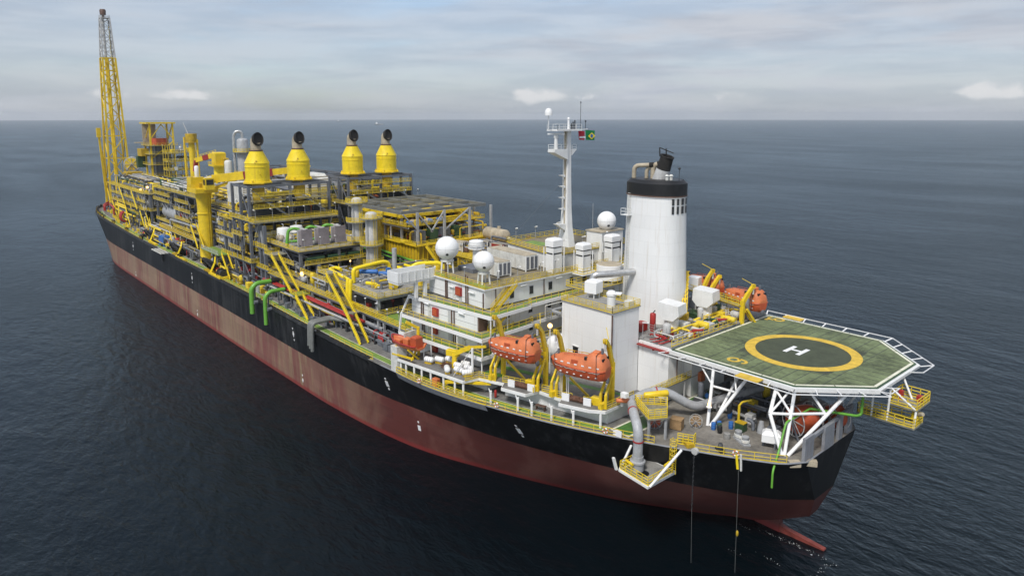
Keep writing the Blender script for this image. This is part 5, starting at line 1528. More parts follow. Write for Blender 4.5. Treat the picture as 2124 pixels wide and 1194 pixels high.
for p, q in (((4.6, 18.6, 12.9), (4.6, 15.0, 17.0)), ((-1.4, 19.3, 12.9), (-2.6, 13.6, 17.0))):
    MB().tube(p, q, 0.2, n=10).build('stay', 'white', hpf, True)
MB().bar((4.9, 19.0, 12.9), (5.2, 19.4, 14.8), 0.3, 0.4).build('horn', 'white', hpf)
MB().tube((3.9, 18.0, 14.4), (2.4, 18.4, 14.4), 0.22, n=8).tube((-1.1, 15.5, 14.6), (-1.1, 14.2, 14.8), 0.22, n=8).build('flood_lamp', 'yellow', hpf)
MB().lathe([(0.9, 0), (0.9, 0.05)], (1.4, 17.2, 13.08), 16).build('hose_opening', 'black', hpf)
cl_ = MB()
lx, ly = -1.6, 13.9
for s_ in (-1, 1):
    cl_.bar((lx + 0.3 * s_, ly, 13.05), (lx + 0.3 * s_, ly, 18.6), 0.08)
for k in range(16):
    cl_.bar((lx - 0.3, ly, 13.3 + 0.34 * k), (lx + 0.3, ly, 13.3 + 0.34 * k), 0.05)
for k in range(5):
    z = 15.4 + 0.75 * k
    cl_.path([(lx - 0.4, ly, z), (lx - 0.4, ly + 0.55, z), (lx, ly + 0.8, z), (lx + 0.4, ly + 0.55, z), (lx + 0.4, ly, z)], 0.05, 4)
for a in (-0.4, 0, 0.4):
    cl_.bar((lx + a, ly + (0.8 if a == 0 else 0.55), 15.4), (lx + a, ly + (0.8 if a == 0 else 0.55), 18.5), 0.05)
cl_.build('caged_ladder', 'rail_yellow', hpf)
vp = thing('valve_platform', 'yellow railed valve platform on posts above the aft deck', 'platform', (4.5, 11.8, ZD))
MB().prism([(7.3, 12.2), (2.2, 15.3), (0.6, 12.6), (3.4, 8.8)], 20.3, 20.5).build('floor', 'grating', vp)
MB().rail([(7.2, 12.1, 20.5), (2.3, 15.1, 20.5), (0.8, 12.6, 20.5), (3.4, 9.0, 20.5)], closed=True, step=1.0, h=1.4, bars=(0.25, 0.5, 0.75, 1.0), w=0.09).build('railing', 'rail_yellow', vp)
for (x, y) in ((6.8, 12.0), (2.4, 14.8), (1.0, 12.6), (3.5, 9.3)):
    MB().bar((x, y, ZD), (x, y, 20.3), 0.3).build('post', 'pipe_grey', vp)
MB().vessel((6.5, 10.5, 21.6), (4.4, 7.7, 21.9), 0.5, 12).build('actuator', 'yellow', vp, True)
MB().vessel((9.2, 14.0, 20.9), (7.6, 12.6, 20.9), 0.35, 10).build('actuator', 'orange', vp, True)
solo(MB().path([(9.0, 13.0, ZB), (9.0, 13.0, ZB + 1.8), (8.0, 13.6, ZB + 2.4)], 0.32, 10, 0.4).cbox((7.9, 13.8, ZB + 2.0), 1.0, 0.8, 0.7), 'cowl_vent', 'white_clean', 'white gooseneck vent at the aft corner of the boat deck', 'ventilator', None, True)
# steps and chain fittings at the stern rail
o = thing('boarding_steps', 'small yellow railed steps at the deck edge beside the caged ladder', 'steps', (-2.0, 11.9, ZD))
MB().cbox((-2.3, 11.6, ZD + 0.02), 2.0, 1.2, 0.5, R(-28)).build('step', 'yellow_dirty', o)
MB().rail([(-1.2, 12.6, ZD + 0.1), (-3.2, 11.5, ZD + 0.1), (-2.9, 10.6, ZD + 0.1)], h=1.7, step=0.9, bars=(0.3, 0.55, 0.8, 1.0), w=0.09).build('railing', 'rail_yellow', o)
o = thing('anchor_chain', 'dark chain hanging from the rail down the stern quarter', 'chain', (-4.2, edge_y(-4.2) + 0.15, ZD))
ch = MB()
for k in range(24):
    z = ZD - 0.25 - 0.36 * k
    y = edge_y(-4.2) + 0.3
    a = 0.12 if k % 2 else 0.03
    ch.bar((-4.2 - a * 0.6, y, z), (-4.2 + a * 0.6, y, z - 0.4), 0.08, 0.14 if k % 2 else 0.06)
ch.build('links', 'dark_steel', o)
MB().tube((-4.2, edge_y(-4.2) - 0.2, ZD + 0.1), (-4.2, edge_y(-4.2) + 0.3, ZD + 0.1), 0.5, n=14).build('fairlead', 'light_grey', o, True)
for (x, lab, z1) in ((-4.2, 'thin line running from the dark chain into the water', 8.2), (-9.6, 'thin weighted line hanging from the stern rail into the water', 16.8)):
    y = edge_y(x) + 0.4
    o = thing('hanging_line', lab, 'line', (x, y, -1))
    MB().tube((x, y - 0.1, z1), (x - 0.4, y + 0.1, -1.0), 0.022, n=5).build('line', 'dull_grey', o)
    if x < -5: MB().lathe([(0.05, 0), (0.18, 0.2), (0.18, 0.7), (0.05, 0.9)], (x - 0.4, y + 0.05, 5.6), 8).build('weight', 'yellow_dirty', o, True)
o = thing('pilot_davit', 'yellow and white striped fender tube slung over the stern rail', 'fender', (-9.5, edge_y(-9.5) + 0.2, ZD - 1.4))
MB().tube((-9.3, edge_y(-9.3) + 0.3, ZD + 0.6), (-9.5, edge_y(-9.5) + 0.3, ZD - 1.4), 0.18, n=8).build('yellow_tube', 'yellow_bright', o)
MB().tube((-9.8, edge_y(-9.8) + 0.3, ZD + 0.8), (-9.9, edge_y(-9.9) + 0.3, ZD - 1.6), 0.16, n=8).build('white_tube', 'white_dirty', o)
solo(MB().lathe([(0.45, -0.3), (0.6, -0.2), (0.6, 0.2), (0.45, 0.3)], (-6.4, 9.6, ZD + 0.6), 12, axis=(0.8, 0.4, 0)).cbox((-6.4, 9.6, ZD + 0.02), 1.6, 0.8, 0.3, R(-30)), 'roller_chock', 'dark_steel', 'dark roller chock inside the stern rail', 'fairlead')
# lifebuoys on the rail
def lifebuoy(label, x, off=0.1):
    y = edge_y(x) - 0.25 + off
    dx = 0.5
    tang = Vector((1, (edge_y(x + 0.5) - edge_y(x - 0.5)), 0)).normalized()
    nrm = Vector((-tang.y, tang.x, 0))
    o = thing('lifebuoy', label, 'lifebuoy', (x, y, ZD + 0.2), 'lifebuoys along the port rail')
    c = Vector((x, y, ZD + 0.72)) + nrm * 0.12
    for k in range(8):
        pts = []
        for j in range(4):
            a = 2 * math.pi * (k + j / 3) / 8
            pts.append(c + tang * (0.36 * math.cos(a)) + Vector((0, 0, 0.36 * math.sin(a))))
        MB().path(pts, 0.11, 6).build('ring_segment', 'orange' if k % 2 else 'white_clean', o, True)
    return o
for x, lab in ((-9.0, 'lifebuoy on the stern rail near the rope wrapped bitts'), (7.9, 'lifebuoy on the rail at the last white post by the aft corner'), (26.0, 'lifebuoy on the rail just aft of the sponson end'), (43.2, 'lifebuoy on the sponson rail below the liferafts')):
    lifebuoy(lab, x, 0.9 if x > 40 else 0.1)
solo(MB().box(5.4, 7.0, edge_y(6.2) - 0.2, edge_y(6.2) - 0.1, ZD + 0.15, ZD + 1.15), 'notice_board', 'white_clean', 'white blank board on the rail beside the aft corner lifebuoy', 'board')
o = thing('aft_wall_box', 'orange survival box on the casing wall below the helideck corner', 'box', (7.4, -6.2, ZD + 2.2))
MB().cbox((7.3, -6.2, ZD + 2.4), 0.7, 1.2, 1.7, 0, 0.2).build('box', 'orange', o)
MB().cbox((7.3, -6.2, ZD + 1.0), 0.5, 0.7, 1.0).build('bracket', 'dark_steel', o)
o = thing('catwalk', 'yellow railed catwalk running along the casing wall at boat deck level', 'catwalk', (8, 0, 20.6))
MB().box(7.6, 9.1, -12.0, 8.9, 20.5, 20.65).build('floor', 'grating', o)
MB().rail([(7.65, 8.8, 20.65), (7.65, -11.9, 20.65)], step=1.4, bars=(0.35, 0.68, 1.0)).build('railing', 'rail_yellow', o)
for y in (8, 3, -2, -7, -11.5):
    MB().bar((7.8, y, ZD), (7.8, y, 20.5), 0.22).build('post', 'light_grey', o)
# brazier-like flare lamp clamped on the helideck leg
o = thing('lit_work_lamp', 'small lit lantern clamped on the forward helideck leg', 'lamp', (-0.4, 3.3, 20.2))
MB().lathe([(0.45, 0), (0.45, 0.12), (0.2, 0.16)], (-0.5, 3.5, 19.9), 10).build('dish', 'white', o)
MB().lathe([(0.18, 0), (0.26, 0.3), (0.14, 0.8), (0.03, 1.1)], (-0.5, 3.5, 20.05), 10).build('flame', 'lamp_lit', o, True)
# casing deck fittings between funnel and helideck
def cowl_vent(label, c, h=5.4, rz=0.0):
    o = thing('cowl_ventilator', label, 'ventilator', c, 'white hooded ventilators beside the funnel')
    MB().lathe([(1.25, 0), (1.25, h * 0.45)], c, 20).build('trunk', 'white', o, True)
    ca, sa = math.cos(rz), math.sin(rz)
    z0, z1 = c[2] + h * 0.45, c[2] + h
    def Q(u, v, z):
        return (c[0] + u * ca - v * sa, c[1] + u * sa + v * ca, z)
    hd_ = MB()
    prof_ = [(-1.0, z0), (1.0, z0), (2.0, z0 + 1.1), (1.9, z1), (-1.9, z1 - 0.3), (-2.1, z0 + 1.1)]
    hd_.extr([Q(u, -1.7, z) for u, z in prof_], Vector(Q(0, 1.7, 0)) - Vector(Q(0, -1.7, 0)))
    hd_.build('hood', 'white', o)
    MB().rail([Q(1.5 * math.cos(2 * math.pi * k / 8), 1.5 * math.sin(2 * math.pi * k / 8), c[2]) for k in range(8)], closed=True, w=0.06).build('guard', 'rail_yellow', o)
    return o
cowl_vent('white hooded ventilator right of the funnel foot', (14.0, -6.4, 26.47), 5.6, R(10))
cowl_vent('white hooded ventilator between the funnel and the far davits', (14.6, -18.0, 26.47), 6.0, R(10))
o = thing('red_locker', 'red fire locker left of the white ventilator at the funnel foot', 'locker', (18.2, -3.0, 26.46))
MB().cbox((18.2, -3.0, 26.6), 1.6, 2.0, 1.5, 0, 0.1).build('box', 'red', o)
MB().cbox((18.2, -3.0, 26.46), 1.3, 1.6, 0.14).build('skid', 'dark_steel', o)
o = thing('foam_tank', 'tall red foam bottle beside the red fire locker', 'tank', (16.6, -4.4, 26.46))
MB().vessel((16.6, -4.4, 27.0), (16.6, -4.4, 29.6), 0.55, 14).build('bottle', 'red', o, True)
MB().lathe([(0.4, 0), (0.5, 0.6)], (16.6, -4.4, 26.46), 12).build('skirt', 'red', o)
MB().tube((16.6, -4.4, 29.8), (16.6, -5.0, 30.2), 0.1, n=6).build('valve', 'dark_steel', o)
o = thing('provision_crane', 'yellow lattice provision crane leaning beside the funnel', 'crane', (14.6, -11.0, 26.46))
MB().lathe([(0.9, 0), (0.75, 0.4), (0.6, 2.6)], (14.6, -11.0, 26.46), 14).build('pedestal', 'yellow', o, True)
jb = MB()
a, b_ = Vector((14.6, -11.0, 28.6)), Vector((18.6, -17.4, 35.2))
for du, dv in ((-0.35, -0.35), (0.35, -0.35), (0.35, 0.35), (-0.35, 0.35)):
    jb.bar(a + Vector((du, dv, 0)), b_ + Vector((du * 0.5, dv * 0.5, 0)), 0.16)
for k in range(10):
    p, q = a.lerp(b_, k / 10), a.lerp(b_, (k + 1) / 10)
    jb.bar(p + Vector((-0.35, 0.35, 0)), q + Vector((0.35, 0.35, 0)), 0.1).bar(p + Vector((0.35, -0.35, 0)), q + Vector((-0.35, -0.35, 0)), 0.1).bar(p + Vector((-0.35, -0.35, 0)), q + Vector((-0.35, 0.35, 0)), 0.1)
jb.build('lattice_jib', 'yellow', o)
MB().cbox((14.4, -10.6, 28.0), 1.6, 1.4, 1.2, 0.3).build('winch_house', 'yellow_dirty', o)
MB().tube(b_, b_ - Vector((0, 0, 2)), 0.03, n=4).build('hook_wire', 'dark_steel', o)
for i, (x, y) in enumerate(((9.6, -7.0), (10.4, -15.8), (9.9, -23.0))):
    o = thing('foam_monitor', ('red fire monitor at the near end of the helideck forward edge', 'red fire monitor at the middle of the helideck forward edge', 'red fire monitor under the far davit')[i], 'fire monitor', (x, y, 26.46), 'red fire monitors')
    MB().lathe([(0.3, 0), (0.25, 0.9), (0.4, 1.0), (0.4, 1.4)], (x, y, 26.46), 10).build('stand', 'red', o, True)
    MB().tube((x, y, 27.7), (x - 1.6, y - 0.3, 28.1), 0.26, 0.16, n=10).build('nozzle', 'red', o, True)
    MB().cbox((x + 0.6, y + 0.2, 26.46), 0.7, 0.7, 1.0).build('valve_box', 'orange_dark', o)
solo(MB().cbox((16.6, -18.2, 26.47), 3.4, 2.4, 1.0, 0.1, 0.2), 'green_cover', 'dark_green', 'green tarpaulin cover beside the lattice crane', 'cover')
o = thing('white_cabinet_stack', 'tall white cabinet on a frame in front of the far lifeboat', 'cabinet', (20.5, -23.0, 24.03))
MB().cbox((20.5, -23.0, 30.4), 2.2, 1.8, 2.6, 0.2, 0.1).build('cabinet', 'white_clean', o)
for a_, c_ in ((-0.9, -0.7), (0.9, 0.7), (-0.9, 0.7), (0.9, -0.7)):
    MB().bar((20.5 + a_, -23 + c_, 24.03), (20.5 + a_, -23 + c_, 30.5), 0.2).build('leg', 'light_grey', o)
MB().cbox((20.5, -23.0, 26.6), 1.5, 1.2, 2.0).build('motor', 'steel_grey', o)
for i, (x, y, w) in enumerate(((12.0, -1.0, 3.0), (11.0, -9.0, 5.0), (11.6, -19.0, 6.0))):
    mb = MB()
    for k in range(4):
        zz_ = 26.7 + 0.28 * (k % 2)
        mb.path([(x - 1.2 + 0.6 * k, y - w / 2, zz_), (x - 1.2 + 0.6 * k, y + w / 2, zz_), (x - 1.2 + 0.6 * k + 0.5, y + w / 2 + 0.5, zz_)], 0.12, 6, 0.3)
    solo(mb, 'pipe_run', 'silver' if i else 'red', ('short red pipe run by the casing ledge', 'pale pipe run on deck forward of the helideck edge', 'pale pipe run below the far monitor')[i], 'pipework', None, True)
clutter(cas, 9.6, 15.0, -25, -0.5, 26.46, 60, 1.3, pal=(('rail_yellow', 6), ('silver', 3), ('white_dirty', 3), ('red', 1.5), ('light_grey', 3), ('dark_green', 1)))
clutter(cas, 28.0, 36.0, -14, 6, 26.46, 16, 2.5)
clutter(hull, -9, 6, -15, 0.5, ZD + 0.05, 46, 2.2, pal=(('steel_grey', 5), ('dark_steel', 4), ('brown_pipe', 2), ('dark_green', 1), ('light_grey', 2), ('rail_yellow', 1.5), ('blue', 0.4), ('wood', 1)))
# ---------------------------------------------------------------- liferafts, rescue boat, posts on the raft deck
def raft(label, c, rz):
    o = thing('liferaft_canister', label, 'liferaft', c, 'white liferaft canisters on the raft deck')
    ca, sa = math.cos(rz), math.sin(rz)
    p = (c[0] - 0.7 * ca, c[1] - 0.7 * sa, c[2] + 0.75); q = (c[0] + 0.7 * ca, c[1] + 0.7 * sa, c[2] + 0.75)
    MB().vessel(p, q, 0.52, 14).build('canister', 'white_clean', o, True)
    for t in (-0.45, 0.0, 0.45):
        P_ = Vector((c[0] + t * ca, c[1] + t * sa, c[2] + 0.75)); D_ = Vector((ca, sa, 0))
        MB().tube(P_ - D_ * 0.04, P_ + D_ * 0.04, 0.545, n=14).build('strap', 'light_grey', o)
    MB().cbox((c[0], c[1], c[2]), 1.5, 0.8, 0.3, rz).build('cradle', 'yellow_dirty', o)
    return o
labs = ('liferaft canister at the forward end of the forward row', 'second liferaft canister of the forward row', 'aftmost liferaft canister of the forward row, next to the brown net',
        'liferaft canister at the raft deck edge aft of the yellow crane foot', 'liferaft canister in the middle of the aft group', 'liferaft canister at the inner side of the aft group', 'liferaft canister nearest the white crane post', 'liferaft canister tilted at the rail corner', 'liferaft canister behind the aft group')
spots = ((44.6, 24.9, 20), (43.4, 23.4, 20), (42.2, 21.9, 20), (38.6, 25.2, -30), (36.9, 23.9, 15), (38.6, 22.7, 15), (36.4, 22.1, 15), (34.9, 23.6, 55), (38.4, 21.2, 15))
for (x, y, a), lab in zip(spots, labs):
    raft(lab, (x, y, ZB + 0.03), R(a))
def crate_net(label, c, n=8):
    mb = MB()
    for k in range(90):
        a = random.uniform(0, 6.28); r_ = random.uniform(0, 1.1)
        p = Vector((c[0] + r_ * math.cos(a) * 1.5, c[1] + r_ * math.sin(a), c[2] + random.uniform(0.05, 0.8) * (1.15 - r_ * 0.6)))
        q = p + Vector((random.uniform(-0.5, 0.5), random.uniform(-0.5, 0.5), random.uniform(-0.15, 0.25)))
        mb.bar(p, q, 0.09)
    return solo(mb, 'scramble_net', 'net_brown', label, 'net', 'brown scramble nets')
crate_net('brown scramble net heaped between the liferaft rows', (40.6, 23.8, ZB + 0.05))
for (x, y, a, lab) in ((24.6, 20.0, 17, 'brown scramble net rolled below the forward lifeboat'), (14.6, 17.3, 17, 'brown scramble net rolled below the aft lifeboat')):
    o = thing('scramble_net', lab, 'net', (x, y, ZB + 0.02), 'brown scramble nets')
    ca, sa = math.cos(R(a)), math.sin(R(a))
    mb = MB()
    for k in range(26):
        t = lerp(-2.2, 2.2, k / 25)
        P_ = [(x + t * ca + 0.05 * random.uniform(-1, 1) - 0.42 * math.cos(u) * sa, y + t * sa + 0.42 * math.cos(u) * ca, ZB + 0.5 + 0.42 * math.sin(u)) for u in [2 * math.pi * i / 8 for i in range(9)]]
        mb.path(P_, 0.09, 4)
    mb.build('rolled_net', 'net_brown', o)
    for t in (-2.0, 1.8):
        MB().cbox((x + t * ca + 0.5 * sa * -1, y + t * sa + 0.5 * ca, ZB + 0.05), 1.3, 0.2, 1.2, R(a)).build('white_board', 'white_clean', o)
o = thing('raft_crane', 'yellow hand crane with bent jib over the liferafts', 'crane', (39.9, 22.6, ZB))
MB().lathe([(0.6, 0), (0.45, 0.3), (0.45, 2.4)], (39.9, 22.6, ZB + 0.02), 12).build('pedestal', 'yellow', o, True)
MB().cbox((40.6, 22.4, ZB + 2.0), 2.4, 1.0, 1.1, R(20), 0.1).build('slew_head', 'yellow', o)
MB().bar((39.8, 22.7, ZB + 2.6), (36.6, 21.6, ZB + 4.4), 0.35, 0.8).bar((36.8, 21.7, ZB + 4.35), (33.2, 20.7, ZB + 5.2), 0.28, 0.45).build('jib', 'yellow', o)
o = thing('jib_rest', 'white post with slanting strut beside the liferafts', 'post', (34.9, 22.4, ZB))
MB().tube((34.9, 22.4, ZB + 0.02), (34.9, 22.4, ZB + 4.8), 0.22, n=10).build('post', 'white_clean', o, True)
MB().bar((35.1, 22.6, ZB + 4.4), (37.3, 26.2, ZD + 1.2), 0.12).build('strut', 'light_grey', o)
o = thing('outrigger_beam', 'yellow beam jutting over the sponson rail under the raft deck', 'beam', (34, 24, ZB - 0.8))
MB().bar((37.4, 26.6, ZB - 0.9), (31.0, 21.4, ZB - 0.75), 0.35, 0.45).build('beam', 'yellow', o)
MB().cbox((37.2, 26.4, ZB - 1.3), 0.4, 0.4, 0.5).build('end_plate', 'yellow', o)
solo(MB().cbox((40.3, 26.4, ZD + 0.14), 1.3, 0.8, 1.5, 0.1, 0.1), 'survival_suit_box', 'orange', 'orange survival box standing behind the sponson rail', 'box')
# rescue boat on its cradle
o = thing('rescue_boat', 'open orange rescue boat on a yellow cradle at the forward end of the boat deck', 'rescue boat', (49.8, 26.4, ZB + 1.6))
def rb(u, v, z):
    a = R(8)
    u, v = u * 1.18, v * 1.15
    return (50.0 + u * math.cos(a) - v * math.sin(a), 26.2 + u * math.sin(a) + v * math.cos(a), ZB + 1.75 + z * 1.2)
T = [(-3.4, 1.15, 0.45, 1.25), (-2.6, 1.3, 0.2, 1.2), (0, 1.38, 0.1, 1.2), (1.6, 1.2, 0.22, 1.3), (2.7, 0.75, 0.5, 1.5), (3.4, 0.12, 1.0, 1.7)]
mb = MB(); RR_ = []
for u, b_, k, g in T:
    RR_.append([rb(u, b_ * s_, z) for s_, z in ((1, g), (0.92, lerp(k, g, 0.5)), (0.5, lerp(k, g, 0.12)), (0, k), (-0.5, lerp(k, g, 0.12)), (-0.92, lerp(k, g, 0.5)), (-1, g), (-0.8, g - 0.12), (-0.6, k + 0.35), (0.6, k + 0.35), (0.8, g - 0.12))])
m_ = 11
mb.add([v_ for r_ in RR_ for v_ in r_], [(i * m_ + j, i * m_ + (j + 1) % m_, (i + 1) * m_ + (j + 1) % m_, (i + 1) * m_ + j) for i in range(len(T) - 1) for j in range(m_)])
mb.add(RR_[0], [tuple(range(m_))])
mb.build('hull', 'orange', o, True)
MB().path([rb(u, b_ * 1.06, g - 0.05) for u, b_, k, g in T] + [rb(u, -b_ * 1.06, g - 0.05) for u, b_, k, g in T[::-1]], 0.14, 6).build('fender', 'red', o, True)
c = rb(-2.4, 0, 0.7); MB().cbox(c, 1.5, 1.7, 2.2, R(8), 0.25).build('engine_box', 'orange_dark', o)
c = rb(-0.3, 0, 0.6); MB().cbox(c, 1.3, 1.2, 1.5, R(8), 0.2).build('console', 'orange', o)
c = rb(1.6, 0, 0.7); MB().cbox(c, 1.4, 1.2, 0.8, R(8), 0.2).build('bow_locker', 'orange', o)
o = thing('rescue_boat_cradle', 'yellow cradle and davit beneath the rescue boat', 'davit', (49, 25.4, ZB))
for u in (-1.5, 1.4):
    MB().bar(rb(u, 1.1, 0.4), rb(u - 0.6, -0.9, -1.65), 0.28, 0.35).bar(rb(u, -1.0, 0.4), rb(u - 0.2, 0.6, -1.65), 0.28, 0.35).build('cradle_frame', 'yellow', o)
MB().bar(rb(-3.2, 1.5, -0.6), rb(2.0, 1.3, -0.9), 0.3, 0.3).build('slide', 'yellow', o)
MB().tube(rb(-0.6, -2.0, -1.65), rb(-0.6, -2.0, 3.2), 0.3, n=10).bar(rb(-0.6, -2.0, 3.0), rb(0.4, -0.3, 4.2), 0.35, 0.5).build('davit_arm', 'yellow', o)
o = thing('rescue_boat_wall', 'white curved screen wall behind the rescue boat', 'wall', (50.8, 22.5, ZB))
MB().extr([(51.6, 25.6, D1 - 0.8), (51.6, 21.2, D1 - 0.8), (51.6, 21.2, D1 + 0.8), (51.6, 23.2, D1 + 1.4), (51.6, 25.6, D1 + 1.2)], (0.3, 0, 0)).build('screen', 'white_dirty', o)
for (x, y, h, lab, lit) in ((33.0, 19.0, 3.4, 'white lamp post at the liferaft deck corner', 0), (26.4, 11.8, 8.4, 'white lamp post with lit round globe between the two port lifeboats', 1), (47.0, 24.4, 2.6, 'short white lamp post beside the rescue boat', 0)):
    o = thing('lamp_post', lab, 'lamp', (x, y, ZB), 'white lamp posts on the boat deck')
    MB().tube((x, y, ZB + 0.02), (x, y, ZB + h), 0.09, n=8).build('post', 'white_clean', o)
    if lit:
        MB().sphere((x, y, ZB + h + 0.3), 0.42, 14, 8).build('globe', 'lamp_lit', o, 'all')
    else:
        MB().lathe([(0.1, 0), (0.45, 0.12), (0.45, 0.3), (0.2, 0.42)], (x, y, ZB + h), 12).build('lamp_head', 'light_grey', o, True)
for (x, y, lab) in ((18.3, 17.2, 'left of the two thin white vent pipes between the davits'), (17.2, 16.8, 'right of the two thin white vent pipes between the davits')):
    o = thing('tank_vent', lab, 'vent pipe', (x, y, ZB))
    for k in (-0.2, 0.2):
        MB().tube((x + k, y, ZB + 0.02), (x + k, y, ZB + 3.4), 0.09, n=6).build('pipe', 'white_clean', o)
    MB().lathe([(0.15, 0), (0.45, 0.15), (0.45, 0.5), (0.2, 0.62)], (x, y, ZB + 3.3), 12).build('vent_head', 'light_grey', o, True)
o = thing('bench_table', 'dark bench table under the boat deck edge', 'table', (20.8, 19.8, ZD))
MB().cbox((20.8, 19.3, ZD + 0.75), 1.8, 0.8, 0.08, R(15)).build('top', 'brown_pipe', o)
for k in (-0.75, 0.75):
    MB().bar((20.8 + k, 19.3 + k * 0.26, ZD + 0.02), (20.8 + k, 19.3 + k * 0.26, ZD + 0.76), 0.5, 0.08).build('leg', 'brown_pipe', o)
o = thing('gas_bottle', 'red extinguisher bottle under the boat deck beside the stair', 'extinguisher', (29.6, 21.6, ZD))
MB().vessel((29.6, 21.6, ZD + 0.2), (29.6, 21.6, ZD + 1.3), 0.22, 10).build('bottle', 'red', o, True)
MB().tube((29.6, 21.6, ZD + 1.4), (29.9, 21.7, ZD + 1.2), 0.04, n=5).build('hose', 'black', o)

# ================================================================ topsides
def brace_x(mb, p, q, w):
    return mb.bar(p, q, w)
def module(name, label, x0, x1, y0, y1, levels, base=ZD, nx=3, ny=3, steel='steel_grey', cw=0.7, rails=True, deckm='grating', braces=True, holes=(), cat='process module'):
    """steel process module: columns, a frame of beams and a plated deck for each level, railings, cross braces"""
    o = thing(name, label, cat, ((x0 + x1) / 2, (y0 + y1) / 2, base), 'process modules on the main deck')
    X = [lerp(x0, x1, i / (nx - 1)) for i in range(nx)]
    Y = [lerp(y0, y1, i / (ny - 1)) for i in range(ny)]
    top = levels[-1]
    for i, x in enumerate(X):
        for j, y in enumerate(Y):
            if 0 < i < nx - 1 and 0 < j < ny - 1:
                continue
            MB().box(x - cw / 2, x + cw / 2, y - cw / 2, y + cw / 2, base, top - 0.02).build('column', steel, o)
    for k, z in enumerate(levels):
        for y in Y:
            MB().box(x0 - cw * 0.3, x1 + cw * 0.3, y - 0.16, y + 0.16, z - 0.75, z - 0.06).build('beam', steel, o)
        for x in X:
            MB().box(x - 0.18, x + 0.18, y0 - cw * 0.3, y1 + cw * 0.3, z - 0.72, z - 0.08).build('beam', steel, o)
        if k not in holes:
            dp = MB().box(x0 - 0.7, x1 + 0.7, y0 - 0.7, y1 + 0.7, z - 0.05, z + 0.05).build('deck_plate', deckm, o)
            if rails:
                MB().rail([(x0 - 0.65, y0 - 0.65, z + 0.05), (x1 + 0.65, y0 - 0.65, z + 0.05), (x1 + 0.65, y1 + 0.65, z + 0.05), (x0 - 0.65, y1 + 0.65, z + 0.05)], closed=True, step=1.9, w=0.1, bars=(0.35, 0.68, 1.0)).build('railing', 'rail_yellow', dp)
    if braces:
        zs2 = [base] + list(levels)
        for k in range(len(zs2) - 1):
            for (x, xx) in zip(X, X[1:]):
                if random.random() < 0.75:
                    MB().bar((x, y1, zs2[k] + 0.2), (xx, y1, zs2[k + 1] - 0.7), 0.22).build('brace', steel, o)
            for (y, yy) in zip(Y, Y[1:]):
                if random.random() < 0.75:
                    MB().bar((x0, y, zs2[k] + 0.2), (x0, yy, zs2[k + 1] - 0.7), 0.22).build('brace', steel, o)
    return o
def lamps(o, pts, h=2.6, d=(0, 1)):
    """strip lights on bent poles"""
    for (x, y, z) in pts:
        hh = h * random.uniform(0.9, 1.1)
        lp_ = MB().path([(x, y, z), (x, y, z + hh - 0.4), (x - 0.25, y + 0.2, z + hh)], 0.06, 5, 0.2, 2).build('lamp_pole', 'pipe_grey', o)
        a = random.uniform(-0.25, 0.25)
        MB().bar((x - 0.2, y + 0.2, z + hh), (x - 1.9, y + 1.2 + a, z + hh + 0.5), 0.36, 0.2).build('strip_light', 'white_clean', lp_)
def pipes_along(o, pts, r, m_, name='pipe', bend=0.8, n=10):
    return MB().path(pts, r, n, bend).build(name, m_, o, True)
def ring_platform(o, c, r0, r1, z, m_='grating', h=1.2, a0=0, a1=360, n=16):
    mb = MB()
    rail_pts = []
    for i in range(n):
        t0, t1 = R(lerp(a0, a1, i / n)), R(lerp(a0, a1, (i + 1) / n))
        P_ = lambda r_, t, zz_: (c[0] + r_ * math.cos(t), c[1] + r_ * math.sin(t), zz_)
        mb.add([P_(r0, t0, z), P_(r1, t0, z), P_(r1, t1, z), P_(r0, t1, z)], [(0, 1, 2, 3)])
        mb.add([P_(r1, t0, z), P_(r1, t0, z - 0.3), P_(r1, t1, z - 0.3), P_(r1, t1, z)], [(0, 1, 2, 3)])
        mb.add([P_(r0, t0, z - 0.02), P_(r1, t0, z - 0.3), P_(r1, t1, z - 0.3), P_(r0, t1, z - 0.02)], [(3, 2, 1, 0)])
        rail_pts.append(P_(r1 - 0.05, t0, z))
    rail_pts.append((c[0] + (r1 - 0.05) * math.cos(R(a1)), c[1] + (r1 - 0.05) * math.sin(R(a1)), z))
    pf_ = mb.build('ring_platform', m_, o)
    MB().rail(rail_pts, h=h, step=1.0, bars=(0.25, 0.5, 0.75, 1.0), w=0.09).build('railing', 'rail_yellow', pf_)
    return pf_

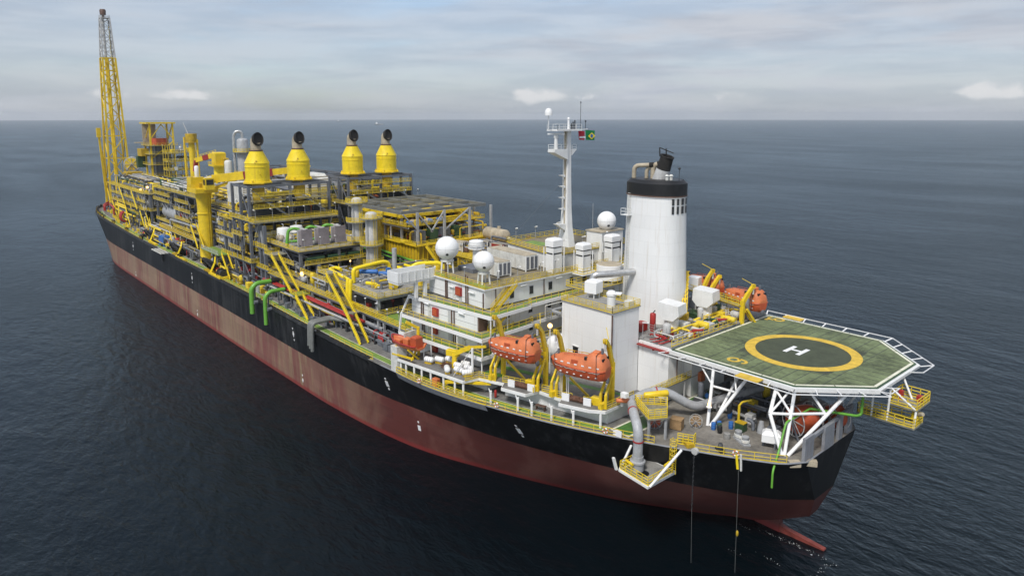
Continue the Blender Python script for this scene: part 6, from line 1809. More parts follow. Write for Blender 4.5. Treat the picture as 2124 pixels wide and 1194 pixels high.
# ---------------------------------------------------------------- flare tower
TX, TY, TZ = 337.0, 12.0, 20.1
ft = thing('flare_tower', 'tall yellow lattice flare tower with grey top at the bow', 'flare tower', (TX, TY, TZ))
def tw(z):
    return interp([(TZ, 5.0), (93.0, 2.75), (112.0, 1.9)], z)
zt_ = [TZ, 32, 44, 55, 65, 74, 81, 87, 93, 98, 103, 108, 112]
corners = ((1, 1), (1, -1), (-1, -1), (-1, 1))
for (a, b_) in corners:
    for (z0, z1, m_, w) in ((TZ, 93, 'yellow', 0.75), (93, 112, 'light_grey', 0.5)):
        MB().bar((TX + a * tw(z0), TY + b_ * tw(z0), z0), (TX + a * tw(z1), TY + b_ * tw(z1), z1), w).build('leg', m_, ft)
for k in range(len(zt_) - 1):
    z0, z1 = zt_[k], zt_[k + 1]
    m_ = 'yellow' if z1 <= 93 else 'light_grey'
    w = 0.42 if z1 <= 93 else 0.26
    for i in range(4):
        a, b_ = corners[i]; c, d = corners[(i + 1) % 4]
        P_ = lambda u, v, z: (TX + u * tw(z), TY + v * tw(z), z)
        MB().bar(P_(a, b_, z1), P_(c, d, z1), w * 0.8).build('horizontal', m_, ft)
        if (k + i) % 2:
            MB().bar(P_(a, b_, z0), P_(c, d, z1), w).build('diagonal', m_, ft)
        else:
            MB().bar(P_(c, d, z0), P_(a, b_, z1), w).build('diagonal', m_, ft)
        if z1 > 93:
            MB().bar(P_(c, d, z0) if (k + i) % 2 else P_(a, b_, z0), P_(a, b_, z1) if (k + i) % 2 else P_(c, d, z1), w * 0.8).build('diagonal', m_, ft)
MB().tube((TX + 0.6, TY + 0.6, TZ), (TX + 0.6, TY + 0.6, 93), 0.75, n=10).build('flare_riser', 'yellow', ft, True)
MB().tube((TX + 0.6, TY + 0.6, 93), (TX + 0.6, TY + 0.6, 112), 0.6, n=10).build('flare_riser', 'light_grey', ft, True)
MB().tube((TX - 0.9, TY + 0.2, TZ), (TX - 0.9, TY + 0.2, 93), 0.45, n=8).build('flare_riser', 'yellow', ft, True)
MB().lathe([(0.6, 0), (0.6, 1.4), (1.3, 1.6), (1.4, 3.6), (1.1, 4.2)], (TX + 0.4, TY + 0.4, 112), 14).build('burner_tip', 'brown_pipe', ft, True)
MB().box(TX - 2.0, TX + 2.0, TY - 2.0, TY + 2.0, 111.9, 112.0).build('top_platform', 'light_grey', ft)
MB().rail([(TX - 2, TY - 2, 112), (TX + 2, TY - 2, 112), (TX + 2, TY + 2, 112), (TX - 2, TY + 2, 112)], closed=True, w=0.1).build('railing', 'light_grey', ft)
ld = MB()
for z in (60, 70, 78):
    ld.box(TX - 1.2, TX + 1.2, TY - 2.6, TY - 1.4, z, z + 0.1)
for s_ in (-0.3, 0.3):
    ld.bar((TX - 1.6 + s_, TY - 1.8, TZ), (TX - 1.0 + s_, TY - 1.3, 108), 0.1)
ld.build('ladder', 'rail_yellow', ft)
o = thing('boom_post', 'slim yellow post with box head leaning beside the flare tower', 'post', (339.5, 17.5, 20.1))
MB().bar((339.5, 17.0, 20.1), (338.0, 18.6, 56.0), 0.9, 0.7).build('post', 'yellow', o)
MB().bar((340.5, 15.5, 20.1), (338.6, 17.6, 48.0), 0.35).build('stay', 'yellow', o)
MB().cbox((338.0, 18.6, 54.4), 1.6, 1.8, 4.6, 0).build('head', 'yellow', o)

# ---------------------------------------------------------------- bow fittings
o = thing('bow_mooring', 'red mooring pipework and chain stoppers crowded at the bow rail', 'mooring gear', (332, 16, 20))
for k in range(7):
    a = 0.5 * k
    x, y = 318 + 3.0 * k, 22.5 - 0.35 * k * k * 0.55
    MB().path([(x, y, 20.0), (x, y, 22.4), (x + 2.2, y - 1.4, 22.8), (x + 2.6, y - 3.4, 21.2)], 0.36, 8, 0.6).build('red_pipe', 'red', o, True)
for k in range(9):
    x = 300 + 5.0 * k
    y = edge_y(x) - 0.9
    MB().lathe([(0.9, -0.5), (0.55, -0.3), (0.55, 0.3), (0.9, 0.5)], (x, y, zdeck(x) + 1.0), 10, axis=(0.2, 1, 0)).build('chain_wheel', 'black', o, True)
MB().rail([(x, edge_y(x) - 0.5, zdeck(x)) for x in (312, 320, 328, 334, 338)], step=1.6).build('railing', 'rail_yellow', o)
MB().cbox((326, 12, 20.1), 14, 7, 2.2).build('platform', 'yellow_dirty', o)
MB().path([(300, 22.5, 19.6), (300, 22.5, 23.5), (312, 21.5, 23.8), (322, 18, 23.8)], 0.4, 8, 1.0).build('red_pipe', 'red', o, True)
# forward turret module
fm = module('turret_module', 'forward module deck below the turret with silver pipes', 258, 322, -18, 17, (25.5, 32.5), ZD + 1, 6, 3, 'steel_grey', 0.8)
clutter(fm, 260, 320, 0, 16.5, 32.6, 230, 4.4, rr=(0.2, 0.6))
clutter(fm, 260, 322, 11, 18, 25.6, 150, 6.0, rr=(0.15, 0.5))
clutter(fm, 260, 322, 14, 21.5, 19.3, 170, 5.5, rr=(0.15, 0.45), pal=(('rail_yellow', 6), ('silver', 4), ('steel_grey', 5), ('dark_steel', 4), ('white_dirty', 2), ('red', 1), ('dark_green', 1)))
for (p, q) in (((298, 20.6, 19.4), (306, 20.6, 25.6)), ((272, 21.5, 18.4), (282, 20.5, 25.6)), ((268, 19.2, 25.6), (276, 19.2, 32.6)), ((290, 19.0, 25.6), (298, 19.0, 32.6)), ((262, 19.6, 25.5), (255, 19.6, 18.0))):
    stair(fm, p, q, 2.0, 'yellow_bright')
lamps(fm, [(x, y, 32.6) for x in range(262, 322, 8) for y in (16.5, 4)], 4.0)
for (x, y, z) in ((312, 10.0, 35.6), (274, 16.8, 33.2), (262, 17.0, 35.2)):
    l_ = MB().tube((x, y, z - 2.4), (x, y, z - 0.5), 0.1, n=5).build('flood_lamp', 'dark_steel', fm)
    MB().sphere((x, y, z), 0.45, 10, 6).build('lit_globe', 'lamp_lit', l_, 'all')
tur = thing('turret_tower', 'grey turret column under a tall yellow portal frame with brown panel', 'turret', (304, 0, 32.6))
MB().lathe([(4.4, 0), (4.0, 0.5), (4.0, 18.5)], (304, 0, 32.6), 24).build('column', 'steel_grey', tur, True)
for a in range(0, 360, 45):
    MB().tube((304 + 4.6 * math.cos(R(a)), 4.6 * math.sin(R(a)), 32.6), (304 + 4.6 * math.cos(R(a)), 4.6 * math.sin(R(a)), 51.5), 0.28, n=6).build('riser_pipe', 'pipe_grey', tur)
MB().lathe([(3.4, 0), (3.4, 3.2)], (304, 0, 51.2), 20).build('swivel', 'orange_dark', tur, True)
for (x, y) in ((299.5, 5), (299.5, -5), (309, 5), (309, -5)):
    MB().bar((x, y, 32.6), (x, y, 61.2), 0.7).build('portal_post', 'yellow', tur)
tp_ = MB().box(298.5, 310, -6.2, 6.6, 61.2, 61.9)
tp_.build('portal_roof', 'yellow', tur)
for (p, q) in (((299.5, 5, 54), (299.5, 0, 61)), ((299.5, -5, 54), (299.5, 0, 61)), ((299.5, 5, 45), (299.5, -5, 53)), ((309, 5, 53), (299.5, 5, 61)), ((309, -5, 53), (299.5, -5, 61))):
    MB().bar(p, q, 0.35).build('portal_brace', 'yellow', tur)
MB().box(307, 307.4, 0.5, 6.4, 50.5, 61.0).build('wind_panel', 'tan', tur)
MB().box(305, 312, 4.0, 8.0, 46.0, 49.5).build('control_cabin', 'yellow_dirty', tur)
MB().box(311, 315, 4.5, 8.5, 52.0, 52.4).build('cabin_roof', 'tan', tur)
MB().box(310, 313.5, 5.0, 8.5, 40.5, 46.0).build('green_housing', 'dark_green', tur)
for z in (37, 42, 47, 51):
    MB().box(296.5, 311, -6, 6.5, z, z + 0.15).build('turret_deck', 'grating', tur)
    MB().rail([(296.5, -6, z + 0.15), (296.5, 6.4, z + 0.15), (311, 6.4, z + 0.15)], step=1.8).build('railing', 'rail_yellow', tur)
sc = thing('turret_scaffold', 'yellow pipe scaffold beside the turret column', 'scaffold', (290, -5, 32.6))
for x in (284, 288, 292):
    for y in (-10, -6, -1, 2):
        MB().bar((x, y, 32.6), (x, y, 51.5), 0.2).build('standard', 'rail_yellow', sc)
for z in (36, 40, 44, 48):
    MB().box(283.8, 292.2, -10.2, 2.2, z, z + 0.12).build('scaffold_deck', 'grating', sc)
    MB().rail([(283.8, 2.2, z + 0.1), (283.8, -10.2, z + 0.1), (292, -10.2, z + 0.1), (292, 2.2, z + 0.1)], closed=True, step=2.0, w=0.12, bars=(0.5, 1.0)).build('railing', 'rail_yellow', sc)
    clutter(sc, 284, 292, -9, 1, z + 0.1, 7, 2.2)
hose_reel('yellow winch wheel standing between flare tower and turret', (322, 8.5, 41.5), 3.4, 3.0, (0.9, -0.3, 0), 'yellow')
solo(MB().cbox((321, 8.5, 32.6), 8, 7, 5.4, 0, 0.2), 'winch_foundation', 'yellow_dirty', 'yellow winch foundation under the winch wheel at the turret', 'foundation')
# boom rest column with twin pipes
o = thing('yellow_column', 'thick yellow column with capped head between turret and knuckle crane', 'column', (256, 0, 32))
MB().lathe([(1.5, 0), (1.2, 2), (1.2, 22)], (256, 0, 32), 16).build('column', 'yellow', o, True)
MB().tube((257.5, 2.4, 32), (257.5, 2.4, 56), 0.4, n=8).tube((254.6, -1.9, 32), (254.6, -1.9, 55), 0.45, n=8).build('pipe', 'yellow', o, True)
MB().lathe([(2.6, 0), (2.6, 0.2), (2.3, 0.25), (2.3, 3.8)], (256, 0, 53.6), 16).build('head', 'yellow_dirty', o, True)
MB().bar((256, 1, 57), (259, 2, 62), 0.2).build('lamp_arm', 'light_grey', o)
o = thing('process_tower', 'tall grey process column with bent top pipe behind the first exhaust stack', 'process column', (196, 0.6, 30))
MB().vessel((196, 0.6, 30), (196, 0.6, 56), 2.0, 20).build('shell', 'pipe_grey', o, True)
MB().path([(196, 0.6, 56.5), (196, 0.6, 59.3), (197, 2.6, 59.3), (197.4, 3.2, 57.6), (197.4, 3.2, 34)], 0.5, 10, 1.2).build('overhead_pipe', 'silver', o, True)
MB().vessel((198, 5.4, 36), (198, 5.4, 48.5), 1.3, 14).build('side_vessel', 'white_dirty', o, True)
for z in (44, 52):
    ring_platform(o, (196, 0.6), 1.95, 3.4, z)

# ---------------------------------------------------------------- modules along the ship, forward to aft
def vessel_h(name, label, p, q, r_, m_='silver', saddles=True, cat='pressure vessel'):
    o = thing(name, label, cat, ((p[0] + q[0]) / 2, (p[1] + q[1]) / 2, p[2] - r_ - 0.6))
    MB().vessel(p, q, r_, 28).build('shell', m_, o, True)
    P_, Q_ = Vector(p), Vector(q)
    for t in (0.2, 0.8):
        c = P_.lerp(Q_, t)
        MB().cbox((c.x, c.y, c.z - r_ - 0.6), 1.0 if abs(p[0] - q[0]) > abs(p[1] - q[1]) else r_ * 1.6, r_ * 1.6 if abs(p[0] - q[0]) > abs(p[1] - q[1]) else 1.0, 1.4).build('saddle', 'steel_grey', o)
    c = P_.lerp(Q_, 0.35)
    MB().tube((c.x, c.y, c.z + r_ * 0.9), (c.x, c.y, c.z + r_ + 0.7), 0.5, n=10).build('nozzle', m_, o, True)
    return o
ma = module('separator_module', 'open module holding the big grey separator drum', 200, 252, -18, 16, (23.0, 36.0), ZD, 5, 3, 'steel_grey', 0.8)
clutter(ma, 201, 226, 11, 17, 23.1, 80, 5.5, rr=(0.15, 0.5))
clutter(ma, 200, 251, -14, 16, 36.1, 190, 3.6, rr=(0.18, 0.55), pal=(('silver', 9), ('white_dirty', 4), ('rail_yellow', 4), ('pipe_grey', 4), ('dark_green', 2), ('steel_grey', 2), ('yellow', 1)))
clutter(ma, 201, 254, 15, 22, ZD + 0.1, 130, 4.8, rr=(0.12, 0.4))
lamps(ma, [(x, y, 36.1) for x in range(202, 252, 8) for y in (15.5, 6, -4)], 3.2)
vessel_h('separator_drum', 'big grey horizontal separator drum with domed end left of the pedestal crane', (228, 13.6, 26.9), (244, 13.6, 26.9), 3.0, 'pipe_grey')
vessel_h('separator_drum', 'second grey drum deeper inside the separator module', (216, 3, 26.6), (240, 3, 26.6), 2.6, 'pipe_grey')
pipes_along(ma, [(230, 17.5, 20), (230, 17.5, 25.2), (212, 17.5, 25.6), (200, 17.0, 25.6)], 0.45, 'silver', 'silver_pipe')
pipes_along(ma, [(240, 18.0, 19), (240, 18.0, 22.6), (226, 18.2, 22.8), (226, 18.2, 18.4)], 0.4, 'silver', 'silver_pipe')
wk = MB().box(190, 232, 18.6, 21.0, 22.3, 22.5).build('side_walkway', 'grating', ma)
MB().rail([(190, 20.9, 22.5), (232, 20.9, 22.5)], step=1.6, h=1.7, w=0.14, bars=(0.3, 0.6, 1.0)).build('railing', 'yellow', wk)
stair(ma, (208, 22.2, 17.2), (215, 21.4, 22.4), 1.6, 'yellow_bright')
stair(ma, (246, 21.0, 17.6), (252, 20.4, 23.0), 1.6, 'yellow_bright')
mc = module('compressor_module', 'crowded grey module with beige duct forward of the exhaust stacks', 152, 196, -34, 16, (24.0, 30.0, 35.5), ZD, 5, 4, 'steel_grey', 0.8)
clutter(mc, 153, 196, 2, 16, 35.6, 130, 4.5, rr=(0.15, 0.5))
clutter(mc, 153, 196, -34, 4, 35.6, 130, 6.5, rr=(0.15, 0.5), pal=(('silver', 7), ('rail_yellow', 5), ('white_dirty', 4), ('steel_grey', 5), ('dark_green', 2), ('blue', 0.5)))
clutter(mc, 153, 196, 11, 17.5, 30.1, 110, 5.0, rr=(0.12, 0.4))
clutter(mc, 153, 196, 12, 18.5, 24.1, 110, 5.5, rr=(0.12, 0.4))
clutter(mc, 153, 176, 15, 20.5, ZD + 0.1, 70, 5.5, rr=(0.12, 0.4))
lamps(mc, [(x, y, 35.6) for x in range(154, 196, 9) for y in (15.5, 0, -12, -26)], 3.2)
mf = module('far_pipe_module', 'far side module with a row of grey beams and pipes behind the stacks', 160, 250, -36, -19, (24.0, 36.0, 43.0), ZD, 7, 3, 'steel_grey', 0.8, holes=(2,), rails=False)
clutter(mf, 160, 250, -34, -20, 36.1, 150, 5.0, rr=(0.2, 0.5))
# exhaust stack frames
g1 = module('turbine_frame', 'grey turbine frame under the two port exhaust stacks', 134.5, 147.0, -1.5, 22.5, (24.0, 35.8, 45.6), ZD, 3, 3, 'steel_grey', 0.7, holes=(2,))
g2 = module('turbine_frame', 'grey turbine frame under the two starboard exhaust stacks', 141.0, 153.5, -35.0, -11.5, (24.0, 37.0, 45.6), ZD, 3, 3, 'steel_grey', 0.7, holes=(2,))
for (g, x0, x1, y0, y1, z1) in ((g1, 134.5, 147, -1.5, 22.5, 35.8), (g2, 141, 153.5, -35, -11.5, 37.0)):
    clutter(g, x0, x1, y0, y1, z1 + 0.05, 46, 6.5, rr=(0.15, 0.5), pal=(('rail_yellow', 5), ('dark_steel', 5), ('steel_grey', 5), ('silver', 2), ('white_dirty', 1.5), ('orange', 0.5)))
    clutter(g, x0, x1, y0, y1, 24.1, 60, 8.5, rr=(0.15, 0.5), pal=(('yellow_dirty', 5), ('dark_steel', 6), ('steel_grey', 5), ('silver', 1.5)))
    mz = 41.0
    for yc in ((y0 * 0.76 + y1 * 0.24), (y0 * 0.24 + y1 * 0.76)):
        wp = MB().box(x0 - 0.6, x0 + 5.5, yc - 4.6, yc + 4.6, mz - 0.1, mz).build('mid_platform', 'grating', g)
        MB().rail([(x0 - 0.5, yc - 4.5, mz), (x0 - 0.5, yc + 4.5, mz)], step=1.4, bars=(0.35, 0.68, 1.0)).build('railing', 'rail_yellow', wp)
        MB().box(x0 + 2.0, x1 - 1.5, yc - 3.6, yc + 3.6, z1 + 0.1, mz - 1.2).build('turbine_casing', 'dark_steel', g)
        MB().bar((x0, yc - 5.6, z1 + 0.3), (x0, yc + 2.4, mz + 1.0), 0.42).build('brace', 'pipe_grey', g)
    aw = MB().box(x0 - 4.2, x0 - 0.7, y0 - 0.7, y1 + 0.7, z1 - 0.4, z1 - 0.02).build('aft_walkway', 'grating', g)
    MB().rail([(x0 - 0.8, y1 + 0.6, z1), (x0 - 4.1, y1 + 0.6, z1), (x0 - 4.1, y0 - 0.6, z1), (x0 - 0.8, y0 - 0.6, z1)], step=1.5, bars=(0.35, 0.68, 1.0), w=0.1).build('railing', 'rail_yellow', aw)
    for yy in (y0 + 1, (y0 + y1) / 2, y1 - 1):
        MB().bar((x0 - 3.6, yy, z1 - 0.3), (x0 - 0.2, yy, z1 - 5.5), 0.3).build('knee_brace', 'pipe_grey', g)
    lamps(g, [(x0 - 4.0, lerp(y0, y1, k / 5), z1) for k in range(6)], 3.4)
# inner lattice legs seen on the port side of the turbine frame
for xx in (128.5, 131.5, 150.5, 154.5, 159.0):
    MB().box(xx - 0.45, xx + 0.45, 20.6, 21.4, ZD, 35.0 if xx < 150 else 33.0).build('side_column', 'steel_grey', g1)
    MB().bar((xx, 21.0, 23.5), (xx + 3.2, 21.0, 35.0 if xx < 150 else 30), 0.4).build('brace', 'pipe_grey', g1)
for z in (23.0, 28.8):
    wk = MB().box(126, 162, 19.6, 21.6, z - 0.4, z).build('side_walkway', 'steel_grey', g1)
    MB().rail([(126, 21.5, z), (162, 21.5, z)], step=1.6, bars=(0.35, 0.68, 1.0), w=0.1).build('railing', 'rail_yellow', wk)
clutter(g1, 127, 160, 13, 19.5, 17.1, 50, 5.0)
clutter(g1, 127, 160, 13, 19.5, 23.1, 50, 5.0, pal=(('yellow_dirty', 4), ('dark_steel', 5), ('steel_grey', 5), ('silver', 2), ('rail_yellow', 3)))
# beige intake ducts, stepped slats
def duct(label, x0, x1, y0, y1, z0, z1):
    o = thing('intake_duct', label, 'air duct', ((x0 + x1) / 2, (y0 + y1) / 2, z0))
    pts = [(x0, z0), (x1, z0), (x1, z1 - 1.5), (x1 - 1.5, z1), (x0 + 5, z1), (x0 + 2, z1 - 1.6)]
    MB().extr([(x, y1, z) for x, z in pts], (0, y0 - y1, 0)).build('casing', 'white_dirty', o)
    for k in range(9):
        z = lerp(z0 + 0.6, z1 - 0.8, k / 8)
        MB().box(x0 - 0.15, x0 - 0.02, y0 + 0.2, y1 - 0.2, z, z + 0.35).build('slat', 'tan', o)
    MB().box(x0 + 1, x1 - 1, y0 + 1, y1 - 1, 35.7, z0 + 0.01).build('support_box', 'steel_grey', o)
    return o
duct('beige slatted air intake duct left of the first exhaust stack', 157, 170, 8, 16, 37.5, 44.0)
duct('beige slatted air intake duct between the second and third stacks', 157, 172, -14, -5, 37.0, 45.5)
# the four exhaust stacks
def stack_proto():
    o = thing('exhaust_stack', 'x', 'exhaust stack', (0, 0, 0), 'yellow exhaust stacks with black mouths')
    MB().lathe([(4.2, 0), (4.2, 0.35), (3.55, 0.4)], (0, 0, 0), 8).build('base_flange', 'yellow', o)
    MB().lathe([(3.35, 0.4), (3.35, 1.2), (3.3, 1.25), (3.3, 4.5), (3.4, 4.52), (3.4, 4.75), (3.3, 4.77), (3.3, 5.6), (3.42, 5.65), (3.38, 5.8), (1.75, 9.0), (1.75, 9.25)], (0, 0, 0), 36).build('silencer', 'stack_yellow', o, True)
    MB().lathe([(1.8, 9.0), (1.85, 9.05), (1.85, 9.35), (1.6, 9.4)], (0, 0, 0), 28, cap=False).build('neck_flange', 'brown_pipe', o, True)
    MB().path([(0.25, 0, 9.2), (0.25, 0, 10.6), (0.15, 0, 11.7), (-0.35, -0.1, 12.2)], 1.45, 24, 0.6, 4).build('elbow', 'tan', o, True)
    # black slanted mouth
    d = Vector((-0.95, -0.22, 0.2)).normalized()
    c = Vector((-0.95, -0.2, 12.35))
    MB().lathe([(1.45, -0.7), (1.55, -0.2), (1.62, 0.45), (1.6, 0.5), (1.52, 0.45), (1.45, 0.1), (0.02, 0.05)], c, 28, axis=d, sy=1.2).build('mouth', 'soot', o, True)
    MB().tube((0, 0, -8.5), (0, 0, 0.1), 1.7, n=18).build('lower_duct', 'yellow_dirty', o, True)
    for k in range(4):
        a = R(45 + 90 * k)
        MB().bar((2.6 * math.cos(a), 2.6 * math.sin(a), 0.3), (3.9 * math.cos(a), 3.9 * math.sin(a), 0.6), 0.3, 0.8).build('foot_bracket', 'yellow', o)
    for (a, z) in ((150, 5.9), (170, 2.6)):
        MB().lathe([(0.12, 0), (0.12, 0.25)], (3.3 * math.cos(R(a)), 3.3 * math.sin(R(a)), z), 8, axis=(math.cos(R(a)), math.sin(R(a)), 0)).build('port', 'yellow_dirty', o)
    MB().lathe([(0.22, 0), (0.22, 0.3)], (3.1 * math.cos(R(155)), 3.1 * math.sin(R(155)), 6.3), 8, axis=(math.cos(R(155)), math.sin(R(155)), 0.4)).build('lifting_lug', 'yellow_dirty', o)
    return o
sp_ = stack_proto()
for i, ((x, y), lab) in enumerate(zip(((138.9, 18.0), (142.2, 4.2), (147.8, -17.0), (146.6, -29.0)), ('yellow exhaust stack nearest the pedestal crane', 'yellow exhaust stack second from the pedestal crane', 'third yellow exhaust stack from the pedestal crane', 'yellow exhaust stack farthest from the pedestal crane'))):
    place(sp_, (x, y, 45.9 if i < 2 else 46.1), 0.0, lab, copy=i > 0)

# ---------------------------------------------------------------- cranes
def pedestal_crane():
    c = (179.0, 20.6)
    o = thing('pedestal_crane', 'yellow pedestal crane on a thick column, boom with dark red middle laid inboard', 'crane', (c[0], c[1], ZD))
    MB().lathe([(2.3, 0), (2.15, 0.6), (2.15, 16), (2.35, 16.1), (2.35, 16.5), (2.15, 16.6), (2.15, 19.5), (2.6, 23.2)], (c[0], c[1], ZD), 28).build('pedestal', 'yellow', o, True)
    MB().box(c[0] - 4.2, c[0] + 4.8, c[1] - 3.4, c[1] + 3.6, 40.2, 41.6).build('slew_base', 'yellow', o)
    mh = MB().box(c[0] + 0.6, c[0] + 4.8, c[1] - 0.8, c[1] + 3.4, 41.6, 45.0).build('machinery_house', 'yellow', o)
    for k in range(6):
        MB().cbox((c[0] + random.uniform(-2, 4), c[1] + random.uniform(-1, 3), 41.6), 1.0, 0.9, random.uniform(1.5, 4.0), 0, 0.1).build('winch_part', 'yellow_dirty', o)
    MB().rail([(c[0] - 4.1, c[1] + 3.5, 41.6), (c[0] + 4.7, c[1] + 3.5, 41.6), (c[0] + 4.7, c[1] - 3.3, 41.6)], step=1.3).build('railing', 'rail_yellow', o)
    cab = MB().box(c[0] - 6.6, c[0] - 4.2, c[1] - 1.6, c[1] + 1.2, 41.4, 45.2).build('cab', 'yellow', o)
    MB().box(c[0] - 6.68, c[0] - 6.6, c[1] - 1.3, c[1] + 0.9, 43.0, 44.7).build('window', 'glass', cab)
    MB().box(c[0] - 6.3, c[0] - 4.6, c[1] + 1.2, c[1] + 1.28, 43.0, 44.7).build('window', 'glass', cab)
    a, b_ = Vector((c[0] - 3.2, c[1] - 2.2, 44.6)), Vector((158.6, -7.0, 47.8))
    P_ = lambda t: a.lerp(b_, t)
    MB().bar(P_(0), P_(0.32), 1.7, 2.6).build('boom_root', 'yellow', o)
    MB().bar(P_(0.32), P_(0.62), 1.5, 2.4).build('boom_middle', 'crane_red', o, label='dark red middle section of the boom')
    MB().bar(P_(0.62), P_(0.93), 1.3, 2.0).build('boom_head', 'yellow', o)
    MB().bar(P_(0.93), P_(1.0) + Vector((0, 0, 1.2)), 1.1, 1.6).build('boom_tip', 'yellow', o)
    MB().bar(P_(0.93) - Vector((0, 0, 0.4)), P_(0.80) + Vector((-1.0, 0, -4.6)), 1.2, 1.2).build('folded_jib', 'crane_red', o)
    MB().bar((c[0] - 3.0, c[1] - 2.6, 41.4), P_(0.24) - Vector((0, 0, 1.0)), 0.9, 0.9).build('luffing_cylinder', 'yellow', o)
    MB().vessel((c[0] + 2.0, c[1] + 1.0, 45.2), (c[0] + 2.0, c[1] + 1.0, 48.4), 0.7, 12).build('white_tank', 'white_clean', o, True)
    lad = MB()
    for s_ in (-0.35, 0.35):
        lad.bar((c[0] - 2.3, c[1] + s_ - 0.6, ZD), (c[0] - 2.3, c[1] + s_ - 0.6, 40), 0.12)
    for k in range(40):
        lad.bar((c[0] - 2.3, c[1] - 0.95, ZD + 0.5 + 0.57 * k), (c[0] - 2.3, c[1] - 0.25, ZD + 0.5 + 0.57 * k), 0.08)
    lad.build('ladder', 'rail_yellow', o)
    return o
pedestal_crane()
def knuckle_crane():
    c = (224.0, 0.0)
    o = thing('knuckle_crane', 'small yellow knuckle crane with dark red boom section pointing to the bow', 'crane', (c[0], c[1], 36.1))
    MB().lathe([(2.2, 0), (2.0, 0.5), (1.9, 8.6), (2.6, 9.4)], (c[0], c[1], 36.1), 20).build('pedestal', 'yellow_bright', o, True)
    MB().box(c[0] - 4, c[0] + 3, c[1] - 3, c[1] + 3, 45.4, 46.0).build('slew_platform', 'yellow', o)
    MB().cbox((c[0] - 0.5, c[1], 46.0), 4.6, 4.0, 4.8, 0, 0.4).build('housing', 'yellow', o)
    MB().cbox((c[0] - 3.4, c[1] - 1.5, 46.0), 2.2, 2.0, 2.6, 0, 0.3).build('engine', 'yellow_dirty', o)
    a, b_ = Vector((c[0] + 0.6, c[1] + 0.6, 49.8)), Vector((c[0] + 11.5, c[1] + 5.0, 47.2))
    P_ = lambda t: a.lerp(b_, t)
    MB().bar(P_(0), P_(0.3), 1.5, 2.0).build('boom_root', 'yellow', o)
    MB().bar(P_(0.3), P_(0.6), 1.4, 1.9).build('boom_middle', 'crane_red', o)
    MB().bar(P_(0.6), P_(1.0), 1.3, 1.8).build('boom_head', 'yellow', o)
    MB().bar(P_(0.98), P_(1.0) + Vector((0.5, 0.3, -4.4)), 1.4, 1.6).build('folded_jib', 'red', o)
    MB().rail([(c[0] - 4, c[1] + 3, 46), (c[0] + 3, c[1] + 3, 46)], w=0.12).rail([tuple(P_(0) + Vector((0, 0, 1))), tuple(P_(0.9) + Vector((0, 0, 0.9)))], h=0.9, w=0.1, kick=False).build('railing', 'rail_yellow', o)
    return o
knuckle_crane()

# ---------------------------------------------------------------- heat exchanger deck with white tanks and green headers
hx = module('exchanger_deck', 'raised deck with three grey plate exchangers and green headers', 111.5, 132.0, -3.0, 18.6, (23.2, 30.0), ZD, 3, 3, 'steel_grey', 0.7, deckm='plate_grey')
clutter(hx, 112, 131, -2, 18, 23.3, 60, 5.5, rr=(0.2, 0.7), pal=(('dark_green', 4), ('dark_steel', 7), ('steel_grey', 5), ('pipe_grey', 2), ('silver', 1)))
clutter(hx, 112, 131, 4, 19, ZD + 0.1, 50, 4.5, pal=(('dark_green', 2), ('dark_steel', 6), ('steel_grey', 5), ('red', 1.5), ('silver', 1)))
clutter(hx, 124, 131, -2, 18, 30.1, 24, 2.4)
for y in (0.0, 6.0, 12.0):
    MB().tube((111.8, y, 27.6), (111.8, y + 5.0, 27.6), 0.7, n=10).build('dark_green_header', 'dark_green', hx, True)
for i, y in enumerate((14.8, 9.9, 5.0)):
    o = thing('plate_exchanger', ('grey plate exchanger nearest the long yellow stair', 'middle grey plate exchanger of the three', 'grey plate exchanger nearest the pale columns')[i], 'heat exchanger', (117.5, y, 30.06), 'grey plate exchangers')
    MB().box(115.4, 115.8, y - 1.55, y + 1.55, 30.3, 34.9).build('frame_plate', 'mauve_grey', o)
    MB().box(115.8, 118.0, y - 1.2, y + 1.2, 30.6, 34.4).build('plate_pack', 'mauve_grey', o)
    MB().box(118.0, 118.3, y - 1.5, y + 1.5, 30.3, 34.7).build('pressure_plate', 'light_grey', o)
    MB().box(120.4, 120.7, y - 0.3, y + 0.3, 30.06, 34.8).build('tail_post', 'light_grey', o)
    MB().box(115.4, 120.6, y - 0.2, y + 0.2, 34.7, 35.0).build('carry_bar', 'light_grey', o)
    for s_ in (-1, 1):
        MB().box(115.4, 118.2, y + s_ * 1.3 - 0.15, y + s_ * 1.3 + 0.15, 30.06, 30.32).build('foot', 'steel_grey', o)
    o2 = thing('green_header', ('bright green header pipe at the nearest exchanger', 'bright green header pipe at the middle exchanger', 'bright green header pipe at the far exchanger')[i], 'pipe', (119, y + 2.2, 30.06), 'green exchanger headers')
    MB().path([(119.4, y + 3.9, 31.0), (119.4, y + 3.4, 34.6), (118.6, y + 2.2, 35.2), (118.4, y + 0.8, 34.6)], 0.42, 10, 1.0).build('upper_pipe', 'pipe_green', o2, True)
    MB().path([(119.6, y + 3.6, 30.1), (119.4, y + 3.6, 31.6), (118.5, y + 1.2, 31.6)], 0.32, 8, 0.5).build('lower_pipe', 'pipe_green', o2, True)
